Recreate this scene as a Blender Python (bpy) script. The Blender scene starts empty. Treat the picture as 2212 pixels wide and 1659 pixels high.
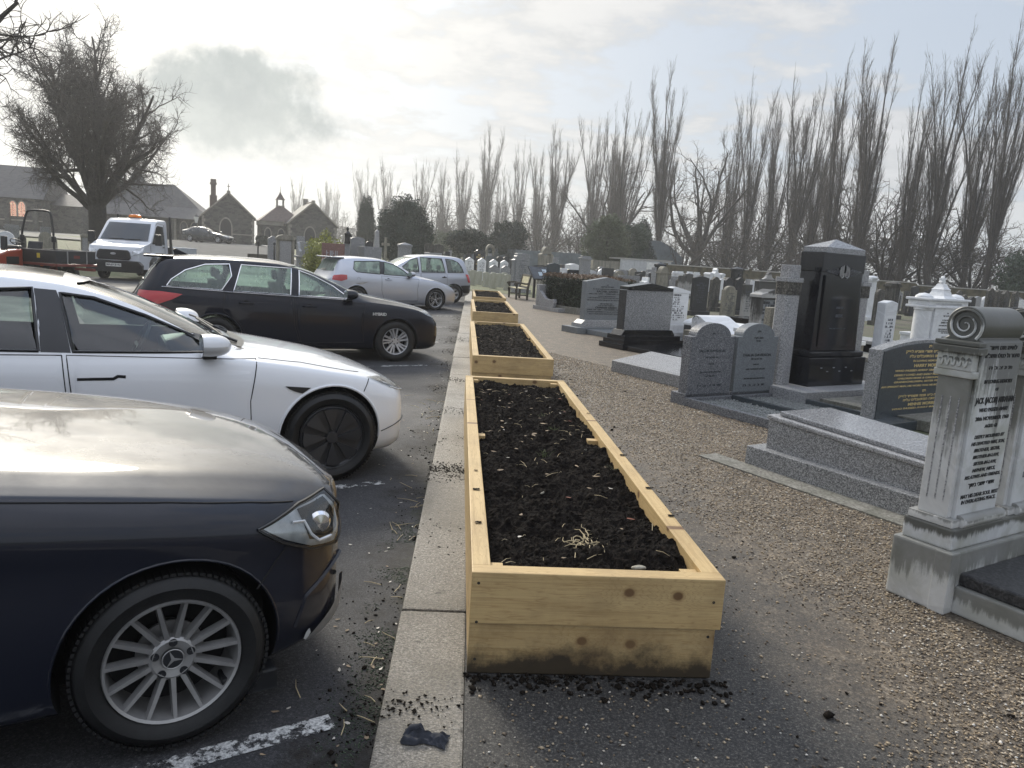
import bpy, bmesh, math, random
import numpy as np
from mathutils import Vector, Matrix, noise
R = math.radians
SC = bpy.context.scene
COL = SC.collection
PI = math.pi
GA = R(28.6)                      # bearing of the grave rows and parking bays

# ------------------------------------------------------------------ camera
cam_d = bpy.data.cameras.new("camera"); cam = bpy.data.objects.new("camera", cam_d); COL.objects.link(cam)
cam_d.sensor_fit = 'HORIZONTAL'; cam_d.sensor_width = 36.0; cam_d.lens = 36.0*1650/2212
cam_d.clip_start = 0.05; cam_d.clip_end = 3000
cp, cy, cr = R(9.348), R(3.4425), R(3.67)
fw = Vector((math.sin(cy)*math.cos(cp), math.cos(cy)*math.cos(cp), -math.sin(cp)))
rt = Vector((math.cos(cy), -math.sin(cy), 0)); up = rt.cross(fw)
rx = math.cos(cr)*rt + math.sin(cr)*up; uy = -math.sin(cr)*rt + math.cos(cr)*up
m3 = Matrix((rx, uy, -fw)).transposed()
cam.matrix_world = Matrix.Translation((0, 0, 1.62)) @ m3.to_4x4()
SC.camera = cam

# ------------------------------------------------------------------ world: hazy sky with broken cloud
SAZ, SEL = R(-24), R(31)          # sun bearing from +Y (clockwise) and height
W = bpy.data.worlds.new("World"); SC.world = W; W.use_nodes = True
nt = W.node_tree; nt.nodes.clear()
def N(t, **k):
    n = nt.nodes.new(t)
    for a, b in k.items():
        if a in ('operation', 'data_type', 'blend_type', 'sky_type', 'sun_disc', 'sun_elevation', 'sun_rotation', 'noise_dimensions', 'air_density', 'dust_density', 'clamp', 'use_clamp', 'interpolation_type', 'altitude', 'ozone_density'): setattr(n, a, b)
    return n
def lk(a, b): nt.links.new(a, b)
def mth(op, a, b=None, c=None, cl=False):
    n = N('ShaderNodeMath', operation=op); n.use_clamp = cl
    for i, x in enumerate((a, b, c)):
        if x is None: continue
        if isinstance(x, (int, float)): n.inputs[i].default_value = x
        else: lk(x, n.inputs[i])
    return n.outputs[0]
def mixc(f, a, b, bt='MIX'):
    n = N('ShaderNodeMix', data_type='RGBA', blend_type=bt)
    for s, x in ((0, f), (6, a), (7, b)):
        if isinstance(x, (int, float)): n.inputs[s].default_value = x
        elif isinstance(x, tuple): n.inputs[s].default_value = (*x, 1)
        else: lk(x, n.inputs[s])
    return n.outputs[2]
def smooth(v, a, b):
    n = N('ShaderNodeMapRange', interpolation_type='SMOOTHSTEP')
    lk(v, n.inputs[0]); n.inputs[1].default_value = a; n.inputs[2].default_value = b
    n.inputs[3].default_value = 0; n.inputs[4].default_value = 1
    return n.outputs[0]
sky = N('ShaderNodeTexSky', sky_type='NISHITA', sun_disc=False, sun_elevation=SEL, sun_rotation=SAZ, dust_density=2.0, air_density=1.0)
tc = N('ShaderNodeTexCoord'); sep = N('ShaderNodeSeparateXYZ'); lk(tc.outputs['Generated'], sep.inputs[0])
X, Y, Z = sep.outputs
az = mth('DEGREES', mth('ARCTAN2', X, Y)); el = mth('DEGREES', mth('ARCSINE', Z))
# cloud layer coordinates: a plane far overhead
zc = mth('ADD', mth('MAXIMUM', Z, 0.0), 0.14)
cmb = N('ShaderNodeCombineXYZ'); lk(mth('DIVIDE', X, zc), cmb.inputs[0]); lk(mth('DIVIDE', Y, zc), cmb.inputs[1])
def nz(vec, sc, det=6, rough=.55, dist=0.0):
    n = N('ShaderNodeTexNoise'); lk(vec, n.inputs['Vector']); n.inputs['Scale'].default_value = sc
    n.inputs['Detail'].default_value = det; n.inputs['Roughness'].default_value = rough; n.inputs['Distortion'].default_value = dist
    return n.outputs[0]
cv = cmb.outputs[0]
n1 = nz(cv, 0.75, 8, .55, .25); n2 = nz(cv, 2.6, 7, .6); n3 = nz(tc.outputs['Generated'], 16.0, 8, .6); n4 = nz(tc.outputs['Generated'], 7.0, 6, .5)
# angle to the sun
sd = Vector((math.sin(SAZ)*math.cos(SEL), math.cos(SAZ)*math.cos(SEL), math.sin(SEL)))
dt = N('ShaderNodeVectorMath'); dt.operation = 'DOT_PRODUCT'; lk(tc.outputs['Generated'], dt.inputs[0]); dt.inputs[1].default_value = sd
sang = mth('DEGREES', mth('ARCCOSINE', mth('MINIMUM', dt.outputs['Value'], 1.0)))
glow = mth('EXPONENT', mth('MULTIPLY', mth('POWER', mth('DIVIDE', sang, 17.0), 1.7), -1.0))
wide = mth('EXPONENT', mth('DIVIDE', sang, -30.0))
# clear air between the clouds (thin veil over the Nishita sky)
veil = mixc(wide, (3.9, 4.55, 5.5), (5.0, 5.3, 5.5))
clear = mixc(0.85, sky.outputs[0], veil)
# cloud body: pale, warm toward the sun and greyer below
cbright = mixc(wide, (5.3, 5.5, 5.9), (6.6, 6.3, 5.6))
cshade = mixc(wide, (3.5, 3.75, 4.15), (4.2, 4.3, 4.2))
cloud = mixc(smooth(mth('ADD', mth('MULTIPLY', n2, .6), mth('MULTIPLY', n1, .4)), .42, .58), cshade, cbright)
cover = smooth(mth('ADD', n1, mth('MULTIPLY', mth('SUBTRACT', n2, .5), .7)), .41, .53)
c0 = mixc(cover, clear, cloud)
# low sky near the horizon: bright milky haze, yellowish under the sun
hz = mth('EXPONENT', mth('DIVIDE', mth('MAXIMUM', el, 0.0), -4.5))
hcol = mixc(wide, (4.4, 4.75, 5.1), (7.0, 6.5, 5.2))
c1 = mixc(mth('MULTIPLY', hz, .75), c0, hcol)
# glare of the veiled sun
addg = N('ShaderNodeMix', data_type='RGBA', blend_type='ADD'); addg.inputs[0].default_value = 1
lk(c1, addg.inputs[6])
gl = N('ShaderNodeMix', data_type='RGBA', blend_type='MIX'); lk(glow, gl.inputs[0]); gl.inputs[6].default_value = (0, 0, 0, 1); gl.inputs[7].default_value = (8, 7.4, 6.2, 1)
core = mth('EXPONENT', mth('MULTIPLY', mth('POWER', mth('DIVIDE', sang, 8.5), 2.0), -1.0))      # the veiled sun itself, above the frame
cr_ = mixc(core, (0, 0, 0), (62, 57, 47)); lk(mixc(1.0, gl.outputs[2], cr_, 'ADD'), addg.inputs[7])
# the one heavy grey cloud beside the sun
du = mth('DIVIDE', mth('ADD', az, 16.2), 6.6); dv = mth('DIVIDE', mth('SUBTRACT', el, 8.7), 3.5)
rr = mth('SQRT', mth('ADD', mth('MULTIPLY', du, du), mth('MULTIPLY', dv, dv)))
edge = mth('ADD', rr, mth('ADD', mth('MULTIPLY', mth('SUBTRACT', n3, .5), 1.5), mth('MULTIPLY', mth('SUBTRACT', n4, .5), 1.8)))
dk = mth('SUBTRACT', 1.0, smooth(edge, .66, 1.25))
dcol = mixc(smooth(n3, .3, .7), (2.3, 2.7, 2.8), (3.6, 4.0, 3.9))
c2 = mixc(mth('MULTIPLY', dk, .97), addg.outputs[2], dcol)
# unseen sky overhead, brightened to throw more light on the foreground
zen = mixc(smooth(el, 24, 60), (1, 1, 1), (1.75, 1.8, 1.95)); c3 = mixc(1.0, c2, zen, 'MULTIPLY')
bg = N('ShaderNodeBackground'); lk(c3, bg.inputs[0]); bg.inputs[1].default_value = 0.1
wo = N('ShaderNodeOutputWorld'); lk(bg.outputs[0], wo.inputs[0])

# ------------------------------------------------------------------ sun behind thin cloud
sun_d = bpy.data.lights.new("sun", 'SUN'); sun_d.energy = 2.1; sun_d.angle = R(16); sun_d.color = (1.0, .93, .80)
sun = bpy.data.objects.new("sun", sun_d); COL.objects.link(sun)
sun.rotation_euler = (-sd).to_track_quat('-Z', 'Y').to_euler()

SC.view_settings.view_transform = 'Standard'; SC.view_settings.look = 'None'
SC.view_settings.exposure = 0.4; SC.view_settings.gamma = 1; SC.view_settings.use_curve_mapping = False
SC.cycles.max_bounces = 8; SC.cycles.transparent_max_bounces = 24; SC.cycles.transmission_bounces = 8
SC.cycles.volume_bounces = 1; SC.cycles.use_denoising = True
SC.cycles.sample_clamp_indirect = 6

# ================================================================== helpers
def tag(o, label=None, cat=None, group=None, kind=None):
    for k, v in (('label', label), ('category', cat), ('group', group), ('kind', kind)):
        if v: o[k] = v
    return o
def empty(name, loc=(0, 0, 0), rz=0, label=None, cat=None, group=None):
    o = bpy.data.objects.new(name, None); COL.objects.link(o)
    o.location = loc; o.rotation_euler = (0, 0, rz); o.empty_display_size = .2
    return tag(o, label, cat, group)
def copy_tree(o, parent=None, keep=True):
    c = o.copy(); COL.objects.link(c)
    if parent is not None: c.parent = parent
    for ch in list(o.children): copy_tree(ch, c)
    return c
def kids(o):
    out = []
    for ch in o.children: out.append(ch); out += kids(ch)
    return out

class MB:
    """mesh builder"""
    def __init__(s): s.v = []; s.f = []; s.mi = []; s.m = 0
    def add(s, vs, fs):
        n = len(s.v); s.v += [tuple(p) for p in vs]; s.f += [tuple(i+n for i in q) for q in fs]; s.mi += [s.m]*len(fs); return s
    def box(s, x0, x1, y0, y1, z0, z1, M=None):
        vs = [(x, y, z) for z in (z0, z1) for y in (y0, y1) for x in (x0, x1)]
        if M is not None: vs = [M @ Vector(p) for p in vs]
        return s.add(vs, [(0, 2, 3, 1), (4, 5, 7, 6), (0, 1, 5, 4), (2, 6, 7, 3), (0, 4, 6, 2), (1, 3, 7, 5)])
    def prism(s, poly, h0, h1, axis='y', M=None, taper=1.0):
        """closed outline (ccw) extruded along an axis; poly in the other two"""
        n = len(poly)
        def P(a, b, h, k=1.0):
            a, b = a*k, b*k
            return (a, h, b) if axis == 'y' else ((h, a, b) if axis == 'x' else (a, b, h))
        vs = [P(a, b, h0) for a, b in poly] + [P(a, b, h1, taper) for a, b in poly]
        if M is not None: vs = [M @ Vector(p) for p in vs]
        fs = [tuple(range(n)), tuple(range(2*n-1, n-1, -1))] + [(i, n+i, n+(i+1) % n, (i+1) % n) for i in range(n)]
        return s.add(vs, fs)
    def tube(s, pts, rad, n=8, cap=True, closed=False):
        pts = [Vector(p) for p in pts]; k = len(pts)
        if isinstance(rad, (int, float)): rad = [rad]*k
        vs = []; u = None
        for i, p in enumerate(pts):
            a = pts[i-1] if i else (pts[-1] if closed else pts[0]); b = pts[(i+1) % k] if (i < k-1 or closed) else pts[-1]
            t = (b-a)
            t = t.normalized() if t.length > 1e-9 else Vector((0, 0, 1))
            if u is None: u = t.orthogonal().normalized()
            u = (u - t*u.dot(t)); u = u.normalized() if u.length > 1e-6 else t.orthogonal().normalized()
            w = t.cross(u)
            vs += [p + rad[i]*(math.cos(2*PI*j/n)*u + math.sin(2*PI*j/n)*w) for j in range(n)]
        fs = []
        for i in range(k if closed else k-1):
            i2 = (i+1) % k
            fs += [(i*n+j, i*n+(j+1) % n, i2*n+(j+1) % n, i2*n+j) for j in range(n)]
        if cap and not closed: fs += [tuple(range(n-1, -1, -1)), tuple((k-1)*n+j for j in range(n))]
        return s.add(vs, fs)
    def lathe(s, prof, n=24, axis='z', M=None, a0=0, a1=2*PI):
        """prof: list of (r, h)"""
        full = abs(a1-a0-2*PI) < 1e-6; k = len(prof); cols = n if full else n+1; vs = []
        for j in range(cols):
            a = a0+(a1-a0)*j/n
            for r, h in prof:
                c, d = r*math.cos(a), r*math.sin(a)
                vs.append((c, d, h) if axis == 'z' else ((c, h, d) if axis == 'y' else (h, c, d)))
        if M is not None: vs = [M @ Vector(p) for p in vs]
        fs = [(j*k+i, ((j+1) % cols)*k+i, ((j+1) % cols)*k+i+1, j*k+i+1) for j in range(n) for i in range(k-1)]
        return s.add(vs, fs)
    def grid(s, fn, nu, nv):
        vs = [fn(i/nu, j/nv) for i in range(nu+1) for j in range(nv+1)]
        fs = [(i*(nv+1)+j, (i+1)*(nv+1)+j, (i+1)*(nv+1)+j+1, i*(nv+1)+j+1) for i in range(nu) for j in range(nv)]
        return s.add(vs, fs)
    def build(s, name, mats, parent=None, smooth=False, bevel=0, seg=2, sharp=35, loc=None, rz=0, fix=True, weld=False):
        me = bpy.data.meshes.new(name); me.from_pydata(s.v, [], s.f)
        if not isinstance(mats, (list, tuple)): mats = [mats]
        for m in mats: me.materials.append(m)
        if len(mats) > 1: me.polygons.foreach_set('material_index', s.mi)
        if fix or bevel or weld:
            bm = bmesh.new(); bm.from_mesh(me)
            if weld: bmesh.ops.remove_doubles(bm, verts=bm.verts, dist=1e-5)
            if fix: bmesh.ops.recalc_face_normals(bm, faces=bm.faces)
            if bevel:
                es = [e for e in bm.edges if len(e.link_faces) == 2 and e.calc_face_angle(0) > R(30)]
                bmesh.ops.bevel(bm, geom=es, offset=bevel, segments=seg, affect='EDGES', profile=.6, clamp_overlap=True)
            bm.to_mesh(me); bm.free()
        if smooth: me.shade_smooth(); me.set_sharp_from_angle(angle=R(sharp))
        o = bpy.data.objects.new(name, me); COL.objects.link(o)
        if parent is not None: o.parent = parent
        if loc is not None: o.location = loc
        if rz: o.rotation_euler = (0, 0, rz)
        return o
def np_mesh(name, verts, faces, mats, parent=None, smooth=False, mi=None):
    """fast build from numpy; faces (k,3) or (k,4)"""
    me = bpy.data.meshes.new(name); k, n = faces.shape
    me.vertices.add(len(verts)); me.vertices.foreach_set('co', np.ascontiguousarray(verts, np.float32).ravel())
    me.loops.add(k*n); me.loops.foreach_set('vertex_index', np.ascontiguousarray(faces, np.int32).ravel())
    me.polygons.add(k); me.polygons.foreach_set('loop_start', np.arange(0, k*n, n, dtype=np.int32))
    for m in (mats if isinstance(mats, (list, tuple)) else [mats]): me.materials.append(m)
    if mi is not None: me.polygons.foreach_set('material_index', np.ascontiguousarray(mi, np.int32))
    me.update(calc_edges=True); me.validate()
    if smooth: me.shade_smooth()
    o = bpy.data.objects.new(name, me); COL.objects.link(o)
    if parent is not None: o.parent = parent
    return o
def apply_mods(o):
    dg = bpy.context.evaluated_depsgraph_get(); dg.update()
    me = bpy.data.meshes.new_from_object(o.evaluated_get(dg)); o.modifiers.clear(); o.data = me; return o
def kill(o): bpy.data.objects.remove(o, do_unlink=True)
def text_mesh(name, body, size, m, parent, loc, rot=(PI/2, 0, 0), align='CENTER', extrude=.001, sx=1.0, shear=0.0, bold=0.0):
    cu = bpy.data.curves.new(name, 'FONT'); cu.body = body; cu.size = size; cu.align_x = align; cu.align_y = 'CENTER'
    cu.extrude = extrude; cu.shear = shear; cu.offset = bold; cu.resolution_u = 3
    t = bpy.data.objects.new(name, cu); COL.objects.link(t)
    dg = bpy.context.evaluated_depsgraph_get(); me = bpy.data.meshes.new_from_object(t.evaluated_get(dg)); kill(t)
    me.materials.clear(); me.materials.append(m)
    o = bpy.data.objects.new(name, me); COL.objects.link(o); o.parent = parent; o.location = loc; o.rotation_euler = rot; o.scale = (sx, 1, 1)
    return o
def join_meshes(name, objs, parent):
    """several small meshes of one part -> one mesh"""
    bm = bmesh.new(); mats = []
    for o in objs:
        if o.data.materials and o.data.materials[0] not in mats: mats.append(o.data.materials[0])
        b0 = len(bm.faces); me = o.data.copy(); me.transform(o.matrix_basis); bm.from_mesh(me); bm.faces.ensure_lookup_table()
        ix = mats.index(o.data.materials[0]) if o.data.materials else 0
        for f in bm.faces[b0:]: f.material_index = ix
    me = bpy.data.meshes.new(name); bm.to_mesh(me); bm.free()
    for m in mats: me.materials.append(m)
    for o in objs: kill(o)
    o = bpy.data.objects.new(name, me); COL.objects.link(o); o.parent = parent; return o

# ================================================================== materials
class NT:
    def __init__(s, name):
        s.mat = bpy.data.materials.new(name); s.mat.use_nodes = True; s.t = s.mat.node_tree; s.t.nodes.clear()
        s.out = s.t.nodes.new('ShaderNodeOutputMaterial'); s.b = s.t.nodes.new('ShaderNodeBsdfPrincipled')
        s.t.links.new(s.b.outputs[0], s.out.inputs[0]); s.tc = s.t.nodes.new('ShaderNodeTexCoord')
    def l(s, a, b): s.t.links.new(a, b)
    def put(s, sock, x):
        if isinstance(x, (int, float)): sock.default_value = x
        elif isinstance(x, tuple): sock.default_value = (*x, 1) if len(x) == 3 and sock.type == 'RGBA' else x
        else: s.l(x, sock)
    def co(s, scale=(1, 1, 1), kind='Object', rot=(0, 0, 0)):
        m = s.t.nodes.new('ShaderNodeMapping'); s.l(s.tc.outputs[kind], m.inputs[0]); m.inputs['Scale'].default_value = scale; m.inputs['Rotation'].default_value = rot
        return m.outputs[0]
    def noise(s, sc, det=4, rough=.5, co=None, dist=0, col=False):
        n = s.t.nodes.new('ShaderNodeTexNoise'); n.inputs['Scale'].default_value = sc; n.inputs['Detail'].default_value = det
        n.inputs['Roughness'].default_value = rough; n.inputs['Distortion'].default_value = dist
        s.l(co if co is not None else s.tc.outputs['Object'], n.inputs[0]); return n.outputs[1 if col else 0]
    def voro(s, sc, co=None, feat='F1', out=0, rnd=1):
        n = s.t.nodes.new('ShaderNodeTexVoronoi'); n.feature = feat; n.inputs['Scale'].default_value = sc; n.inputs['Randomness'].default_value = rnd
        s.l(co if co is not None else s.tc.outputs['Object'], n.inputs[0]); return n.outputs[out]
    def ramp(s, v, *st, interp='LINEAR'):
        r = s.t.nodes.new('ShaderNodeValToRGB'); s.l(v, r.inputs[0]); e = r.color_ramp.elements; r.color_ramp.interpolation = interp
        while len(e) < len(st): e.new(.5)
        for i, (p, c) in enumerate(st):
            e[i].position = p; c = (c, c, c) if isinstance(c, (int, float)) else c; e[i].color = (*c, 1)
        return r.outputs[0]
    def mix(s, f, a, b, bt='MIX'):
        n = s.t.nodes.new('ShaderNodeMix'); n.data_type = 'RGBA'; n.blend_type = bt
        s.put(n.inputs[0], f); s.put(n.inputs[6], a); s.put(n.inputs[7], b); return n.outputs[2]
    def math(s, op, a, b=0.0, cl=False):
        n = s.t.nodes.new('ShaderNodeMath'); n.operation = op; n.use_clamp = cl; s.put(n.inputs[0], a); s.put(n.inputs[1], b); return n.outputs[0]
    def xyz(s, kind='Object'):
        n = s.t.nodes.new('ShaderNodeSeparateXYZ'); s.l(s.tc.outputs[kind], n.inputs[0]); return n.outputs
    def bump(s, h, st=.3, d=.01, prev=None):
        n = s.t.nodes.new('ShaderNodeBump'); n.inputs['Strength'].default_value = st; n.inputs['Distance'].default_value = d
        s.l(h, n.inputs['Height'])
        if prev is not None: s.l(prev, n.inputs['Normal'])
        s.l(n.outputs[0], s.b.inputs['Normal']); return n.outputs[0]
    def done(s, col=None, rough=None, metal=None, **k):
        if col is not None: s.put(s.b.inputs['Base Color'], col)
        if rough is not None: s.put(s.b.inputs['Roughness'], rough)
        if metal is not None: s.put(s.b.inputs['Metallic'], metal)
        for a, b in k.items(): s.put(s.b.inputs[a.replace('_', ' ')], b)
        return s.mat

def plain(name, c, rough=.5, metal=0.0, var=.12, sc=6, bump=0, **k):
    n = NT(name); v = n.noise(sc, 4)
    lo = tuple(max(0, x*(1-var)) for x in c); hi = tuple(x*(1+var) for x in c)
    if bump: n.bump(n.noise(sc*8, 3), bump, .004)
    return n.done(n.ramp(v, (.3, lo), (.7, hi)), rough, metal, **k)

def granite(name, c, dark=None, light=None, sc=140, rough=.45, amt=1.0, stain=0.0, stc=(.05, .05, .04)):
    """speckled stone; weathering streaks and blotches are real stains"""
    n = NT(name); dark = dark or tuple(x*.45 for x in c); light = light or tuple(min(.8, x*1.5) for x in c)
    a = n.noise(sc, 2, .7); b = n.voro(sc*.9, out=1)
    sepb = n.math('MULTIPLY', b, 1.0)
    sp = n.math('ADD', n.math('MULTIPLY', a, .65), n.math('MULTIPLY', sepb, .35))
    col = n.ramp(sp, (.36, dark), (.5, c), (.64, light))
    big = n.noise(2.2, 5, .6); col = n.mix(n.ramp(big, (.35, 0.0), (.75, .28)), col, tuple(x*.6 for x in c))
    if stain:
        co = n.co((5, 5, .9)); st = n.noise(1.3, 6, .65, co)
        x = n.xyz('Generated')[2]
        f = n.math('MULTIPLY', n.ramp(st, (.42, 0.0), (.62, 1.0)), stain)
        col = n.mix(f, col, stc)
    n.bump(a, .12, .002)
    return n.done(col, rough)

def marble(name, stain=0.0, c=(.72, .73, .74), stc=(.05, .05, .038), green=0.0, top=True):
    n = NT(name); v = n.noise(1.8, 7, .62, dist=1.6)
    col = n.ramp(v, (.38, c), (.5, tuple(x*.86 for x in c)), (.54, c), (.66, tuple(x*.93 for x in c)))
    if stain:
        co = n.co((17, 17, 1.3)); a = n.noise(1.4, 7, .75, co); b = n.noise(2.1, 6, .65)
        z = n.xyz('Generated')[2]
        w = n.math('MULTIPLY', n.math('ADD', a, b), .5)
        thr = n.math('ADD', w, n.math('MULTIPLY', n.math('SUBTRACT', z, .5), .42 if top else 0.0))
        f = n.math('MULTIPLY', n.ramp(thr, (.49, 0.0), (.57, 1.0)), stain*.9)
        if green:
            g = n.ramp(n.noise(3, 5, .6), (.42, 0.0), (.6, green)); col = n.mix(g, col, (.20, .20, .12))
        col = n.mix(f, col, stc)
    n.bump(n.noise(60, 3), .05, .002)
    return n.done(col, .38)

M = {}
def build_materials():
    # asphalt
    n = NT('asphalt'); a = n.voro(150); b = n.noise(95, 4, .9); c = n.noise(.7, 6, .6); d = n.voro(60, out=1)
    col = n.ramp(b, (.32, (.014, .0145, .016)), (.53, (.05, .05, .054)), (.72, (.20, .20, .20)))
    col = n.mix(n.ramp(c, (.35, 0.0), (.7, .5)), col, (.030, .031, .035))
    col = n.mix(n.ramp(n.noise(55, 3, .7), (.70, 0.0), (.76, .8)), col, (.22, .20, .17))
    ax = n.xyz(); dd = n.math('ADD', n.math('MULTIPLY', ax[0], 1.15), n.math('MULTIPLY', n.noise(2.3, 7, .7), 1.5))      # washed-in soil along the kerb
    dn = n.math('MULTIPLY', n.ramp(dd, (.16, 0.0), (.42, 1.0)), n.ramp(n.noise(22, 5, .8), (.38, .45), (.54, 1.0)))
    col = n.mix(dn, col, n.ramp(n.noise(70, 4, .8), (.35, (.004, .0035, .003)), (.6, (.018, .014, .010)), (.75, (.06, .048, .034))))
    gm = n.math('MULTIPLY', n.ramp(n.math('ADD', n.math('MULTIPLY', ax[0], 1.6), n.math('MULTIPLY', n.noise(3.4, 6, .7), 1.2)), (.16, 0.0), (.26, 1.0)), n.ramp(n.noise(30, 3, .7), (.45, 0.0), (.6, .7)))
    col = n.mix(gm, col, (.030, .036, .014))
    bb = n.bump(n.noise(170, 3, .8), .8, .006); n.bump(n.noise(1.3, 4), .4, .03, bb)
    M['asphalt'] = n.done(n.mix(.12, col, (.02, .02, .022)), n.ramp(c, (.3, .58), (.7, .85)), Specular_IOR_Level=.35)
    M['tarmac'] = plain('dry_tarmac', (.085, .085, .08), .95, var=.25, sc=1.2)
    # worn white paint
    n = NT('bay_paint'); w = n.noise(22, 6, .75); e = n.noise(3, 4, .6)
    f = n.ramp(n.math('ADD', n.math('MULTIPLY', w, .6), n.math('MULTIPLY', e, .4)), (.475, 0.0), (.53, 1.0))
    tr = n.t.nodes.new('ShaderNodeBsdfTransparent'); mx = n.t.nodes.new('ShaderNodeMixShader')
    n.l(f, mx.inputs[0]); n.l(tr.outputs[0], mx.inputs[1]); n.l(n.b.outputs[0], mx.inputs[2]); n.l(mx.outputs[0], n.out.inputs[0])
    M['paintline'] = n.done(n.ramp(n.noise(90, 3, .7), (.35, (.25, .25, .25)), (.6, (.62, .62, .6))), .6)
    # gravel base under the loose stones
    n = NT('gravel'); v = n.voro(95, out=1); v2 = n.voro(95); e = n.noise(.8, 5, .6)
    col = n.ramp(v, (0, (.04, .034, .028)), (.35, (.18, .135, .088)), (.65, (.31, .24, .16)), (.92, (.50, .42, .32)), (1, (.6, .56, .48)))
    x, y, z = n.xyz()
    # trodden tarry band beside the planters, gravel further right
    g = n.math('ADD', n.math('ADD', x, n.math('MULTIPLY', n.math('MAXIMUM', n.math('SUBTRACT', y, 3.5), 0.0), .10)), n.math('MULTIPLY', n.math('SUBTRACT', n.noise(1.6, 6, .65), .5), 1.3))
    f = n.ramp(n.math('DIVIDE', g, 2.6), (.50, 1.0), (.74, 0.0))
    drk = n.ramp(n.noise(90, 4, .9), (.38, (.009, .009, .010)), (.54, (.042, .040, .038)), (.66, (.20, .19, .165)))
    col = n.mix(n.ramp(n.noise(5, 7, .8), (.40, .7), (.62, 0.0)), col, (.05, .042, .034)); col = n.mix(n.ramp(n.noise(24, 5, .9), (.40, .8), (.54, 0.0)), col, (.05, .04, .03)); col = n.mix(.16, col, (.03, .025, .02))  # last mix: even darkening stands in for shade between the stones
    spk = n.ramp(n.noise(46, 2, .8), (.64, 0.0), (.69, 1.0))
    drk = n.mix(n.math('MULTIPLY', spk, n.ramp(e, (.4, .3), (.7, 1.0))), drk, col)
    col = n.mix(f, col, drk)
    n.bump(n.noise(150, 4, .8), .9, .007)
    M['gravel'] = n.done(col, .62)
    n = NT('pebble'); v = n.t.nodes.new('ShaderNodeObjectInfo')
    vc = n.t.nodes.new('ShaderNodeAttribute'); vc.attribute_name = 'tint'
    col = n.ramp(vc.outputs['Fac'], (0, (.04, .033, .027)), (.2, (.12, .088, .058)), (.5, (.26, .195, .122)), (.75, (.39, .305, .20)), (.93, (.52, .45, .35)), (1, (.65, .62, .56)))
    M['pebble'] = n.done(col, .5)
    # kerb granite
    n = NT('kerb'); a = n.noise(95, 4, .65, n.co((.7, 1.3, 1))); b = n.noise(150, 2, .8); c = n.noise(1.4, 6, .65)
    col = n.ramp(b, (.35, (.15, .135, .112)), (.52, (.31, .28, .235)), (.7, (.55, .51, .45)))
    col = n.mix(n.ramp(c, (.42, 0.0), (.66, .7)), col, (.12, .105, .075))
    col = n.mix(n.ramp(a, (.34, .8), (.56, 0.0)), col, (.085, .08, .07))  # hollows of the ripple bump darkened in colour, standing in for grazing shade
    col = n.mix(n.ramp(n.noise(9, 6, .75), (.60, 0.0), (.68, .75)), col, (.028, .024, .02))
    n.bump(a, 1.0, .012); M['kerb'] = n.done(col, .5)
    # soil
    n = NT('soil'); a = n.noise(34, 8, .72); b = n.noise(7, 4)
    col = n.ramp(a, (.34, (.0035, .003, .0026)), (.56, (.013, .010, .008)), (.74, (.045, .033, .024)))
    n.bump(a, 1.0, .02); M['soil'] = n.done(col, .95, Specular_IOR_Level=.12)
    M['clod'] = plain('clod', (.0135, .0105, .008), .95, var=.6, sc=40, bump=.8, Specular_IOR_Level=.12)
    # planter timber: treated softwood, knots and grain along X of the part
    def wood(name, dirty=0.0, axis=0, warm=1.0):
        n = NT(name); s = [14, 14, 14]; s[axis] = .8
        X_ = n.xyz(); oi = n.t.nodes.new('ShaderNodeObjectInfo'); cb = n.t.nodes.new('ShaderNodeCombineXYZ'); n.l(n.math('ADD', n.math('MULTIPLY', X_[0 if axis == 0 else 1], 3.1), n.math('MULTIPLY', oi.outputs['Random'], 37.0)), cb.inputs[0]); n.l(n.math('MULTIPLY', X_[2], 3.6), cb.inputs[1])
        vn = n.t.nodes.new('ShaderNodeTexVoronoi'); vn.voronoi_dimensions = '2D'; vn.inputs['Scale'].default_value = 1.0; n.l(cb.outputs[0], vn.inputs[0]); kv = n.math('ADD', vn.outputs[0], n.math('MULTIPLY', n.math('LESS_THAN', vn.outputs[1], .48), 1.0))
        dd = n.math('MULTIPLY', n.ramp(kv, (.0, 1.0), (.34, 0.0)), 1.0)
        g = n.noise(2.2, 3, .5, n.co(tuple(s)), .3)
        ring = n.math('FRACT', n.math('MULTIPLY', n.math('ADD', g, n.math('MULTIPLY', dd, .5)), 9.0))
        line = n.ramp(ring, (0, 0.0), (.7, .12), (.9, .75), (1, .1))
        base = n.ramp(n.noise(1.4, 4, .6, n.co(tuple(x*.25 for x in s))), (.3, (.48*warm, .325*warm, .14*warm)), (.55, (.57*warm, .415*warm, .20*warm)), (.75, (.63*warm, .49*warm, .27*warm)))
        stk = n.noise(1.0, 4, .7, n.co(tuple(1.3 if i == axis else 75 for i in range(3))), .2)
        base = n.mix(n.ramp(stk, (.36, .55), (.52, 0.0)), base, (.36, .235, .095))
        col = n.mix(n.math('MULTIPLY', line, .55), base, (.27, .15, .05))
        col = n.mix(n.ramp(kv, (.050, 1.0), (.072, 0.0)), col, (.045, .02, .01))
        col = n.mix(n.ramp(kv, (.060, .5), (.11, 0.0)), col, (.24, .13, .05))
        sm = n.noise(3.2, 6, .7)
        col = n.mix(n.math('MULTIPLY', n.ramp(sm, (.46, 0.0), (.72, 1.0)), .28+.5*dirty), col, (.19, .12, .055))
        if dirty > .5:
            z = n.xyz()[2]; w = n.math('SUBTRACT', n.math('MULTIPLY', n.noise(4.5, 6, .75), .30), z)
            col = n.mix(n.ramp(w, (.03, 0.0), (.115, .93)), col, (.022, .017, .012))
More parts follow.
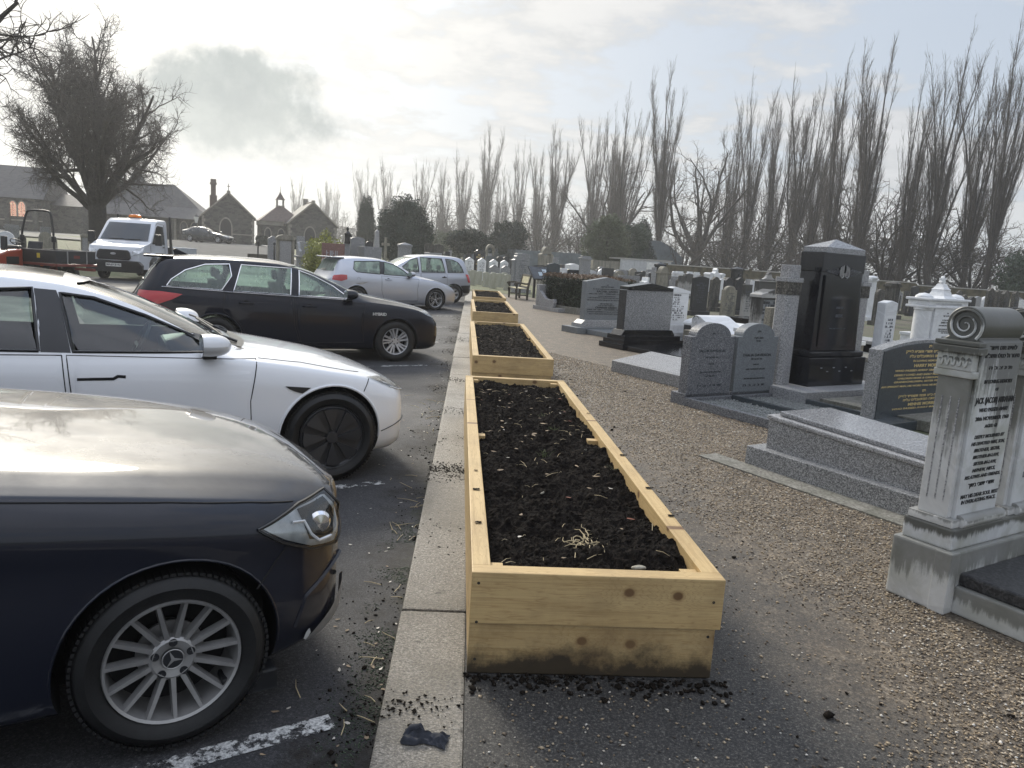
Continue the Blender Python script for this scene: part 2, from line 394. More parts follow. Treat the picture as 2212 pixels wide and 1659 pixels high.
        col = n.mix(n.ramp(n.noise(70, 3, .8), (.66, 0.0), (.74, .45)), col, (.10, .06, .03))
        n.bump(line, .12, .002); return n.done(col, .55)
    M['wood_x'] = wood('pale_timber', 0.25, 0); M['wood_y'] = wood('pale_timber_long', .05, 1); M['wood_dirty'] = wood('stained_timber', 1.0, 0, .86)
    M['post_wood'] = wood('post_timber', .2, 2)
    # stones
    M['g_dark'] = granite('dark_speckled_granite', (.12, .125, .135), (.028, .03, .036), (.34, .345, .36), 170, .42)
    M['g_mid'] = granite('mid_grey_granite', (.225, .23, .235), (.06, .062, .066), (.48, .48, .48), 150, .42)
    M['g_pale'] = granite('pale_grey_granite', (.30, .30, .305), (.11, .11, .115), (.5, .5, .5), 150, .42)
    M['g_top'] = granite('polished_grey_granite', (.22, .225, .235), (.08, .085, .09), (.46, .46, .47), 190, .16)
    M['g_smooth'] = granite('smooth_blue_grey_stone', (.165, .18, .19), (.12, .13, .14), (.22, .235, .245), 120, .4)
    M['g_green'] = granite('grey_green_stone', (.125, .14, .14), (.085, .095, .095), (.17, .185, .185), 160, .45)
    M['slate'] = granite('dark_blue_slate', (.058, .068, .075), (.042, .050, .056), (.075, .086, .094), 120, .25)
    M['black'] = granite('polished_black_granite', (.010, .011, .014), (.006, .006, .008), (.022, .023, .028), 200, .13)
    M['black_w'] = granite('weathered_black_stone', (.028, .028, .03), (.012, .012, .013), (.06, .06, .06), 90, .5)
    M['stone'] = granite('buff_stone', (.27, .25, .20), (.17, .155, .12), (.36, .34, .28), 90, .75, stain=.5)
    M['stone_dk'] = granite('sooty_stone', (.10, .092, .08), (.04, .037, .03), (.2, .19, .165), 60, .8, stain=.8, stc=(.018, .018, .017))
    M['portland'] = granite('cream_portland_stone', (.42, .41, .34), (.33, .32, .26), (.52, .51, .43), 70, .8, stain=.35, stc=(.17, .18, .12))
    M['pink'] = granite('red_granite', (.17, .075, .06), (.07, .03, .026), (.34, .19, .16), 150, .25)
    M['marble'] = marble('white_marble'); M['marble_w'] = marble('weathered_marble', 1.0, (.60, .61, .61), (.055, .055, .045), green=.5)
    M['marble_b'] = marble('marble_plinth', .7, (.60, .60, .585), green=.35); M['marble_s'] = marble('sooty_marble', 1.0, (.34, .335, .32), (.022, .022, .02))
    M['concrete'] = granite('concrete', (.20, .19, .165), (.12, .115, .10), (.28, .27, .24), 60, .85, stain=.5, stc=(.07, .075, .05))
    M['gold'] = plain('gold_lettering', (.72, .55, .24), .4, .35, .1)
    M['ink'] = plain('black_lettering', (.012, .013, .016), .5); M['grey_ink'] = plain('grey_lettering', (.09, .10, .115), .5)
    M['white_ink'] = plain('white_lettering', (.62, .62, .62), .5); M['pale_ink'] = plain('pale_lettering', (.30, .31, .33), .5)
    M['chips'] = plain('stone_chips', (.28, .29, .28), .7, var=.5, sc=60, bump=.6)
    # vegetation
    for nm, c in (('bark', (.036, .031, .027)), ('bark_pop', (.060, .053, .047)), ('twig', (.055, .047, .040)), ('twig_pop', (.078, .064, .052))):
        M[nm] = plain(nm, c, .85, var=.35, sc=9, bump=.7)
    for nm, c in (('leaf_dark', (.012, .022, .013)), ('leaf_yew', (.012, .024, .014)), ('leaf_mid', (.035, .055, .030)), ('leaf_olive', (.085, .10, .055)), ('leaf_gold', (.20, .21, .035)), ('leaf_hedge', (.020, .030, .014)), ('leaf_brown', (.12, .075, .045))):
        n = NT(nm); v = n.noise(1.1, 4, .6); w = n.noise(14, 2, .6)
        col = n.mix(n.ramp(w, (.4, 0.0), (.65, .7)), n.ramp(v, (.35, tuple(x*.55 for x in c)), (.65, tuple(x*1.35 for x in c))), tuple(x*1.9 for x in c))
        M[nm] = n.done(col, .6)
    n = NT('grass'); v = n.noise(30, 5, .7); w = n.noise(1.3, 5, .6)
    col = n.mix(n.ramp(w, (.35, 0.0), (.65, 1.0)), n.ramp(v, (.3, (.055, .075, .03)), (.7, (.14, .17, .065))), n.ramp(v, (.3, (.07, .07, .035)), (.7, (.19, .17, .09))))
    n.bump(v, .8, .04); M['grass'] = n.done(col, .8)
    n = NT('cemetery_ground'); v = n.noise(24, 5, .7); w = n.noise(.35, 5, .6)
    col = n.mix(n.ramp(w, (.4, 0.0), (.6, .8)), n.ramp(v, (.3, (.05, .045, .035)), (.7, (.15, .13, .10))), n.ramp(v, (.3, (.05, .06, .028)), (.7, (.11, .13, .055))))
    n.bump(v, .8, .03); M['earth'] = n.done(col, .85)
    M['blade'] = plain('grass_blade', (.12, .15, .055), .7, var=.4, sc=3)
    M['straw'] = plain('straw', (.42, .34, .20), .7, var=.3, sc=8); M['deadleaf'] = plain('dead_leaf', (.22, .16, .10), .7, var=.5, sc=12)
    M['paleleaf'] = plain('pale_leaf', (.50, .46, .40), .6, var=.3, sc=12); M['redleaf'] = plain('red_leaf', (.16, .045, .022), .7, var=.4, sc=12)
    # buildings
    n = NT('rubble_wall'); co = n.co((1.6, 1.6, 3.0)); v = n.voro(1.5, co, out=1); e = n.voro(1.5, co, 'DISTANCE_TO_EDGE'); w = n.noise(9, 5, .7)
    col = n.ramp(v, (0, (.035, .033, .032)), (.5, (.075, .07, .064)), (1, (.14, .13, .112)))
    col = n.mix(n.ramp(e, (.0, .8), (.06, 0.0)), col, (.17, .16, .14)); col = n.mix(n.ramp(w, (.4, 0.0), (.7, .5)), col, (.05, .048, .043))
    n.bump(e, .5, .03); M['rubble'] = n.done(col, .85)
    n = NT('slate_roof'); co = n.co((2.2, 2.2, 4.5)); z = n.math('FRACT', n.math('MULTIPLY', n.xyz()[2], 5.0)); v = n.voro(1.6, co, out=1)
    col = n.ramp(v, (0, (.025, .025, .029)), (1, (.06, .058, .06))); col = n.mix(n.ramp(z, (0, .7), (.12, 0.0)), col, (.018, .018, .02))
    n.bump(z, .4, .02); M['roof'] = n.done(col, .55)
    M['tile'] = plain('roof_tile', (.09, .06, .048), .6, var=.3, sc=4); M['dress'] = plain('dressed_stone', (.27, .25, .21), .8, var=.25, sc=3)
    M['door'] = plain('dark_timber', (.022, .021, .021), .6); M['leadglass'] = plain('leaded_glass', (.03, .033, .037), .25, var=.4, sc=3)
    n = NT('lit_stained_glass'); v = n.voro(5, n.co((3, 3, 3)), out=1); sx = n.math('FRACT', n.math('MULTIPLY', n.math('ADD', n.xyz()[0], n.xyz()[2]), 2.4)); 
    col = n.ramp(v, (0, (.35, .12, .08)), (.5, (.85, .45, .3)), (1, (.95, .7, .55)))
    n.l(n.mix(n.ramp(sx, (0, 1.0), (.14, 0.0)), col, (.05, .02, .02)), n.b.inputs['Emission Color']); n.b.inputs['Emission Strength'].default_value = .5
    M['litglass'] = n.done(col, .4)
    M['brickwall'] = plain('yellow_brick', (.095, .082, .048), .9, var=.45, sc=3.0, bump=.4); M['coping'] = plain('wall_coping', (.40, .385, .35), .7)
    M['sheet'] = plain('grey_sheet_fence', (.14, .165, .18), .5, .1, .15, 2); M['whitepanel'] = plain('white_panel', (.50, .51, .51), .5)
    # metals, plastics, cars
    M['iron'] = plain('black_iron', (.012, .012, .013), .45); M['chrome'] = plain('chrome', (.75, .75, .76), .12, 1.0, .03)
    M['alloy'] = plain('alloy', (.50, .50, .51), .32, .45, .1, 5); M['alloy_dk'] = plain('dusty_alloy', (.33, .325, .32), .36, .5, .2, 9)
    M['rubber'] = plain('tyre_rubber', (.0065, .0066, .007), .55, var=.5, sc=14, bump=.25); M['dark'] = plain('dark_cavity', (.006, .006, .0065), .8)
    M['plastic'] = plain('black_plastic', (.013, .0135, .015), .34); M['satin'] = plain('satin_black', (.02, .021, .024), .35); M['cover'] = plain('wheel_cover', (.028, .029, .032), .38); M['seat'] = plain('seat_fabric', (.03, .032, .036), .8)
    M['creamseat'] = plain('pale_seat', (.28, .29, .27), .7)
    def paint(name, c, rough=.22, metal=0.0, dust=.06, ci=1.5):
        n = NT(name); v = n.noise(2.2, 6, .7); z = n.xyz()[2]
        f = n.math('MULTIPLY', n.ramp(n.math('ADD', z, n.math('MULTIPLY', v, .25)), (.28, 1.0), (.62, .0)), dust*3)
        col = n.mix(f, c, (.10, .095, .085))
        return n.done(col, n.ramp(v, (.3, rough*.8), (.75, rough*1.35)), metal, Coat_Weight=1.0, Coat_Roughness=.03, Specular_IOR_Level=.3 if ci > 1.4 else .08, Coat_IOR=ci)
    M['p_navy'] = paint('dark_blue_paint', (.003, .005, .014), .5, 0, .0, 1.42); M['p_white'] = paint('white_paint', (.79, .80, .82), .35)
    M['p_black'] = paint('black_paint', (.005, .0062, .013), .5, 0, .0, 1.36); M['p_silver'] = paint('silver_paint', (.46, .48, .53), .34, .55)
    M['p_silver2'] = paint('grey_silver_paint', (.40, .42, .47), .34, .55); M['p_van'] = paint('van_white_paint', (.62, .64, .68), .4)
    M['p_far'] = paint('charcoal_paint', (.02, .024, .03), .25, .3); M['p_orange'] = paint('orange_red_paint', (.33, .045, .018), .4); M['p_red'] = paint('dull_red_paint', (.16, .028, .02), .5)
    def glass(name, tint, trans=.65, rough=.02, fog=0.0):
        n = NT(name); g = n.t.nodes.new('ShaderNodeBsdfGlossy'); g.inputs[1].default_value = rough; g.inputs[0].default_value = (1, 1, 1, 1)
        t = n.t.nodes.new('ShaderNodeBsdfTransparent'); t.inputs[0].default_value = (*tint, 1)
        fr = n.t.nodes.new('ShaderNodeFresnel'); fr.inputs[0].default_value = 1.52
        mx = n.t.nodes.new('ShaderNodeMixShader'); n.l(n.math('ADD', fr.outputs[0], .03, True), mx.inputs[0]); n.l(t.outputs[0], mx.inputs[1]); n.l(g.outputs[0], mx.inputs[2])
        last = mx.outputs[0]
        if fog:
            d = n.t.nodes.new('ShaderNodeBsdfDiffuse'); n.l(n.ramp(n.noise(3, 5, .6, n.co((3, 3, .7))), (.3, (.34, .43, .38)), (.7, (.56, .66, .60))), d.inputs[0])
            tl = n.t.nodes.new('ShaderNodeBsdfTranslucent'); tl.inputs[0].default_value = (.6, .75, .68, 1)
            m1 = n.t.nodes.new('ShaderNodeMixShader'); m1.inputs[0].default_value = .55; n.l(d.outputs[0], m1.inputs[1]); n.l(tl.outputs[0], m1.inputs[2])
            m2 = n.t.nodes.new('ShaderNodeMixShader'); n.l(n.math('MULTIPLY', n.ramp(n.noise(2.2, 5, .65, n.co((4, 4, .8))), (.25, .55), (.6, 1.0)), fog), m2.inputs[0]); n.l(last, m2.inputs[1]); n.l(m1.outputs[0], m2.inputs[2]); last = m2.outputs[0]
        n.l(last, n.out.inputs[0]); n.t.nodes.remove(n.b); return n.mat
    M['glass'] = glass('tinted_window_glass', (.62, .72, .70)); M['glass_green'] = glass('green_window_glass', (.62, .78, .70), fog=.35)
    M['glass_fog'] = glass('misted_window_glass', (.7, .8, .75), fog=.85); M['glass_dark'] = glass('dark_window_glass', (.14, .16, .17)); M['lens'] = glass('clear_lens', (.9, .92, .92), rough=.05)
    M['lamp_red'] = plain('red_lens', (.42, .012, .016), .12, 0, .1, 3, Coat_Weight=1.0); M['lamp_refl'] = plain('lamp_reflector', (.62, .64, .66), .2, .25, .3, 16); M['amber'] = plain('amber_lens', (.85, .22, .02), .2)
    M['plate'] = plain('number_plate', (.72, .72, .68), .4); M['yellow'] = plain('yellow_label', (.65, .48, .04), .5); M['dropside'] = plain('white_aluminium', (.52, .55, .58), .45, .3)
    M['bench'] = plain('weathered_bench_wood', (.055, .048, .036), .8, var=.5, sc=14, bump=.4); M['benchpale'] = plain('pale_bench_panel', (.50, .46, .30), .7, var=.3, sc=8)
    M['cloth'] = plain('dirty_dark_cloth', (.024, .027, .036), .85, var=.4, sc=30, bump=.4); M['notice'] = plain('notice_sheet', (.36, .42, .45), .3); M['post'] = plain('lamp_glass', (.75, .75, .7), .3)
build_materials()

# ================================================================== vehicles
def cur(pts):
    """smooth curve through (x, v) points (monotone cubic)"""
    pts = sorted(pts); xs = np.array([p[0] for p in pts], float); ys = np.array([p[1] for p in pts], float)
    h = np.diff(xs); d = np.diff(ys)/h; m = np.zeros(len(xs)); m[0], m[-1] = d[0], d[-1]
    for i in range(1, len(xs)-1):
        if d[i-1]*d[i] > 0:
            w1, w2 = 2*h[i]+h[i-1], h[i]+2*h[i-1]; m[i] = (w1+w2)/(w1/d[i-1]+w2/d[i])
    def f(x):
        x = min(max(x, xs[0]), xs[-1]); i = min(int(np.searchsorted(xs, x, 'right'))-1, len(xs)-2); t = (x-xs[i])/h[i]
        return ((2*t**3-3*t*t+1)*ys[i]+(t**3-2*t*t+t)*h[i]*m[i]+(3*t*t-2*t**3)*ys[i+1]+(t**3-t*t)*h[i]*m[i+1])
    return f
def crom(P, sub):
    out = []; n = len(P)
    for i in range(n-1):
        p0, p1, p2, p3 = P[max(i-1, 0)], P[i], P[i+1], P[min(i+2, n-1)]
        for k in range(sub):
            t = k/sub
            out.append(tuple(.5*((2*b)+(-a+c)*t+(2*a-5*b+4*c-d)*t*t+(-a+3*b-3*c+d)*t**3) for a, b, c, d in zip(p0, p1, p2, p3)))
    out.append(P[-1]); return out

class Body:
    def __init__(s, **k):
        s.nose, s.tail = k['nose'], k['tail']; s.k = k
        for a in ('top', 'belt', 'hw', 'rw', 'bot'): setattr(s, a, cur(k[a]))
        s.crease = k.get('crease', 0.0)
    def ctrl(s, x, inset=0.0, floor=None):
        t, w, r = s.top(x)-inset, s.hw(x)-inset, s.rw(x)-inset; b = s.bot(x) if floor is None else floor
        e = min(s.belt(x), t-.02); g = t-e; drop = min(.085, g*.45) if g > .2 else min(.06, g*.5)
        sh = w-.05; r = min(r, sh-.004); et = t-drop; q = s.crease
        P = [(w-.11, b), (w-.035, b+.05), (w-.004, b+.40*(e-b)), (w-.004-q*.3, b+.68*(e-b)), (w-.012+q, b+.86*(e-b)), (sh, e),
             (sh+(r-sh)*.45+.012, e+(et-e)*.5), (r, et), (r*.86, t-drop*.45), (r*.5, t-drop*.12), (0, t)]
        return P
    def section(s, x, inset=0.0, floor=None, sub=3): return crom(s.ctrl(x, inset, floor), sub)
    def y_at(s, x, z):
        S = s.section(x)
        i0 = 0
        for (y0, z0), (y1, z1) in zip(S, S[1:]):
            if z0 <= z <= z1 and z1 > z0: return y0+(y1-y0)*(z-z0)/(z1-z0)
        return S[0][0] if z < S[0][1] else S[-4][0]
    def z_at(s, x, y):
        S = s.section(x)[::-1]; y = abs(y)
        for (y0, z0), (y1, z1) in zip(S, S[1:]):
            if y0 <= y <= y1 and y1 > y0: return z0+(z1-z0)*(y-y0)/(y1-y0)
        return S[-1][1]
    def solid(s, xs, inset=0.0, floor=None, mi=0, caps=True):
        mb = MB(); mb.m = mi; rings = []
        for x in xs:
            S = s.section(x, inset, floor)
            rings.append([(x, -y, z) for y, z in S] + [(x, y, z) for y, z in S[::-1][1:]])
        if caps:      # rounded ends
            for j, (i0, dx) in enumerate(((0, -.025), (-1, .03))):
                b = rings[i0]; zc = sum(p[2] for p in b)/len(b)
                nr = [(p[0]+dx, p[1]*.9, zc+(p[2]-zc)*.86) for p in b]
                rings = [nr]+rings if j == 0 else rings+[nr]
        n = len(rings[0]); vs = [p for r in rings for p in r]; fs = []
        for i in range(len(rings)-1):
            for j in range(n): fs.append((i*n+j, i*n+(j+1) % n, (i+1)*n+(j+1) % n, (i+1)*n+j))
        fs += [tuple(range(n-1, -1, -1)), tuple((len(rings)-1)*n+j for j in range(n))]
        return mb.add(vs, fs)

def stations(a, b, n, ends=.18):
    out = []; L = b-a
    for i in range(n+1):
        t = i/n; out.append(a+L*(t*(1-ends)+ends*(.5-.5*math.cos(PI*t))))
    return out

def wheel(root, pos, side, Rt, Rr, width, style, mats):
    """one wheel: tyre and rim; axis along y, outer face at -y for side=-1"""
    w = empty('wheel', pos); w.parent = root
    mb = MB(); h = width/2
    mb.lathe([(Rr*.98, -h*.80), (Rr+.012, -h*.93), (Rr+.5*(Rt-Rr), -h*1.02), (Rt-.022, -h*.90), (Rt-.004, -h*.72), (Rt, -h*.35), (Rt, h*.35), (Rt-.004, h*.72), (Rt-.022, h*.9), (Rr+.5*(Rt-Rr), h), (Rr, h*.8)], 56, 'y')
    # tread blocks round the shoulder
    for i in range(84):
        a = 2*PI*i/84
        for sg in (-1, 1):
            Mx = Matrix.Rotation(a, 4, 'Y') @ Matrix.Translation((Rt-.002, sg*h*.62, 0)); mb.box(-.006, .0035, -h*.24, h*.18, -.0075, .0075, Mx)
    mb.build('tyre', M['rubber'], w, smooth=True, sharp=40, fix=False)
    rb = MB(); rb.m = 0
    rb.lathe([(Rr*1.0, -h*.84), (Rr*.985, -h*.93), (Rr*.945, -h*.88), (Rr*.915, -h*.55), (Rr*.90, h*.6)], 56, 'y')        # lip and barrel
    rb.m = 1; rb.lathe([(Rr*.9, h*.3), (0.001, h*.3)], 40, 'y')                                                         # dark inside
    rb.lathe([(Rr*.52, -h*.06), (Rr*.52, h*.1), (.001, h*.1)], 32, 'y'); rb.m = 0
    rb.lathe([(Rr*.50, -h*.02), (Rr*.50, -h*.10), (Rr*.2, -h*.10), (.001, -h*.1)], 32, 'y') if style != 'aero' else None
    def spoke(a, r0, r1, w0, w1, y0, y1, skew=0.0, th=.03, mi=0):
        ca = a; vs = []
        for r, ww, yy, da in ((r0, w0, y0, 0), (r1, w1, y1, skew)):
            for sgn, dy, kw in ((-1, 0, .65), (1, 0, .65), (1, th, 1), (-1, th, 1)):
                c, s_ = math.cos(ca+da), math.sin(ca+da)
                px, pz = r*c - sgn*ww*kw*s_, r*s_ + sgn*ww*kw*c
                vs.append((px, yy+dy, pz))
        rb.m = mi; rb.add(vs, [(0, 1, 2, 3), (7, 6, 5, 4), (0, 4, 5, 1), (1, 5, 6, 2), (2, 6, 7, 3), (3, 7, 4, 0)]); rb.m = 0
    f0, f1 = -h*.62, -h*.88
    if style == 'multi':
        for i in range(15):
            a = 2*PI*i/15+.12
            spoke(a, Rr*.30, Rr*.965, .0125, .0085, f0, f1, 0, .03)
        rb.lathe([(Rr*.36, f0+.03), (Rr*.345, f0+.002), (Rr*.30, f0-.006), (Rr*.17, f0+.002), (Rr*.16, f0+.012), (.001, f0+.012)], 40, 'y')
        rb.m = 2
        for i in range(5):
            a = 2*PI*i/5+.3; c, s_ = .27*Rr*math.cos(a), .27*Rr*math.sin(a)
            rb.lathe([(.0135, f0-.008), (.0135, f0-.0055), (.001, f0-.005)], 14, 'y', Matrix.Translation((c, 0, s_)))
        rb.m = 2; rb.lathe([(Rr*.165, f0-.002), (Rr*.16, f0-.006), (.001, f0-.007)], 32, 'y')
        rb.m = 0; rb.lathe([(Rr*.165, f0-.0075), (Rr*.155, f0-.009), (Rr*.145, f0-.0075)], 32, 'y')
        for i in range(3):
            a = PI/2+2*PI*i/3+.35; vs = [(.034*math.cos(a), f0-.0095, .034*math.sin(a)), (.006*math.cos(a+PI/2), f0-.0105, .006*math.sin(a+PI/2)), (0, f0-.012, 0), (.006*math.cos(a-PI/2), f0-.0105, .006*math.sin(a-PI/2))]
            rb.add(vs, [(0, 1, 2), (0, 2, 3)])
    elif style == 'aero':
        rb.m = 3
        rb.lathe([(Rr*.97, f1+.004), (Rr*.93, f1-.004), (Rr*.88, f1+.006), (Rr*.3, f1+.012), (.001, f1+.010)], 56, 'y')
        for i in range(8):      # raised triangular blades
            a = 2*PI*i/8; pts = []
            for r, da in ((.16, .0), (.90, -.20), (.92, .10), (.90, .30)):
                pts.append((Rr*r*math.cos(a+da), Rr*r*math.sin(a+da)))
            base = [(x, f1+.008, z) for x, z in pts]; top = [(x*.97, f1-(.014 if k in (0, 3) else .022), z*.97) for k, (x, z) in enumerate(pts)]
            top[1] = (pts[1][0]*.97, f1-.004, pts[1][1]*.97)
            rb.add(base+top, [(0, 3, 2, 1), (4, 5, 6, 7), (0, 1, 5, 4), (1, 2, 6, 5), (2, 3, 7, 6), (3, 0, 4, 7)])
            rb.m = 2; a2 = a+.50; pts = [(Rr*r*math.cos(a2+da), Rr*r*math.sin(a2+da)) for r, da in ((.40, -.05), (.80, -.075), (.80, .045), (.40, .03))]
            rb.add([(x, f1+.0045, z) for x, z in pts], [(0, 1, 2, 3)]); rb.m = 3
        rb.lathe([(.045, f1-.004), (.04, f1-.016), (.001, f1-.016)], 20, 'y'); rb.m = 0
    elif style == 'swirl':
        for i in range(5):
            a = 2*PI*i/5+.2
            for k, (da, sk) in enumerate(((-.13, .10), (.17, .18), (.5, .12))):
                spoke(a+da, Rr*.22, Rr*.95, .016, .019 if k < 2 else .012, f0, f1, sk, .03)
        rb.lathe([(Rr*.30, f0+.02), (Rr*.27, f0-.006), (.001, f0-.008)], 28, 'y')
        rb.m = 2
        for i in range(5):
            a = 2*PI*i/5+.6; rb.lathe([(.011, f0-.009), (.001, f0-.009)], 10, 'y', Matrix.Translation((.21*Rr*math.cos(a), 0, .21*Rr*math.sin(a))))
    elif style == 'twin':
        for i in range(5):
            a = 2*PI*i/5+PI/2
            for sg in (-1, 1):
                spoke(a+sg*.16, Rr*.18, Rr*.95, .020, .022, f0+.004, f1+.004, sg*.06, .03, 3)
                spoke(a+sg*.10, Rr*.20, Rr*.93, .008, .008, f0, f1, sg*.05, .01)
        rb.m = 3; rb.lathe([(Rr*.22, f0+.02), (Rr*.2, f0-.004), (.001, f0-.006)], 24, 'y'); rb.m = 0
        rb.lathe([(.03, f0-.0065), (.001, f0-.008)], 16, 'y')
    else:      # 'five' / 'six'
        ns = 6 if style == 'six' else 5
        for i in range(ns):
            a = 2*PI*i/ns+.25; spoke(a, Rr*.15, Rr*.95, .03, .040, f0, f1, 0, .03)
        rb.lathe([(Rr*.26, f0+.02), (Rr*.22, f0-.006), (.001, f0-.008)], 24, 'y')
    rb.build('rim', [mats[0], M['dark'], M['satin'], M['cover' if style == 'aero' else 'plastic']], w, smooth=True, sharp=28, fix=False)
    w.rotation_euler = (0, 0, 0 if side < 0 else PI)
    return w

def surf_strip(B, pts, off, name, m, parent, side=-1, n=18, flip=False):
    """closed (x,z) outline laid on the body side as a grid of columns"""
    xs = [p[0] for p in pts]; x0, x1 = min(xs), max(xs)
    def lim(x):
        zs = []
        for (xa, za), (xb, zb) in zip(pts, pts[1:]+pts[:1]):
            if abs(xb-xa) < 1e-9: continue
            if min(xa, xb)-1e-9 <= x <= max(xa, xb)+1e-9: zs.append(za+(zb-za)*(x-xa)/(xb-xa))
        return (min(zs), max(zs)) if zs else (pts[0][1], pts[0][1])
    def fn(u, v):
        x = x0+(x1-x0)*min(max(u, 1e-5), 1-1e-5); a, b = lim(x); z = a+(b-a)*v
        return (x, side*(B.y_at(x, z)+off), z)
    mb = MB(); mb.grid(fn, n, 8); return mb.build(name, m, parent, smooth=True, sharp=60)
def surf_line(B, pts, rad, mb, side=-1, off=0.0, closed=False, n=10):
    P = []
    seq = pts+[pts[0]] if closed else pts
    for (xa, za), (xb, zb) in zip(seq, seq[1:]):
        for k in range(n): t = k/n; P.append((xa+(xb-xa)*t, za+(zb-za)*t))
    P.append(seq[-1]); mb.tube([(x, side*(B.y_at(x, z)+off), z) for x, z in P], rad, 5)

def car(name, label, spec, X, Yp, head, ztyre=-.08, group=None, flip=False, cat='car'):
    """spec dict -> a parked car. (X, Yp) is the ground under the front hub on the side facing us"""
    B = Body(**spec['body']); paint, Rt, Rr, WB = spec['paint'], spec['Rt'], spec['Rr'], spec['wb']
    hwid = B.hw(-1.0); sd = 1 if flip else -1
    left = Vector((-math.sin(head), math.cos(head), 0)); c = Vector((X, Yp, 0)) - sd*left*hwid
    root = empty(name, (c.x, c.y, ztyre), head, label, cat, group)
    body = B.solid(stations(B.tail, B.nose, spec.get('n', 46))).build('body', [paint, M['dark']], None, fix=True)
    cut = []
    for x in (0, -WB):
        for sg in (-1, 1):
            mb = MB(); mb.m = 1; ya, yb = (B.hw(x)-.27)*sg, 1.15*sg
            mb.prism([(x+(Rt+.045)*math.cos(2*PI*i/40), Rt+(Rt+.045)*math.sin(2*PI*i/40)) for i in range(40)], ya, yb, 'y')
            cut.append(mb.build('cutter', [paint, M['dark']], None, weld=True))
    cab = spec['cabin']; cx = [cab[0]+(cab[1]-cab[0])*i/22 for i in range(23)]
    cut.append(B.solid(cx, .055, .42, 1, caps=False).build('cutter', [paint, M['dark']], None))
    for w in spec['windows']:
        for sg in (-1, 1):
            mb = MB(); mb.m = 1; mb.prism(w['pts'], *( (.35*sg, 1.2*sg)), 'y'); cut.append(mb.build('cutter', [paint, M['dark']], None))
    for wd, fwd in ((spec['screen'], 1), (spec['rearscreen'], -1)):
        z0, z1, w0, w1, xm = wd; mb = MB(); mb.m = 1; xe = (B.nose if fwd > 0 else B.tail)+.5*fwd
        mb.prism([(-w0, z0), (w0, z0), (w1, z1), (-w1, z1)], xm, xe, 'x'); cut.append(mb.build('cutter', [paint, M['dark']], None))
    for ct in cut:
        md = body.modifiers.new('b', 'BOOLEAN'); md.operation = 'DIFFERENCE'; md.solver = 'EXACT'; md.object = ct
    bpy.context.view_layer.update(); apply_mods(body); body.parent = root
    for ct in cut: kill(ct)
    body.data.shade_smooth(); body.data.set_sharp_from_angle(angle=R(32))
    # glass
    for w in spec['windows']:
        for sg in (-1, 1):
            g = surf_strip(B, w['pts'], -.010, 'side_window', M[w.get('glass', spec['glass'])], root, sg)
            if sg == sd:
                mb = MB(); surf_line(B, w['pts'], .010, mb, sg, .001, True); mb.build('window_trim', M[spec.get('trim', 'plastic')], g, smooth=True)
    for wd, nm in ((spec['screen_x'], 'windscreen'), (spec['rear_x'], 'rear_window')):
        xa, xb, mg = wd; mb = MB()
        mb.grid(lambda u, v: (lambda x: (lambda y: (x, y, B.z_at(x, y)-.012))((2*v-1)*(B.rw(x)-mg)))(xa+(xb-xa)*u), 14, 14)
        mb.build(nm, M[spec['glass'] if nm == 'windscreen' else spec.get('rglass', spec['glass'])], root, smooth=True)
    for q in spec.get('pillars', []): surf_strip(B, q, .003, 'window_pillar', M['satin'], root, sd, 10)
    # doors and seams on the side facing us
    for d in spec['doors']:
        q = d['pts']
        dr = surf_strip(B, q, .0015, 'door', paint, root, sd, 26)
        mb = MB(); surf_line(B, q, .0038, mb, sd, .0, True, 14); mb.build('door_gap', M['dark'], dr, smooth=True)
        if 'handle' in d:
            hx, hz, hl, hs = d['handle']; mb = MB()
            if hs == 'flush':
                surf_line(B, [(hx, hz+.012), (hx-.045, hz+.016), (hx-.07, hz), (hx-hl, hz)], .013, mb, sd, -.006); hm = M['plastic']
            else:
                y = sd*(B.y_at(hx, hz)); mb.tube([(hx, y-.004*-sd, hz), (hx-.02, y+sd*.032, hz+.004), (hx-hl*.5, y+sd*.042, hz+.006), (hx-hl+.02, y+sd*.034, hz+.004), (hx-hl, y, hz)], [.012, .013, .014, .013, .012], 8); hm = paint if hs == 'paint' else M['plastic']
            mb.build('handle', hm, dr, smooth=True)
            if hs != 'flush':
                mb = MB(); mb.lathe([(.045, 0), (.001, .001)], 16, 'y', Matrix.Translation((hx-hl*.5, sd*(B.y_at(hx-hl*.5, hz)+.003), hz-.002))); mb.build('handle_recess', M['dark'], dr, smooth=True)
    if spec.get('seams'):
        for i, q in enumerate(spec['seams']):
            mb = MB(); surf_line(B, q, .0035, mb, sd, 0, False, 12); mb.build('panel_gap', M['dark'], root, smooth=True)
    # wheel-arch lips
    for x in (0, -WB):
        mb = MB(); P = []
        for i in range(27):
            a = PI*(-.03+1.06*i/26); xx, zz = x+(Rt+.048)*math.cos(a), Rt+(Rt+.048)*math.sin(a)
            if zz > B.bot(xx)+.03: P.append((xx, sd*(B.y_at(xx, zz)-.002), zz))
        mb.tube(P, spec.get('lip', .010), 6); mb.build('arch_lip', M[spec['arch']] if spec.get('arch') else paint, root, smooth=True)
    for x in (0, -WB):
        for sg in (-1, 1): wheel(root, (x, sg*(B.hw(x)-.115), Rt), sg, Rt, Rr, spec.get('tw', .215), spec['wheel'] if 'wheel' in spec else 'five', [M[spec.get('alloy', 'alloy')]])
    # mirrors
    mx, mz, mm = spec['mirror']
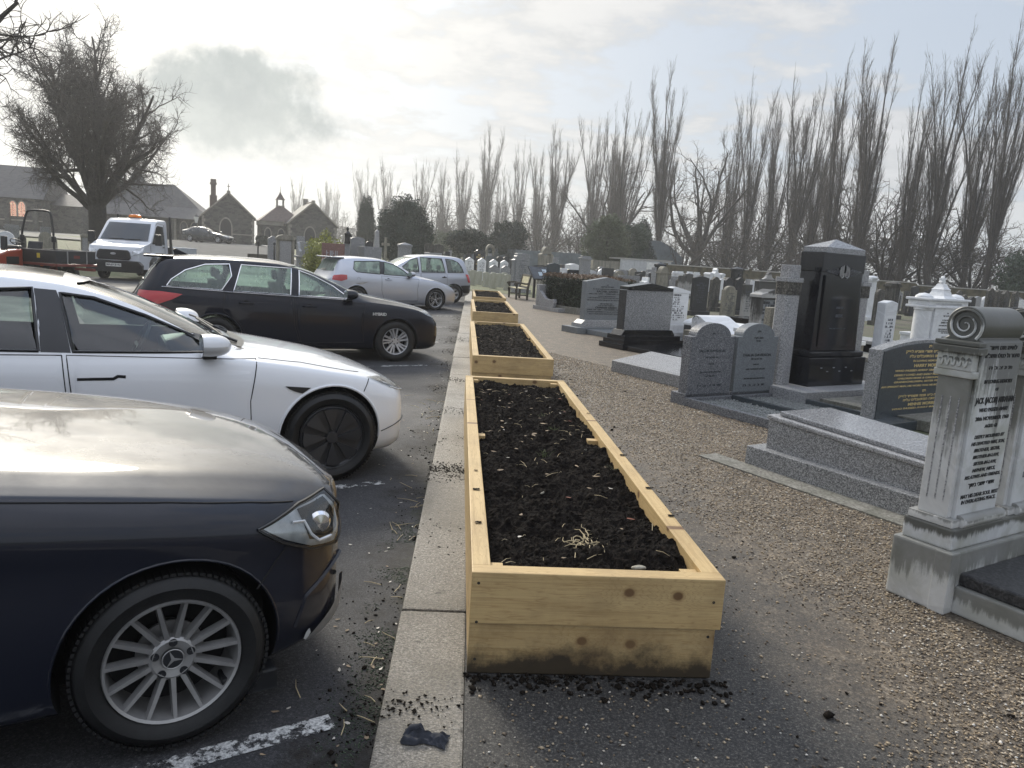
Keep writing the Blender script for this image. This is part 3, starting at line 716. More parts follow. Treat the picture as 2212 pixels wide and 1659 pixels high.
    for sg in (-1, 1):
        y = sg*(B.y_at(mx, mz-.05)); mr = empty('door_mirror', (mx, y, mz)); mr.parent = root
        mb = MB()
        def fn(u, v):
            a = 2*PI*v; b = PI*u; q = math.sin(b)**.8; x, y, z = .135*math.cos(b), .135*q*math.cos(a), .088*q*math.sin(a)*(1 if math.sin(a) > 0 else .75)
            return (max(x, -.048), sg*(.145+y+.25*max(-x, -.03)*0), z+.014*math.cos(a))
        mb.grid(fn, 18, 24)
        mb.build('mirror_housing', M[mm] if isinstance(mm, str) else mm, mr, smooth=True, sharp=60)
        g = MB(); g.lathe([(.001, 0), (.1, 0)], 20, 'x', Matrix.Translation((-.0495, sg*.145, .008)) @ Matrix.Diagonal((1, 1.2, .72, 1))); g.build('mirror_glass', M['chrome'], mr)
        a = MB(); a.box(-.04, .05, *sorted((sg*-.03, sg*.14)), -.085, -.055); a.build('mirror_arm', M['plastic'], mr, bevel=.008)
    # interior
    mb = MB(); mb.box(cab[0]+.3, cab[1]-.1, -.62, .62, .43, .47); x1 = cab[1]
    dz = spec.get('dash', .86); mb.prism([(x1-.45, dz-.25), (x1-.08, dz-.25), (x1-.05, dz-.02), (x1-.2, dz+.02), (x1-.42, dz-.01)], -.66, .66, 'y'); mb.build('dashboard', M['satin'], root, bevel=.02)
    for sx in spec['seats']:
        for sy in (-.37, .37):
            st = MB(); st.box(sx-.22, sx+.26, sy-.23, sy+.23, .46, .62)
            st.prism([(sx-.20, .58), (sx-.05, .58), (sx-.17, 1.10), (sx-.28, 1.10)], sy-.22, sy+.22, 'y'); st.prism([(sx-.23, 1.13), (sx-.15, 1.13), (sx-.17, 1.28), (sx-.24, 1.28)], sy-.12, sy+.12, 'y')
            st.build('car_seat', M[spec.get('seatm', 'seat')], root, smooth=True, bevel=.04, sharp=50)
    sw = MB(); Mx = Matrix.Translation((x1-.62, -.37, dz+.03)) @ Matrix.Rotation(R(-65), 4, 'Y')
    pts = [Mx @ Vector((.175*math.cos(2*PI*i/24), .175*math.sin(2*PI*i/24), 0)) for i in range(24)]; sw.tube(pts, .015, 6, closed=True)
    for a in (0, PI, -PI/2): sw.tube([Mx @ Vector((0, 0, -.01)), Mx @ Vector((.17*math.sin(a), .17*math.cos(a), 0))], .018, 6)
    sw.build('steering_wheel', M['plastic'], root, smooth=True)
    return root, B, sd

def patch(B, root, name, m, pts3, **k):
    mb = MB(); mb.add(pts3, [tuple(range(len(pts3)))]); return mb.build(name, m, root, **k)

def nose_patch(B, root, name, m, outline, th=.006, sd=-1):
    """outline given as (x, z) on the side wrapping the front corner; built as a thin proud shell"""
    o = surf_strip(B, outline, th, name, m, root, sd, 16); return o
def y_patch(B, root, name, m, x, y0, y1, z0, z1, th=.01, bev=.006, n=1):
    mb = MB(); mb.box(x-th, x+th, y0, y1, z0, z1); return mb.build(name, m, root, bevel=bev)

def build_cars():
    g = 'cars parked along the kerb'
    # ---------------- white electric saloon
    sp = dict(paint=M['p_white'], Rt=.334, Rr=.238, wb=2.875, glass='glass', wheel='aero', arch='p_white', alloy='plastic', tw=.235,
        pillars=[[(-1.63, .95), (-1.79, .955), (-1.83, 1.325), (-1.70, 1.315)], [(-.56, .945), (-.74, .95), (-.95, 1.05), (-.90, 1.06)]], body=dict(nose=.69, tail=-3.84,
            top=[(.69, .56), (.65, .635), (.5, .72), (.2, .815), (-.2, .895), (-.52, .955), (-.62, .985), (-.95, 1.14), (-1.35, 1.31), (-1.75, 1.41), (-2.15, 1.44), (-2.6, 1.42), (-3.0, 1.33), (-3.35, 1.20), (-3.6, 1.12), (-3.84, 1.06)],
            belt=[(.80, .50), (.6, .62), (.3, .74), (0, .80), (-.4, .86), (-.8, .90), (-1.7, .93), (-2.8, .965), (-3.84, .98)],
            hw=[(.69, .38), (.66, .56), (.59, .69), (.47, .79), (.28, .87), (.1, .905), (-.1, .92), (-1.5, .92), (-2.9, .925), (-3.5, .87), (-3.75, .78), (-3.84, .68)],
            rw=[(.80, .45), (.5, .60), (0, .68), (-.55, .72), (-.9, .66), (-1.6, .59), (-2.4, .58), (-3.2, .60), (-3.84, .60)],
            bot=[(.80, .22), (.5, .17), (-.5, .17), (-3.2, .18), (-3.84, .32)]),
        cabin=(-3.3, -.62),
        windows=[dict(pts=[(-.72, .945), (-1.62, .955), (-1.69, 1.30), (-1.50, 1.275), (-1.2, 1.17), (-.92, 1.045)]), dict(pts=[(-1.80, .96), (-2.7, .985), (-2.98, 1.08), (-2.75, 1.20), (-2.4, 1.29), (-1.84, 1.325)])],
        screen=(1.0, 1.36, .66, .52, -1.6), rearscreen=(1.16, 1.38, .5, .5, -2.8), screen_x=(-1.62, -.60, .035), rear_x=(-3.45, -2.6, .04),
        doors=[dict(pts=[(-.52, .90), (-.57, .62), (-.56, .30), (-1.55, .28), (-1.62, .55), (-1.655, .935)], handle=(-1.33, .79, .27, 'flush')), dict(pts=[(-1.68, .935), (-1.65, .55), (-1.58, .28), (-2.45, .30), (-2.62, .62), (-2.72, .95)], handle=(-2.32, .81, .27, 'flush'))],
        seams=[[(-.50, .90), (-.20, .86), (.25, .775)], [(.24, .66), (.29, .745)], [(.66, .40), (.40, .34)]], mirror=(-.84, 1.00, 'p_white'), seats=[-1.55, -2.55], dash=.90)
    root, B, sd = car('electric_saloon', 'white saloon with black wheel covers, parked between the dark blue car and the black estate', sp, -.95, 5.46, R(25), group=g)
    hl = surf_strip(B, [(.28, .755), (.48, .665), (.66, .60), (.64, .645), (.47, .725)], .004, 'headlight', M['lens'], root, sd, 16)
    surf_strip(B, [(.30, .752), (.49, .668), (.65, .605), (.63, .64), (.47, .72)], .0015, 'reflector', M['satin'], hl, sd, 12)
    mb = MB(); mb.tube([(x, sd*(B.y_at(x, z)+.003), z) for x, z in ((.64, .615), (.57, .635), (.48, .67))], .006, 5); mb.build('light_strip', M['lamp_refl'], hl, smooth=True)
    surf_strip(B, [(-.16, .705), (-.34, .72), (-.30, .69), (-.22, .665)], .006, 'camera_trim', M['plastic'], root, sd, 6)
    mb = MB(); mb.box(.40, .68, -.45, .45, .17, .24); mb.build('lower_grille', M['plastic'], root, bevel=.02)
    mb = MB(); mb.grid(lambda u, v: ((lambda y: (-.60+.10*u+.10*(y/.66)**2*-1, y, B.z_at(-.60+.1*u-.1*(y/.66)**2, y)+.004))((2*v-1)*.62)), 3, 18); mb.build('cowl_panel', M['plastic'], root, smooth=True)
    mb = MB(); mb.grid(lambda u, v: (lambda x: (x, (2*v-1)*(B.rw(x)-.10), B.z_at(x, (2*v-1)*(B.rw(x)-.10))+.003))(-1.68-1.35*u), 14, 14); mb.build('roof_glass', M['black'], root, smooth=True)
    for y0, y1 in ((-.50, .05), (.02, .55)):
        mb = MB(); P = [(-.70-.12*t, y0+(y1-y0)*t, B.z_at(-.70-.12*t, y0+(y1-y0)*t)+.018) for t in [i/6 for i in range(7)]]; mb.tube(P, .008, 5); mb.tube([(-.6, y0, B.z_at(-.6, y0)+.015), P[0]], .011, 5); mb.build('wiper', M['plastic'], root, smooth=True)
    # ---------------- dark blue car in the foreground
    sp = dict(paint=M['p_navy'], Rt=.305, Rr=.214, wb=2.84, glass='glass_dark', wheel='multi', alloy='alloy_dk', tw=.225,
        lip=.005, body=dict(nose=.70, tail=-3.92, crease=.014,
            top=[(.76, .60), (.73, .70), (.66, .77), (.45, .84), (.1, .905), (-.3, .96), (-.7, 1.01), (-.82, 1.04), (-1.2, 1.22), (-1.6, 1.36), (-2.0, 1.43), (-2.4, 1.44), (-2.9, 1.38), (-3.3, 1.22), (-3.6, 1.12), (-3.92, 1.02)],
            belt=[(.76, .54), (.6, .67), (.4, .755), (.1, .82), (-.3, .875), (-.7, .92), (-1.5, .94), (-2.8, .97), (-3.92, .98)],
            hw=[(.70, .42), (.68, .56), (.61, .69), (.48, .79), (.28, .865), (.05, .90), (-.1, .905), (-1.5, .90), (-2.9, .905), (-3.5, .86), (-3.8, .78), (-3.92, .68)],
            rw=[(.76, .50), (.6, .62), (.3, .70), (-.3, .76), (-.8, .74), (-1.2, .66), (-2, .57), (-3.2, .58), (-3.92, .60)],
            bot=[(.76, .22), (.5, .18), (-.5, .17), (-3.3, .18), (-3.92, .30)]),
        cabin=(-3.2, -.85),
        windows=[dict(pts=[(-1.0, .965), (-1.82, .975), (-1.88, 1.30), (-1.6, 1.25), (-1.25, 1.10)]), dict(pts=[(-1.98, .98), (-2.8, 1.0), (-3.0, 1.12), (-2.6, 1.27), (-2.02, 1.32)])],
        screen=(1.06, 1.36, .66, .52, -1.8), rearscreen=(1.16, 1.36, .5, .5, -2.9), screen_x=(-1.8, -.84, .035), rear_x=(-3.4, -2.8, .04),
        doors=[dict(pts=[(-.80, .93), (-.86, .62), (-.84, .29), (-1.75, .28), (-1.85, .55), (-1.88, .945)], handle=(-1.55, .80, .2, 'paint')), dict(pts=[(-1.91, .945), (-1.88, .55), (-1.78, .28), (-2.4, .30), (-2.6, .62), (-2.72, .96)], handle=(-2.4, .82, .2, 'paint'))],
        seams=[[(-.9, .93), (-.5, .90), (0, .84), (.25, .80), (.42, .765)], [(.27, .50), (.38, .635)]], mirror=(-1.0, 1.02, 'p_navy'), seats=[-1.7, -2.6], dash=.92)
    root, B, sd = car('dark_car', 'dark blue car nearest the camera, with a many-spoked alloy wheel and its bonnet reflecting clouds', sp, -.90, 2.36, R(29), ztyre=-.062, group=g)
    out = [(.27, .715), (.36, .650), (.48, .590), (.60, .565), (.645, .62), (.640, .69), (.58, .755), (.44, .755)]
    hl = surf_strip(B, out, .007, 'headlight', M['lens'], root, sd, 22)
    surf_strip(B, [(.29, .713), (.37, .658), (.48, .600), (.59, .578), (.63, .62), (.625, .685), (.57, .745), (.44, .745)], .002, 'reflector', M['lamp_refl'], hl, sd, 18)
    mb = MB(); surf_line(B, out, .006, mb, sd, .004, True, 8); mb.build('lamp_seal', M['plastic'], hl, smooth=True)
    surf_strip(B, [(.43, .74), (.565, .74), (.615, .67), (.58, .60), (.47, .63)], .004, 'lamp_bezel', M['satin'], hl, sd, 14)
    y = sd*(B.y_at(.5, .66))
    mb = MB(); mb.lathe([(.044, -.002), (.034, -.016), (.001, -.022)], 20, 'y', Matrix.Translation((.52, sd*(B.y_at(.52, .67)), .672)) @ Matrix.Rotation(R(0), 4, 'Z')); mb.build('projector', M['chrome'], hl, smooth=True)
    mb = MB(); mb.tube([(x, sd*(B.y_at(x, z)+.009), z) for x, z in ((.40, .71), (.45, .70), (.475, .65), (.51, .615), (.57, .61))], .006, 6); mb.build('light_strip', M['lamp_refl'], hl, smooth=True)
    mb = MB(); mb.box(.66, .725, -.34, .34, .42, .60); mb.build('grille', M['satin'], root, bevel=.02)
    mb = MB(); surf_line(B, [(.64, .50), (.55, .46), (.46, .41), (.42, .30)], .010, mb, sd, -.004, False, 8); mb.build('bumper_crease', M['p_navy'], root, smooth=True)
    b2 = surf_strip(B, [(.46, .215), (.54, .20), (.67, .22), (.69, .34), (.68, .40), (.60, .31), (.52, .26)], .016, 'bumper_trim', M['alloy_dk'], root, sd, 14)
    mb = MB(); mb.lathe([(.011, 0), (.010, .003), (.001, .0035)], 14, 'y', Matrix.Translation((.60, sd*(B.y_at(.60, .44)+.001), .44))); mb.build('parking_sensor', M['plastic'], root, smooth=True)
    surf_strip(B, [(.46, .235), (.475, .225), (.49, .25), (.485, .275), (.47, .27)], .018, 'bumper_scuff', M['whitepanel'], root, sd, 4)
    mb = MB(); mb.box(.15, .34, sd*.88 if sd < 0 else .80, -.80 if sd < 0 else .88, .12, .20); mb.build('splash_guard', M['plastic'], root, bevel=.01)
    # ---------------- black hybrid estate
    sp = dict(paint=M['p_black'], Rt=.316, Rr=.205, wb=2.60, glass='glass_green', wheel='swirl', tw=.205, trim='chrome',
        body=dict(nose=.80, tail=-3.64,
            top=[(.80, .62), (.76, .70), (.58, .80), (.3, .87), (-.1, .945), (-.42, 1.0), (-.52, 1.03), (-.9, 1.20), (-1.35, 1.37), (-1.8, 1.45), (-2.4, 1.465), (-3.0, 1.45), (-3.25, 1.42), (-3.38, 1.30), (-3.5, 1.12), (-3.58, .98), (-3.62, .88)],
            belt=[(.80, .54), (.6, .70), (.3, .80), (0, .85), (-.5, .885), (-1.5, .92), (-2.6, .955), (-3.3, .98), (-3.62, .82)],
            hw=[(.80, .42), (.77, .58), (.68, .71), (.48, .81), (.2, .865), (-.1, .88), (-1.5, .88), (-2.7, .885), (-3.2, .85), (-3.5, .79), (-3.62, .70)],
            rw=[(.80, .34), (.5, .60), (0, .68), (-.5, .70), (-.9, .65), (-1.6, .59), (-2.4, .58), (-3.2, .58), (-3.62, .60)],
            bot=[(.80, .22), (.5, .18), (-.5, .18), (-3.0, .19), (-3.64, .30)]),
        cabin=(-3.38, -.55),
        windows=[dict(pts=[(-.70, .94), (-1.46, .965), (-1.43, 1.32), (-1.22, 1.25), (-.95, 1.12)]), dict(pts=[(-1.58, .97), (-2.36, .995), (-2.24, 1.36), (-1.54, 1.345)]), dict(pts=[(-2.52, 1.0), (-3.22, 1.03), (-3.16, 1.12), (-2.98, 1.25), (-2.72, 1.34), (-2.40, 1.36), (-2.38, 1.20)])],
        screen=(1.04, 1.38, .62, .52, -1.7), rearscreen=(1.02, 1.36, .56, .50, -3.0), screen_x=(-1.7, -.5, .035), rear_x=(-3.56, -3.24, .06),
        doors=[dict(pts=[(-.48, .88), (-.54, .6), (-.50, .30), (-1.42, .28), (-1.50, .55), (-1.52, .93)], handle=(-1.22, .815, .19, 'paint')), dict(pts=[(-1.55, .93), (-1.53, .55), (-1.45, .28), (-2.16, .30), (-2.28, .55), (-2.50, .72), (-2.48, .96)], handle=(-2.10, .835, .19, 'paint'))],
        seams=[[(-.45, .89), (-.1, .87), (.3, .81), (.55, .73)]], mirror=(-.76, 1.0, 'p_black'), seats=[-1.45, -2.35], dash=.90, seatm='seat')
    root, B, sd = car('black_estate', 'black hybrid estate car with a roof fin and silver alloy wheels, behind the white saloon', sp, -1.12, 11.80, R(22), group=g)
    hl = surf_strip(B, [(.36, .79), (.52, .72), (.73, .65), (.75, .68), (.56, .785)], .006, 'headlight', M['lens'], root, sd, 12)
    surf_strip(B, [(.39, .786), (.53, .723), (.725, .657), (.74, .678), (.56, .775)], .002, 'reflector', M['lamp_refl'], hl, sd, 12)
    surf_strip(B, [(-3.02, .93), (-3.30, .96), (-3.56, .96), (-3.60, .84), (-3.34, .78), (-3.14, .86)], .014, 'tail_light', M['lamp_red'], root, sd, 14)
    mb = MB(); mb.box(-3.50, -3.12, -.50, .50, 1.405, 1.435); mb.build('spoiler', M['p_black'], root, bevel=.012)
    mb = MB(); mb.prism([(-2.90, 1.45), (-3.10, 1.44), (-3.12, 1.52), (-3.08, 1.53)], -.012, .012, 'y'); mb.build('roof_fin', M['p_black'], root, bevel=.004)
    surf_line_mb = MB(); surf_line(B, [(-.72, .925), (-1.5, .95), (-2.4, .98), (-3.28, 1.02)], .007, surf_line_mb, sd, .006, False, 12); surf_line_mb.build('chrome_strip', M['chrome'], root, smooth=True)
    mb = MB(); mb.box(-3.52, -3.50, -.42, .05, 1.08, 1.10); mb.build('rear_wiper', M['plastic'], root, bevel=.003)
    t = text_mesh('badge', 'HYBRID', .062, M['plate'], root, (-.27, sd*(B.y_at(-.27, .73)+.004), .73), (PI/2, 0, 0), extrude=.002, bold=.001)
    mb = MB(); mb.box(.70, .815, -.36, .36, .30, .42); mb.build('lower_grille', M['plastic'], root, bevel=.02)
    # ---------------- silver hatchback
    sp = dict(paint=M['p_silver'], Rt=.316, Rr=.228, wb=2.575, glass='glass_fog', wheel='twin', tw=.22,
        body=dict(nose=.84, tail=-3.32,
            top=[(.84, .58), (.78, .68), (.55, .78), (.2, .87), (-.2, .95), (-.5, 1.01), (-.62, 1.05), (-1.0, 1.24), (-1.4, 1.39), (-1.8, 1.455), (-2.3, 1.465), (-2.8, 1.44), (-2.98, 1.40), (-3.08, 1.25), (-3.2, 1.02), (-3.28, .9), (-3.32, .85)],
            belt=[(.84, .52), (.6, .68), (.3, .79), (0, .85), (-.5, .895), (-1.5, .93), (-2.6, .965), (-3.0, .97), (-3.32, .80)],
            hw=[(.84, .58), (.80, .68), (.7, .77), (.45, .85), (.2, .88), (-.1, .89), (-1.5, .89), (-2.6, .895), (-3.0, .86), (-3.22, .80), (-3.32, .72)],
            rw=[(.84, .45), (.5, .62), (0, .70), (-.6, .71), (-1, .66), (-1.6, .60), (-2.4, .59), (-3.0, .60), (-3.32, .62)],
            bot=[(.84, .20), (.5, .16), (-.5, .16), (-2.9, .17), (-3.32, .28)]),
        cabin=(-3.08, -.66),
        pillars=[[(-1.71, 1.0), (-1.84, 1.005), (-1.76, 1.365), (-1.62, 1.355)]],
        windows=[dict(pts=[(-.84, .975), (-1.72, 1.0), (-1.62, 1.355), (-1.32, 1.29), (-1.05, 1.15)]), dict(pts=[(-1.83, 1.005), (-2.55, 1.04), (-2.64, 1.12), (-2.56, 1.33), (-1.75, 1.365)])],
        screen=(1.07, 1.38, .64, .54, -1.7), rearscreen=(1.03, 1.34, .60, .52, -2.75), screen_x=(-1.7, -.62, .035), rear_x=(-3.22, -2.97, .06),
        doors=[dict(pts=[(-.58, .90), (-.64, .6), (-.60, .28), (-1.70, .26), (-1.80, .55), (-1.80, .955)], handle=(-1.50, .86, .19, 'paint'))],
        seams=[[(-.5, .90), (-.1, .87), (.3, .80), (.5, .74)], [(-.62, .25), (-1.9, .25), (-2.2, .27)]], mirror=(-.90, 1.03, 'p_silver'), seats=[-1.6, -2.35], dash=.92)
    root, B, sd = car('silver_hatchback', 'silver three-door hatchback with misted windows and a dented rear wing', sp, -1.06, 23.2, R(33), group=g)
    surf_strip(B, [(-2.86, .95), (-3.02, .955), (-3.24, .92), (-3.26, .80), (-3.02, .775), (-2.86, .83)], .012, 'tail_light', M['lamp_red'], root, sd, 12)
    hl = surf_strip(B, [(.42, .75), (.60, .66), (.78, .62), (.80, .66), (.6, .745)], .006, 'headlight', M['lens'], root, sd, 10)
    mb = MB(); mb.box(-3.20, -2.82, -.56, .56, 1.395, 1.43); mb.build('spoiler', M['p_silver'], root, bevel=.014)
    mb = MB(); mb.tube([(-2.52+.045*math.cos(a), sd*(B.y_at(-2.52, .85)+.001), .85+.045*math.sin(a)) for a in [2*PI*i/20 for i in range(20)]], .0025, 4, closed=True); mb.build('fuel_flap', M['dark'], root)
    mb = MB(); mb.tube([(-3.22, .1, 1.05), (-3.23, -.25, 1.07)], .012, 5); mb.build('rear_wiper', M['plastic'], root)
    surf_strip(B, [(-2.20, .78), (-2.42, .70), (-2.62, .71), (-2.45, .755)], .002, 'dent', M['alloy_dk'], root, sd, 8)
    # ---------------- silver people carrier, tail to the kerb
    sp = dict(paint=M['p_silver2'], Rt=.315, Rr=.20, wb=2.70, glass='glass_green', wheel='six', tw=.20, arch='plastic',
        body=dict(nose=.85, tail=-3.42,
            top=[(.85, .66), (.78, .78), (.5, .90), (.1, 1.0), (-.25, 1.08), (-.7, 1.30), (-1.1, 1.50), (-1.5, 1.60), (-2.2, 1.64), (-2.9, 1.62), (-3.15, 1.55), (-3.25, 1.35), (-3.35, 1.10), (-3.42, .95)],
            belt=[(.85, .60), (.5, .80), (.1, .88), (-.5, .93), (-2.6, 1.0), (-3.2, 1.02), (-3.42, .90)],
            hw=[(.85, .60), (.80, .70), (.6, .80), (.2, .86), (-1.5, .875), (-2.7, .875), (-3.1, .84), (-3.35, .78), (-3.42, .72)],
            rw=[(.85, .45), (.3, .65), (-.3, .70), (-1, .63), (-1.6, .60), (-3.0, .60), (-3.42, .66)],
            bot=[(.85, .22), (.5, .19), (-3.0, .20), (-3.42, .32)]),
        cabin=(-3.2, -.3),
        windows=[dict(pts=[(-.62, 1.0), (-1.36, 1.02), (-1.36, 1.50), (-1.1, 1.42), (-.8, 1.2)]), dict(pts=[(-1.46, 1.02), (-2.36, 1.045), (-2.28, 1.52), (-1.46, 1.525)]), dict(pts=[(-2.46, 1.05), (-3.10, 1.07), (-3.02, 1.28), (-2.9, 1.42), (-2.7, 1.50), (-2.42, 1.52)])],
        screen=(1.12, 1.52, .62, .52, -1.3), rearscreen=(1.12, 1.5, .60, .52, -2.9), screen_x=(-1.4, -.25, .035), rear_x=(-3.34, -3.14, .06),
        doors=[dict(pts=[(-.42, .92), (-.44, .3), (-1.36, .28), (-1.41, .98)], handle=(-1.16, .86, .17, 'dark')), dict(pts=[(-1.44, .98), (-1.40, .28), (-2.22, .3), (-2.42, .62), (-2.42, 1.01)], handle=(-2.22, .88, .17, 'dark'))],
        seams=[], mirror=(-.62, 1.08, 'p_silver2'), seats=[-1.2, -2.1], dash=1.0)
    rx_, ry_ = -.62, 27.2
    hd = R(28)+PI; WBz = 2.70
    fx, fy = rx_+math.cos(hd)*WBz, ry_+math.sin(hd)*WBz
    root, B, sd = car('silver_people_carrier', 'silver people carrier reversed into its bay beyond the silver hatchback', sp, fx, fy, hd, group=g, flip=True)
    surf_strip(B, [(-3.16, 1.02), (-3.30, 1.02), (-3.38, .74), (-3.28, .72)], .014, 'tail_light', M['lamp_red'], root, sd, 6)
    surf_strip(B, [(-3.02, .50), (-3.38, .50), (-3.38, .36), (-3.08, .36)], .014, 'bumper', M['plastic'], root, sd, 8)
    surf_strip(B, [(-2.96, .62), (-3.39, .64), (-3.38, .50), (-3.02, .50)], .010, 'rear_cladding', M['satin'], root, sd, 8)
    # ---------------- dark car by the chapels
    sp = dict(paint=M['p_far'], Rt=.33, Rr=.23, wb=2.9, glass='glass_dark', wheel='five', tw=.22,
        body=dict(nose=.84, tail=-3.9,
            top=[(.84, .58), (.5, .74), (0, .86), (-.55, .97), (-1.2, 1.24), (-1.8, 1.41), (-2.3, 1.44), (-2.9, 1.38), (-3.4, 1.2), (-3.9, 1.05)],
            belt=[(.84, .52), (.3, .74), (-.6, .88), (-1.7, .93), (-3.9, .98)],
            hw=[(.84, .62), (.6, .84), (0, .91), (-2.9, .92), (-3.7, .82), (-3.9, .70)], rw=[(.84, .5), (0, .68), (-.6, .72), (-1.6, .59), (-3.9, .60)], bot=[(.84, .22), (.5, .18), (-3.3, .18), (-3.9, .3)]),
        cabin=(-3.3, -.6), windows=[dict(pts=[(-.85, .96), (-1.7, .97), (-1.74, 1.30), (-1.3, 1.18)]), dict(pts=[(-1.84, .98), (-2.8, 1.0), (-3.0, 1.1), (-2.5, 1.27), (-1.88, 1.32)])],
        screen=(1.0, 1.36, .64, .52, -1.7), rearscreen=(1.15, 1.36, .5, .5, -2.9), screen_x=(-1.7, -.6, .035), rear_x=(-3.4, -2.8, .04),
        doors=[dict(pts=[(-.6, .9), (-.62, .3), (-1.7, .28), (-1.76, .94)]), dict(pts=[(-1.8, .94), (-1.74, .28), (-2.5, .3), (-2.8, .96)])], seams=[], mirror=(-.9, 1.0, 'p_far'), seats=[-1.6, -2.5], n=30)
    root, B, sd = car('dark_saloon', 'charcoal saloon standing beside the chapel wall, beyond the white pickup truck', sp, *FARCAR, ztyre=FARZ)
    hl = surf_strip(B, [(.42, .74), (.60, .66), (.78, .60), (.80, .65), (.6, .735)], .006, 'headlight', M['lamp_refl'], root, sd, 10)

# ================================================================== terrain
def sst(a, b, x):
    t = min(1, max(0, (x-a)/(b-a))); return t*t*(3-2*t)
def gh(x, y):
    """the left lawn climbs gently toward the chapels"""
    return 1.25*sst(38, 76, y)*sst(-3, -10, x)
KX0, KX1, AZ = -.238, .055, -.08
FARCAR = (-23.4, 72.3, R(-16)); FARZ = gh(-24, 73)+.02
def build_ground():
    mb = MB()
    xs = [-400, -200, -120, -80, -60, -50, -42, -36, -30, -26, -22, -18, -14, -12, -10, -8, -6.5, -5, -4, -3, -1, 3, 10, 30, 60, 120, 250, 500]; ys = [-60, -20, 0, 10, 20, 30, 38, 42, 46, 50, 54, 58, 62, 66, 70, 76, 85, 100, 130, 180, 260, 400, 700, 1200]
    for y in ys:
        for x in xs: mb.v.append((x, y, gh(x, y)-.11))
    n = len(xs); mb.f = [(j*n+i, j*n+i+1, (j+1)*n+i+1, (j+1)*n+i) for j in range(len(ys)-1) for i in range(n-1)]; mb.mi = [0]*len(mb.f)
    tag(mb.build('ground', M['grass'], smooth=True, fix=False), kind='structure')
    # car park
    mb = MB(); ys2 = [-6, 0, 10, 20, 30, 36, 40, 44]; 
    xe = [-30, -24, -18, -12, -8, -6.5, -5, -4, -3, KX0]
    for y in ys2:
        for x in xe: mb.v.append((x if x > -29 else -30, y, gh(x, y)+AZ))
    n = len(xe); mb.f = [(j*n+i, j*n+i+1, (j+1)*n+i+1, (j+1)*n+i) for j in range(len(ys2)-1) for i in range(n-1) if not (xe[i] < -17.5 and ys2[j] > 25)]; mb.mi = [0]*len(mb.f)
    tag(mb.build('car_park', M['asphalt'], fix=False), kind='structure')
    # lane running up to the chapels, pale kerb on its bend
    mb = MB(); P = [(-12, 40, 4.5), (-14, 46, 4.5), (-17, 54, 4.5), (-20, 62, 4.8), (-23.5, 70, 5), (-27, 78, 5)]
    Lp, Rp = [], []
    for x, y, w in P: Lp.append((x-w, y-.5, gh(x-w, y)+.0)); Rp.append((x+w, y+1.0, gh(x+w, y)+.0))
    mb.add(Lp+Rp, [(i, i+1, len(P)+i+1, len(P)+i) for i in range(len(P)-1)]); mb2 = mb
    for k in range(len(mb.v)): mb.v[k] = (mb.v[k][0], mb.v[k][1], mb.v[k][2]+.03)
    tag(mb.build('lane', M['tarmac'], fix=False), kind='structure')
    mb = MB(); path = [Vector((a, b, c+.06)) for a, b, c in Rp]; mb.tube(path, .11, 6); tag(mb.build('lane_kerb', M['coping']), kind='structure')
    mb = MB(); mb.add([(-60, 66, gh(-60, 66)+.0), (-27, 62, gh(-27, 62)+.0), (-27, 80, 1.22), (-60, 80, 1.22)], [(0, 1, 2, 3)]); tag(mb.build('forecourt', M['concrete'], fix=False), kind='structure')
    # cemetery ground right of the planters, gravel walk
    mb = MB(); xs = [KX1, 2, 6, 14, 30, 60, 100]; ys = [-6, 4, 10, 20, 34, 50, 70, 74]
    for y in ys:
        for x in xs: mb.v.append((x, y, -.006))
    n = len(xs); mb.f = [(j*n+i, j*n+i+1, (j+1)*n+i+1, (j+1)*n+i) for j in range(len(ys)-1) for i in range(n-1)]; mb.mi = [0]*len(mb.f)
    tag(mb.build('cemetery_ground', M['earth'], fix=False), kind='structure')
    mb = MB(); rnd = random.Random(3)
    edge = [(-6, 6.0), (1, 5.0), (3, 4.2), (6, 3.6), (9, 3.5), (12, 4.0), (16, 4.4), (20, 4.4), (25, 3.6), (30, 3.2), (34.5, 2.2)]
    vs = []
    for y, x1 in edge: vs += [(KX1, y, -.002), (x1, y, -.002)]
    mb.add(vs, [(2*i, 2*i+1, 2*i+3, 2*i+2) for i in range(len(edge)-1)])
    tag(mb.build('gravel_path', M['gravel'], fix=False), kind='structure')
    # grass bank near the far wall on the right
    mb = MB()
    for i in range(2):
        pass
    mb.add([(14, 44, 0), (70, 24, 0), (90, 50, .9), (18, 66, .9), (90, 75, .9), (20, 90, .9)], [(0, 1, 2, 3), (3, 2, 4, 5)]); tag(mb.build('grass_bank', M['earth'], fix=False), kind='structure')
    mb = MB(); mb.add([(-1.6, 36.4, .004), (.4, 35.2, .004), (3.0, 33.8, .004), (4.5, 37, .004), (3.2, 54, .004), (-4, 54, .004)], [(0, 1, 2, 3, 4, 5)]); tag(mb.build('grass_plot', M['grass'], fix=False), kind='structure')
    # kerb stones
    mb = MB(); y = -1.2; rnd = random.Random(5); edges = [-1.2, 1.35, 3.31, 5.6, 8.05, 10.4]
    while edges[-1] < 34: edges.append(edges[-1]+rnd.uniform(1.3, 2.1))
    for a, b in zip(edges, edges[1:]):
        k = 8; j0 = rnd.uniform(-.006, .006)
        dz = rnd.uniform(-.004, .003)
        mb.box(KX0+j0, KX1, a+.004, b-.004, -.16, .0+dz)
    kb = mb.build('kerb', M['kerb'], bevel=.012, seg=2); tag(kb, kind='structure')
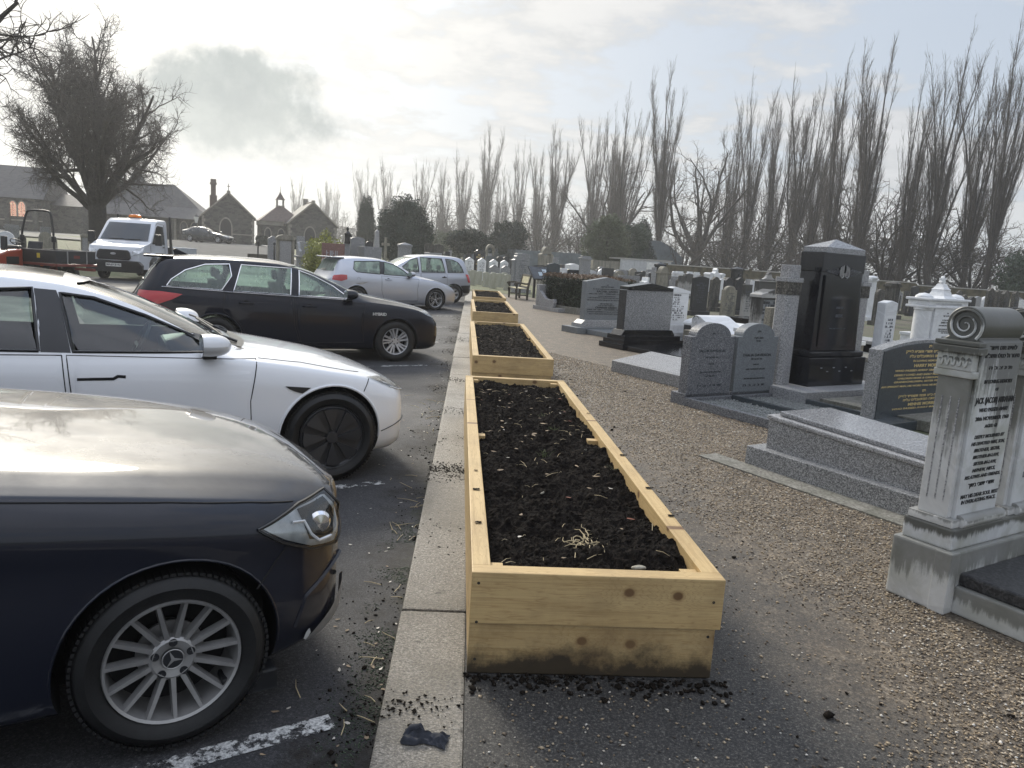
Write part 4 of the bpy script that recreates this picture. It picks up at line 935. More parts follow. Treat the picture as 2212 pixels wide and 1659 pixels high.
    # parking lines
    for i, (x0, y0, L) in enumerate([(-.42, 2.56, 1.6), (-.58, 5.50, 1.6), (-.62, 8.45, 2.0), (-.60, 11.63, 2.2), (-.6, 14.8, 2.2), (-.5, 18.0, 2.0), (-.5, 21.3, 2)]):
        d = Vector((-math.cos(R(29)), -math.sin(R(29)), 0)); nn = Vector((-d.y, d.x, 0))*.045; p = Vector((x0, y0, AZ+.005)); q = p+d*L; q2 = q
        mb = MB(); mb.add([p-nn, q-nn, q+nn, p+nn], [(0, 1, 2, 3)]); tag(mb.build('parking_line', M['paintline'], fix=False), kind='structure')

def scatter(name, pts, size, m, seed, flat=.6, sub=0, tint=True, jit=.35, lift=.3):
    """many small irregular lumps as one mesh; pts (n,3), size (n,)"""
    rs = np.random.RandomState(seed); n = len(pts)
    if sub:
        bm = bmesh.new(); bmesh.ops.create_icosphere(bm, subdivisions=sub, radius=1); base = np.array([v.co[:] for v in bm.verts]); F = np.array([[v.index for v in f.verts] for f in bm.faces]); bm.free()
    else:
        base = np.array([(1, 0, 0), (0, 1, 0), (-1, 0, 0), (0, -1, 0), (0, 0, 1), (0, 0, -1)], float); F = np.array([(0, 1, 4), (1, 2, 4), (2, 3, 4), (3, 0, 4), (1, 0, 5), (2, 1, 5), (3, 2, 5), (0, 3, 5)])
    k = len(base); V = np.repeat(base[None], n, 0)*(1+rs.uniform(-jit, jit, (n, k, 1)))
    sc = np.stack([rs.uniform(.7, 1.4, n), rs.uniform(.6, 1.1, n), np.full(n, flat)*rs.uniform(.6, 1.2, n)], 1); V *= sc[:, None]
    tl = rs.uniform(-.35, .35, n); c, s = np.cos(tl)[:, None], np.sin(tl)[:, None]
    V[..., 1], V[..., 2] = V[..., 1]*c-V[..., 2]*s, V[..., 1]*s+V[..., 2]*c
    a = rs.uniform(0, 2*PI, n); c, s = np.cos(a)[:, None], np.sin(a)[:, None]
    V[..., 0], V[..., 1] = V[..., 0]*c-V[..., 1]*s, V[..., 0]*s+V[..., 1]*c
    V = V*np.asarray(size)[:, None, None]; P = np.array(pts, float); P[:, 2] += np.asarray(size)*lift; V += P[:, None]
    Fa = (F[None]+(np.arange(n)*k)[:, None, None]).reshape(-1, 3)
    o = np_mesh(name, V.reshape(-1, 3), Fa, m, smooth=sub > 0)
    if tint:
        at = o.data.attributes.new('tint', 'FLOAT', 'POINT'); at.data.foreach_set('value', np.repeat(rs.uniform(0, 1, n), k).astype(np.float32))
    return o
def leafs(name, pts, size, m, seed, curl=.3):
    """small curled leaves or scraps, one mesh"""
    rs = np.random.RandomState(seed); n = len(pts)
    base = np.array([(-1, 0, .1), (-.3, .45, .25), (.5, .4, .1), (1, 0, .3), (.45, -.42, .2), (-.35, -.4, .0), (0, 0, 0)]); F = np.array([(6, i, (i+1) % 6) for i in range(6)])
    V = np.repeat(base[None], n, 0)*(1+rs.uniform(-.35, .35, (n, 7, 1))); V[..., 2] *= curl*rs.uniform(.5, 2.2, (n, 1))
    a = rs.uniform(0, 2*PI, n); c, s = np.cos(a)[:, None], np.sin(a)[:, None]
    V[..., 0], V[..., 1] = V[..., 0]*c-V[..., 1]*s, V[..., 0]*s+V[..., 1]*c
    V = V*np.asarray(size)[:, None, None]+np.asarray(pts)[:, None]
    return np_mesh(name, V.reshape(-1, 3), (F[None]+(np.arange(n)*7)[:, None, None]).reshape(-1, 3), m)

def build_litter():
    rs = np.random.RandomState(11)
    # loose gravel stones: dense to the right, sparse on the trodden band
    n = 190000; y = 1.9+ (rs.uniform(0, 1, n)**1.6)*18; x = rs.uniform(.10, 4.4, n)
    f = np.clip((x+.10*np.maximum(y-3.5, 0) + np.array([noise.noise((a*1.1, b*1.1, 0)) for a, b in zip(x, y)])*.65-1.55)/.7, 0, 1)
    keep = rs.uniform(0, 1, n) < (.07+.93*f); keep &= ~((x < 1.09) & (y > 2.74) & (y < 7.7)); keep &= ~((x < 1.1) & (y > 9.2))
    # leave out what lies under the near graves
    u = (x-2.431)*math.cos(GA)+(y-3.462)*math.sin(GA); v = -(x-2.431)*math.sin(GA)+(y-3.462)*math.cos(GA); keep &= ~((u > -.0) & (v < .32) & (v > -2.1))
    u = (x-2.435)*math.cos(GA)+(y-6.256)*math.sin(GA); v = -(x-2.435)*math.sin(GA)+(y-6.256)*math.cos(GA); keep &= ~((u > .0) & (u < .96) & (v > -2) & (v < .03))
    u = (x-2.505)*math.cos(GA)+(y-9.125)*math.sin(GA); v = -(x-2.505)*math.sin(GA)+(y-9.125)*math.cos(GA); keep &= ~((u > 0) & (u < 1.6) & (v > -1.76) & (v < .02)) & ~((u > 1.2) & (v > -2.4))
    x, y = x[keep], y[keep]; sz = rs.uniform(.0038, .0082, len(x))*(1+.3*(rs.uniform(0, 1, len(x)) > .93))*(1+.06*np.clip(y-4, 0, 20))
    tag(scatter('gravel_stones', np.stack([x, y, np.full(len(x), -.001)], 1), sz, M['pebble'], 4), kind='stuff')
    # dirt crumbs along the kerb and under the planters
    n = 8500; y = 1.3+rs.uniform(0, 1, n)**1.3*22; x = KX0-np.abs(rs.normal(0, .13, n))-.01
    wob = np.array([noise.noise((0, b*1.3, 4)) for b in y]); k = rs.uniform(0, 1, n) < np.clip(.25+wob*2.2, .0, 1); x, y = x[k], y[k]
    tag(scatter('dirt_crumbs', np.stack([x, y, np.full(len(x), AZ)], 1), np.clip(rs.lognormal(-5.7, .6, len(x)), .0015, .016), M['clod'], 6, .7, tint=False), kind='stuff')
    # earth spilled over the kerb beside the planters
    P = []
    for cyy, cn, sp in ((5.65, 420, .10), (5.45, 200, .08), (9.9, 160, .12), (7.9, 90, .1), (14.8, 160, .25), (2.55, 90, .05), (6.6, 60, .2), (4.3, 60, .2)):
        P += [(rs.uniform(KX0-.02, KX1), cyy+rs.normal(0, sp), 0) for _ in range(cn)]
    P = np.array(P); tag(scatter('spilled_earth', P, rs.uniform(.002, .009, len(P)), M['clod'], 7, .6, tint=False), kind='stuff')
    # crumbs at the foot of the near planter and over the gravel
    P = [(rs.uniform(.05, 1.1), 2.78-abs(rs.normal(0, .07)), 0) for _ in range(260)]+[(rs.uniform(1.06, 2.2), rs.uniform(2.4, 11), 0) for _ in range(170)]
    s = np.r_[rs.uniform(.003, .014, 260), rs.uniform(.002, .008, 155), rs.uniform(.012, .024, 15)]
    tag(scatter('earth_crumbs', np.array(P), s, M['clod'], 8, .6, tint=False, sub=1), kind='stuff')
    # fallen leaves on the tarmac
    n = 110; y = rs.uniform(1.8, 15, n); x = KX0-np.abs(rs.normal(0.05, .2, n))
    tag(leafs('fallen_leaves', np.stack([x, y, np.full(n, AZ+.004)], 1), rs.uniform(.004, .014, n), M['paleleaf'], 3), kind='stuff')
    n = 90; y = rs.uniform(1.8, 15, n); x = KX0-np.abs(rs.normal(0.05, .25, n))
    tag(leafs('fallen_leaves', np.stack([x, y, np.full(n, AZ+.004)], 1), rs.uniform(.006, .018, n), M['deadleaf'], 5), kind='stuff')
    # moss and grass tufts against the kerb
    n = 5000; y = 1.5+rs.uniform(0, 1, n)*3.2; x = KX0-np.abs(rs.normal(0, .10, n)); w = np.array([noise.noise((a*4, b*4, 9)) for a, b in zip(x, y)]); k = w > .05; x, y = x[k], y[k]
    tag(scatter('moss', np.stack([x, y, np.full(len(x), AZ)], 1), rs.uniform(.002, .005, len(x)), M['leaf_mid'], 9, .7, tint=False), kind='stuff')
    # twigs
    mb = MB(); rnd = random.Random(8)
    for i in range(46):
        p = Vector((KX0-abs(rnd.gauss(.08, .16)), rnd.uniform(1.7, 9), AZ+.006)); a = rnd.uniform(0, PI); L = rnd.uniform(.05, .17)
        d = Vector((math.cos(a), math.sin(a), 0)); mb.tube([p, p+d*L*.5+Vector((rnd.uniform(-.01, .01), 0, .004)), p+d*L], [.0022, .0018, .001], 4)
    tag(mb.build('fallen_twigs', M['straw']), kind='stuff')
    # the crumpled dark cloth on the kerb
    mb = MB()
    def cl(u, v):
        x = (u-.5)*.155; y = (v-.5)*.075*(1+.25*math.sin(u*7)); h = .010+.016*abs(noise.noise((u*4.2, v*3.1, 3)))*2+.010*math.sin(v*9+u*5)*math.sin(u*PI)
        e = min(u, 1-u, v, 1-v)*9; return (x+.008*noise.noise((u*6, v*6, 1)), y+.012*noise.noise((u*5, v*5, 7)), max(.001, h*min(1, e)+.001))
    mb.grid(cl, 34, 22); o = mb.build('crumpled_cloth', M['cloth'], smooth=True, sharp=70, fix=False); o.location = (-.075, 2.36, .001); o.rotation_euler = (0, 0, R(-12))
    tag(o, 'crumpled dirty dark cloth lying on the kerb stones', 'cloth')

# ================================================================== planters
def planter(X0, Y0, Wd, L, label, seed, rz=0.0, boards=2, H0=.425):
    t = .075; hb = H0/2; rnd = random.Random(seed)
    r = empty('timber_planter', (X0, Y0, 0), rz, label, 'planter', 'timber planters along the kerb')
    def board(name, x0, x1, y0, y1, z0, z1, m, bev=.004):
        mb = MB(); mb.box(0, x1-x0, 0, y1-y0, 0, z1-z0)
        o = mb.build(name, m, r, bevel=bev, seg=2); o.location = (x0, y0, z0); return o
    for lv in (0, 1):
        z0, z1 = lv*hb+.001, (lv+1)*hb-.001; off = .008*(1-lv)
        board('end_board', -.0+off*.2, Wd-off*2.2, 0+off, t+off, z0, z1, M['wood_dirty'] if lv == 0 else M['wood_x'])
        board('end_board', 0+off*.2, Wd-off, L-t, L, z0, z1, M['wood_dirty'] if lv == 0 else M['wood_x'])
        board('side_board', 0+off*.4, t, t+.0015+off, L-t-.0015, z0, z1-(.001), M['wood_y']); board('side_board', Wd-t, Wd-off, t+.0015+off, L-t-.0015, z0, z1-.001, M['wood_y'])
    for px, py in ((t+.002, t+.002), (Wd-t-.072, t+.002), (t+.002, L/2), (Wd-t-.072, L/2), (t+.002, L-t-.075), (Wd-t-.072, L-t-.075)):
        board('corner_post', px, px+.05 if px < .3 else px+.07, py, py+.07, .05, H0-.02-(.02 if L/2 == py else 0), M['post_wood'], .003)
    mb = MB()
    if seed == 1:
        for bx, bz in ((.028, .22), (.03, .06), (.96, .33), (.955, .18), (.028, .38)):
            mb.lathe([(.006, -.001), (.005, -.0015), (.001, -.0005)], 10, 'y', Matrix.Translation((bx, 0 if bz > .21 else .008, bz)))
        mb.build('screw', M['iron'], r)
    # soil surface
    nx, ny = (100, 420) if seed == 1 else (26, 90)
    def so(u, v):
        x = t+.001+(Wd-2*t-.002)*u; y = t+.001+(L-2*t-.002)*v; p = Vector((x*3+seed*9, y*3, 0))
        h = noise.fractal(p*1.5, .8, 2.0, 6)*.040+noise.fractal(p*7, .8, 2.1, 4)*.014+abs(noise.noise(p*22))*.012; h += .02*noise.noise(p*.5)
        return (x, y, H0-.058+h)
    mb = MB(); mb.grid(so, nx, ny); mb.build('soil', M['soil'], r, smooth=False, fix=False)
    rs = np.random.RandomState(seed); n = 13000 if seed == 1 else 4500
    P = rs.uniform(0, 1, (n, 2)); pts = np.array([so(min(.985, max(.015, a)), b) for a, b in P])
    o = scatter('soil_clods', pts, np.clip(rs.lognormal(-5.95, .7, n), .0015, .022) if seed == 1 else rs.uniform(.003, .012, n), M['clod'], seed+20, .8, sub=0, jit=.5, tint=False); o.parent = r; tag(o, kind='stuff')
    if seed == 1 or seed == 2:
        k = 38 if seed == 1 else 22
        for nm, m, kk, sz in (('leaf_litter', 'paleleaf', k//3, (.008, .022)), ('leaf_litter', 'deadleaf', k, (.010, .026)), ('leaf_litter', 'redleaf', k//5, (.012, .025))):
            q = rs.uniform(.02, .98, (kk, 2)); pp = np.array([so(a, b) for a, b in q])+np.array([0, 0, .014]); o = leafs(nm, pp, rs.uniform(*sz, kk), M[m], seed+3); o.parent = r; tag(o, kind='stuff')
        mb = MB(); rn = random.Random(seed)
        for i in range(75 if seed == 1 else 30):
            u, v = rn.uniform(.04, .96), rn.uniform(.01, .99); p = Vector(so(u, v))+Vector((0, 0, .012)); a = rn.uniform(0, 2*PI); Ls = rn.uniform(.02, .09)
            d = Vector((math.cos(a), math.sin(a), rn.uniform(-.1, .25))); mb.tube([p, p+d*Ls*.5+Vector((0, 0, .006)), p+d*Ls], [.0016, .0013, .0007], 3)
        st = mb.build('straw', M['straw'], r); tag(st, kind='stuff')
    if seed == 1:
        mb = MB(); rn = random.Random(3)
        for cx, cyy, k in ((.64, 2.75, 40), (.50, 2.05, 16), (.90, 1.72, 34), (.62, 3.2, 14)):
            for i in range(k):
                a = rn.uniform(0, 2*PI); p = Vector((cx+rn.gauss(0, .014), cyy+rn.gauss(0, .014), H0-.075)); L2 = rn.uniform(.03, .075); d = Vector((math.cos(a)*.5, math.sin(a)*.5, .8))
                mb.tube([p, p+d*L2*.6, p+d*L2+Vector((math.cos(a), math.sin(a), -.4))*.012], [.0013, .001, .0003], 3)
        tag(mb.build('grass_tuft', M['blade'], r), kind='stuff')
        # a tangle of pale roots, and a few stones
        mb = MB()
        for i in range(15):
            a = rn.uniform(0, 2*PI); p = Vector((.53+rn.gauss(0, .03), .50+rn.gauss(0, .05), H0-.045)); Q = [p]
            for _ in range(5): a += rn.gauss(0, .8); Q.append(Q[-1]+Vector((math.cos(a)*.022, math.sin(a)*.03, rn.gauss(0, .006))))
            mb.tube(Q, [.003, .003, .0025, .002, .0015, .001], 5)
        mb.build('root_tangle', M['straw'], r, smooth=True)
        P = np.array([(.70, .20, .37), (.66, .26, .365), (.40, 1.2, .37), (.8, 2.2, .37), (.3, 2.9, .37)]); o = scatter('pebbles', P, np.array([.035, .022, .016, .014, .016]), M['stone'], 77, .5, sub=2, tint=False, jit=.1); o.parent = r; tag(o, kind='stuff')
        # scraps on the rim
        for bx, by, s in ((.036, 1.05, .012), (.035, .55, .010), (.99, 1.9, .014), (.985, 1.2, .012), (.985, .75, .011), (.04, 1.4, .007), (.98, 3.2, .010)):
            mb = MB(); mb.grid(lambda u, v: ((u-.5)*s*3, (v-.5)*s*2.2, .002+.006*abs(noise.noise((u*5+bx*9, v*5+by, 2)))), 6, 6); o = mb.build('soil_scrap', M['clod'], r, fix=False); o.location = (bx, by, H0)
def build_planters():
    rz = R(1.2)
    planter(.060, 2.775, 1.0, 4.86, 'long timber planter full of dark soil nearest the camera, its end boards stained', 1, R(2.2)*.4)
    planter(.055, 9.25, 1.0, 4.95, 'second timber planter from the camera, the front boards scuffed and pale soil flecks inside', 2, R(.6))
    planter(.048, 16.70, 1.0, 4.6, 'third timber planter from the camera, between the second one and the small farthest one', 3, R(.6))
    planter(.066, 22.9, .98, 4.6, 'farthest timber planter, beside the wooden bench', 4, R(.6))

STONES = [
 ('warg', 'portland', 0.04, 42.5, 0.41, 0.84, 'cream rounded war grave, first from the silver people carrier in the front row', 'headstone', 'cream war graves in the grass', {}),
 ('warg', 'portland', 0.76, 41.5, 0.4, 0.79, 'cream rounded war grave, second from the silver people carrier in the front row', 'headstone', 'cream war graves in the grass', {}),
 ('warg', 'portland', 1.09, 39.8, 0.39, 0.8, 'cream rounded war grave, third from the silver people carrier in the front row', 'headstone', 'cream war graves in the grass', {}),
 ('warg', 'portland', 1.78, 38.6, 0.38, 0.81, 'cream rounded war grave, fourth from the silver people carrier in the front row', 'headstone', 'cream war graves in the grass', {}),
 ('warg', 'portland', -0.32, 45, 0.39, 0.75, 'cream rounded war grave, first from the left in the rear row behind the others', 'headstone', 'cream war graves in the grass', {}),
 ('warg', 'portland', 0.4, 44, 0.38, 0.76, 'cream rounded war grave, second from the left in the rear row behind the others', 'headstone', 'cream war graves in the grass', {}),
 ('warg', 'portland', 0.82, 45.5, 0.39, 0.72, 'cream rounded war grave, third from the left in the rear row behind the others', 'headstone', 'cream war graves in the grass', {}),
 ('warg', 'portland', 1.28, 46.5, 0.4, 0.71, 'cream rounded war grave, fourth from the left in the rear row behind the others', 'headstone', 'cream war graves in the grass', {}),
 ('warg', 'portland', 1.49, 42, 0.36, 0.77, 'cream rounded war grave, fifth from the left in the rear row behind the others', 'headstone', 'cream war graves in the grass', {}),
 ('warg', 'portland', 1.82, 43.5, 0.38, 0.79, 'cream rounded war grave, sixth from the left in the rear row behind the others', 'headstone', 'cream war graves in the grass', {}),
 ('warg', 'portland', 2.15, 39.5, 0.34, 0.84, 'cream rounded war grave, seventh from the left in the rear row behind the others', 'headstone', 'cream war graves in the grass', {}),
 ('warg', 'portland', 2.43, 38.5, 0.33, 0.8, 'cream rounded war grave, eighth from the left in the rear row behind the others', 'headstone', 'cream war graves in the grass', {}),
 ('point', 'marble', -0.22, 51, 0.63, 1.5, 'white pointed marble headstone, first from the left of the four above the cream war graves', 'headstone', 'white pointed headstones beyond the war graves', {'lines': 8}),
 ('point', 'marble', 0.59, 51, 0.61, 1.5, 'white pointed marble headstone, second from the left of the four above the cream war graves', 'headstone', 'white pointed headstones beyond the war graves', {'lines': 8}),
 ('point', 'marble', 1.37, 51, 0.61, 1.47, 'white pointed marble headstone, third from the left of the four above the cream war graves', 'headstone', 'white pointed headstones beyond the war graves', {'lines': 8}),
 ('point', 'marble', 2.08, 51, 0.57, 1.46, 'white pointed marble headstone, fourth from the left of the four above the cream war graves', 'headstone', 'white pointed headstones beyond the war graves', {'lines': 8}),
 ('ogee', 'g_mid', 1.36, 48.5, 0.7, 1.13, 'grey wave-topped headstone in front of the third white pointed one', 'headstone', None, {}),
 ('ogee', 'g_mid', 2.06, 48, 0.66, 1.14, 'grey wave-topped headstone in front of the fourth white pointed one', 'headstone', None, {}),
 ('shoulder', 'black', 0.47, 58, 0.88, 2.11, 'large black headstone with faded gold writing behind the white pointed ones', 'headstone', None, {'lines': 7, 'ink': 'gold'}),
 ('flat', 'black_w', -0.35, 60, 0.48, 1.75, 'small dark block stone beside the large black headstone with gold writing', 'headstone', None, {}),
 ('temple', 'stone', 1.35, 62, 0.75, 2.6, 'stone monument with a round arched hood and open pillars, below the dark evergreen', 'monument', None, {}),
 ('flat', 'g_green', 1.23, 56, 0.64, 1.66, 'plain grey-green slab behind the white pointed stones, right of the large black one', 'headstone', None, {}),
 ('double', 'black_w', 2.09, 54, 1.02, 1.68, 'dark double headstone with two low humps behind the fourth white pointed stone', 'headstone', None, {}),
 ('round', 'black_w', 2.68, 52, 0.31, 1.55, 'narrow dark stone with a white edge, left of the tall grey granite headstone', 'headstone', None, {}),
 ('talln', 'g_mid', 2.39, 37, 0.78, 1.88, 'tall grey granite headstone with a stepped left shoulder behind the bench', 'headstone', None, {'lines': 10, 'ink': 'grey_ink'}),
 ('archmon', 'stone', 4.95, 52, 1.01, 2.51, 'tall weathered monument with an arched cornice above the notice board', 'monument', None, {}),
 ('flat', 'g_mid', 5.37, 50, 0.41, 1.85, 'square dark pedestal just right of the arched monument', 'pedestal', None, {}),
 ('gable', 'slate', 3.11, 29.5, 0.55, 1.54, 'dark blue slate headstone with a bright pointed top, left of the clipped hedge', 'headstone', None, {}),
 ('flat', 'marble', 4.05, 34, 0.34, 1.32, 'white block headstone with faint writing behind the clipped hedge', 'headstone', None, {'lines': 5}),
 ('flat', 'black', 4.21, 32, 0.53, 1.3, 'low black granite stone with white letters above the hedge', 'headstone', None, {'lines': 1, 'ink': 'white_ink'}),
 ('gable', 'marble', 5.54, 42, 0.61, 1.53, 'low white gabled tomb behind the black stone above the hedge', 'tomb', None, {}),
 ('flat', 'black_w', 5.32, 44, 0.62, 1.43, 'long low dark tomb left of the white gabled tomb', 'tomb', None, {}),
 ('cornice', 'g_mid', 7.38, 50, 0.85, 2.05, 'grey pedestal monument with a projecting cap beside the slim tree trunk', 'monument', None, {}),
 ('hump', 'marble', 5.49, 36, 0.86, 1.31, 'white cushion-shaped tomb behind the hedge', 'tomb', None, {}),
 ('segment', 'stone', 5.74, 38, 0.85, 1.39, 'weathered low curved stone behind the white cushion-shaped tomb', 'headstone', None, {}),
 ('round', 'g_mid', 6.53, 39, 0.45, 1.48, 'grey round-shouldered stone between the cushion tomb and the white panel building', 'headstone', None, {}),
 ('round', 'marble', 6.69, 38, 0.22, 1.34, 'white curved tomb edge below the white panel building', 'tomb', None, {}),
 ('flat', 'black_w', 6.58, 36, 0.4, 1.37, 'dark box tomb in front of the white panel building', 'tomb', None, {}),
 ('segment', 'g_mid', 6.39, 33, 0.73, 1.43, 'wide grey stone with a bright curved top, left of the two arches', 'headstone', None, {}),
 ('round', 'stone', 7.13, 34, 0.43, 1.51, 'small buff arched stone right of the wide curved grey stone', 'headstone', None, {}),
 ('flat', 'g_mid', 5.54, 27, 0.96, 1.27, 'long plain grey slab stone behind the pointed-top headstone with black writing', 'headstone', None, {}),
 ('chair', 'marble', 6.59, 29, 0.34, 1.22, 'white marble scroll-ended tomb right of the long grey slab', 'tomb', None, {}),
 ('gable', 'black_w', 6.81, 31, 0.34, 1.32, 'small black gabled stone left of the white scroll-ended tomb', 'headstone', None, {}),
 ('round', 'marble_s', 8.26, 37, 0.26, 1.41, 'small sooty white stone beyond the white scroll-ended tomb', 'headstone', None, {}),
 ('cornice', 'g_mid', 8.8, 38, 0.34, 1.49, 'small grey pedestal left of the pale pillar', 'pedestal', None, {}),
 ('flat', 'g_pale', 6.18, 26, 0.15, 1.62, 'slim pale pillar standing against the tall black monument', 'pillar', None, {}),
 ('hip', 'black', 6.54, 26.5, 0.42, 1.81, 'tall black monument with a hipped cap beside the slim pale pillar', 'monument', None, {}),
 ('archcap', 'stone', 6.16, 24.5, 0.42, 1.66, 'buff monument with a round arched head in front of the black hipped monument', 'monument', None, {}),
 ('urn', 'marble', 11.08, 42, 0.21, 1.47, 'small white urn-topped stone, leftmost of the white row near the brick wall', 'headstone', None, {}),
 ('cornice', 'marble', 11.44, 42, 0.53, 1.48, 'white marble pedestal, second of the white row near the brick wall', 'headstone', None, {}),
 ('cornice', 'marble', 12.0, 42, 0.39, 1.5, 'white marble pedestal, third of the white row near the brick wall', 'headstone', None, {}),
 ('cornice', 'marble', 12.09, 41, 0.39, 1.5, 'white marble pedestal, rightmost of the white row near the brick wall', 'headstone', None, {}),
 ('flat', 'g_mid', 9.04, 34, 0.38, 1.27, 'plain grey block left of the streaked white pillars', 'headstone', None, {}),
 ('flat', 'marble_s', 8.52, 31, 0.28, 1.35, 'streaked white pillar stone without a cap, left of the pair by the black slab', 'headstone', None, {}),
 ('flat', 'marble_s', 8.54, 30, 0.35, 1.44, 'streaked white pillar stone with pale cap, right of the pair by the black slab', 'headstone', None, {}),
 ('gable', 'black_w', 5.88, 19.5, 0.53, 1.48, 'wide black slab headstone beside the streaked white pillars', 'headstone', None, {'lines': 9, 'ink': 'grey_ink'}),
 ('ogee', 'stone_dk', 7.06, 22, 0.36, 1.46, 'sooty streaked headstone just right of the wide black slab', 'headstone', None, {}),
 ('starmon', 'marble', 11.57, 36, 1.02, 1.76, 'white marble monument with a finial, right of the wide black slab', 'monument', None, {}),
 ('ogee', 'black_w', 8.46, 25, 0.37, 1.44, 'dark wave-topped headstone left of the tall black stele', 'headstone', None, {}),
 ('hip', 'black', 9.47, 27, 0.5, 1.83, 'tall black stele carved near the top, seen before the brick wall', 'monument', None, {'lines': 4, 'ink': 'grey_ink'}),
 ('ogee', 'black_w', 7.43, 21, 0.26, 1.49, 'dark narrow headstone with a white left edge below the tall black stele', 'headstone', None, {}),
 ('shoulder', 'stone', 5.47, 16, 0.38, 1.33, 'buff shouldered headstone with fine writing, below the tall black stele', 'headstone', None, {'lines': 14, 'ink': 'grey_ink'}),
 ('flat', 'marble_s', 6.21, 17, 0.24, 1.37, 'narrow sooty white headstone right of the buff shouldered one', 'headstone', None, {'lines': 9, 'ink': 'grey_ink'}),
 ('flat', 'g_mid', 10.94, 30, 0.25, 1.39, 'small pale grey block behind the narrow sooty white headstone', 'headstone', None, {}),
 ('flat', 'marble', 10.76, 29, 0.1, 1.35, 'thin white post stone beside the black crested monument', 'headstone', None, {}),
 ('crest', 'marble_s', 9.02, 23, 1.01, 1.69, 'broad blackened monument with a carved crest and white stain', 'monument', None, {}),
 ('flat', 'marble', 13.67, 33, 0.43, 1.36, 'flat white stone top behind the blackened crested monument', 'tomb', None, {}),
 ('flat', 'black_w', 10.81, 26, 0.47, 1.32, 'dark flat-topped stone right of the blackened crested monument', 'headstone', None, {}),
 ('segment', 'g_mid', 12.85, 30, 0.32, 1.43, 'low grey curved stone left of the granite column', 'headstone', None, {}),
 ('tablet', 'marble_s', 5.41, 13.6, 0.59, 1.36, 'marble-framed grey tablet with a low sooty gable', 'headstone', None, {'lines': 12, 'ink': 'ink'}),
 ('gable', 'marble', 6.21, 14.6, 0.24, 1.39, 'small white gabled headstone beside the granite column', 'headstone', None, {'lines': 4}),
 ('flat', 'stone', 4.55, 11.2, 0.23, 1.14, 'squat buff stone post left of the grey granite slab', 'post', None, {}),
 ('flat', 'g_pale', 4.92, 11.6, 0.28, 1.26, 'rough grey granite headstone between the buff post and the granite column', 'headstone', None, {'lines': 3}),
 ('domecol', 'marble', 11.75, 22, 0.37, 1.78, 'white marble pillar with a domed cap behind the tall black monument', 'monument', None, {}),
 ('round', 'stone_dk', 10.92, 20, 0.35, 1.42, 'dark round-headed stone with a bright rim, right of the domed white pillar', 'headstone', None, {}),
 ('urnped', 'stone_dk', 13.58, 24, 0.59, 1.64, 'sooty pedestal monument with a bowl-shaped cap behind the white marble tomb', 'monument', None, {}),
 ('gable', 'black_w', 16.0, 27, 0.39, 1.54, 'black triangular-topped stone behind the white marble monument', 'headstone', None, {}),
 ('flat', 'stone_dk', 16.29, 28, 0.27, 1.34, 'small dark stone between the bowl-capped pedestal and the triangular one', 'headstone', None, {}),
 ('segment', 'black_w', 16.3, 26, 0.33, 1.55, 'blackened curved stone behind the white six-pointed finial', 'headstone', None, {}),
 ('gable', 'marble', 5.57, 9.9, 0.27, 1.38, 'white gabled headstone with dark writing, left of the white marble monument', 'headstone', None, {'lines': 16}),
 ('ogee', 'stone_dk', 16.56, 25, 0.33, 1.37, 'dark pointed stone left of the small grey gabled stone near the grass bank', 'headstone', None, {}),
 ('round', 'black_w', 14.82, 22, 0.29, 1.35, 'blackened round stone in front of the pale gabled stone', 'headstone', None, {}),
 ('gable', 'g_pale', 16.34, 24, 0.33, 1.35, 'pale grey gabled stone near the grass bank', 'headstone', None, {}),
 ('ogee', 'stone_dk', 14.66, 21, 0.33, 1.64, 'tall sooty headstone, first from the left of four at the right edge before the bank', 'headstone', 'tall sooty headstones at the right edge', {'lines': 8, 'ink': 'grey_ink'}),
 ('ogee', 'stone_dk', 15.58, 22, 0.19, 1.59, 'tall sooty headstone, second from the left of four at the right edge before the bank', 'headstone', 'tall sooty headstones at the right edge', {'lines': 8, 'ink': 'grey_ink'}),
 ('ogee', 'stone_dk', 15.11, 21, 0.37, 1.6, 'tall sooty headstone, third from the left of four at the right edge before the bank', 'headstone', 'tall sooty headstones at the right edge', {'lines': 8, 'ink': 'grey_ink'}),
 ('ogee', 'stone_dk', 15.11, 20.6, 0.26, 1.6, 'tall sooty headstone, fourth from the left of four at the right edge before the bank', 'headstone', 'tall sooty headstones at the right edge', {'lines': 8, 'ink': 'grey_ink'}),
 ('flat', 'black_w', 12.52, 17, 0.51, 1.23, 'low dark stone directly behind the scroll-topped headstone', 'headstone', None, {}),
 ('flat', 'marble', 14.17, 19, 0.15, 1.39, 'white block at the right edge behind the scroll-topped headstone', 'headstone', None, {}),
 ('flat', 'g_pale', 9.27, 14, 0.08, 1.36, 'narrow pale post right of the white marble monument', 'post', None, {}),
 ('ogee', 'g_mid', -10.19, 40, 0.48, 1.96, 'blue-grey wave-topped headstone in front of the low chapel wall', 'headstone', None, {}),
 ('framed', 'stone', -8.83, 37, 0.81, 2.03, 'brown stone monument with a curved cornice and inset white tablet', 'monument', None, {}),
 ('flat', 'g_mid', -9.23, 42, 0.42, 2.05, 'small square grey headstone beneath the right-hand chapel door', 'headstone', None, {}),
 ('flat', 'pink', -5.35, 30, 0.87, 1.74, 'wide low red-brown stone with pale writing beside the golden bush', 'headstone', None, {'lines': 3, 'ink': 'pale_ink'}),
 ('flat', 'g_mid', -5.33, 33, 0.28, 1.78, 'pale pedestal under the dark statue', 'pedestal', None, {}),
 ('segment', 'g_mid', -5.03, 34, 0.62, 2.09, 'big rough grey headstone with a bright top, right of the statue', 'headstone', None, {}),
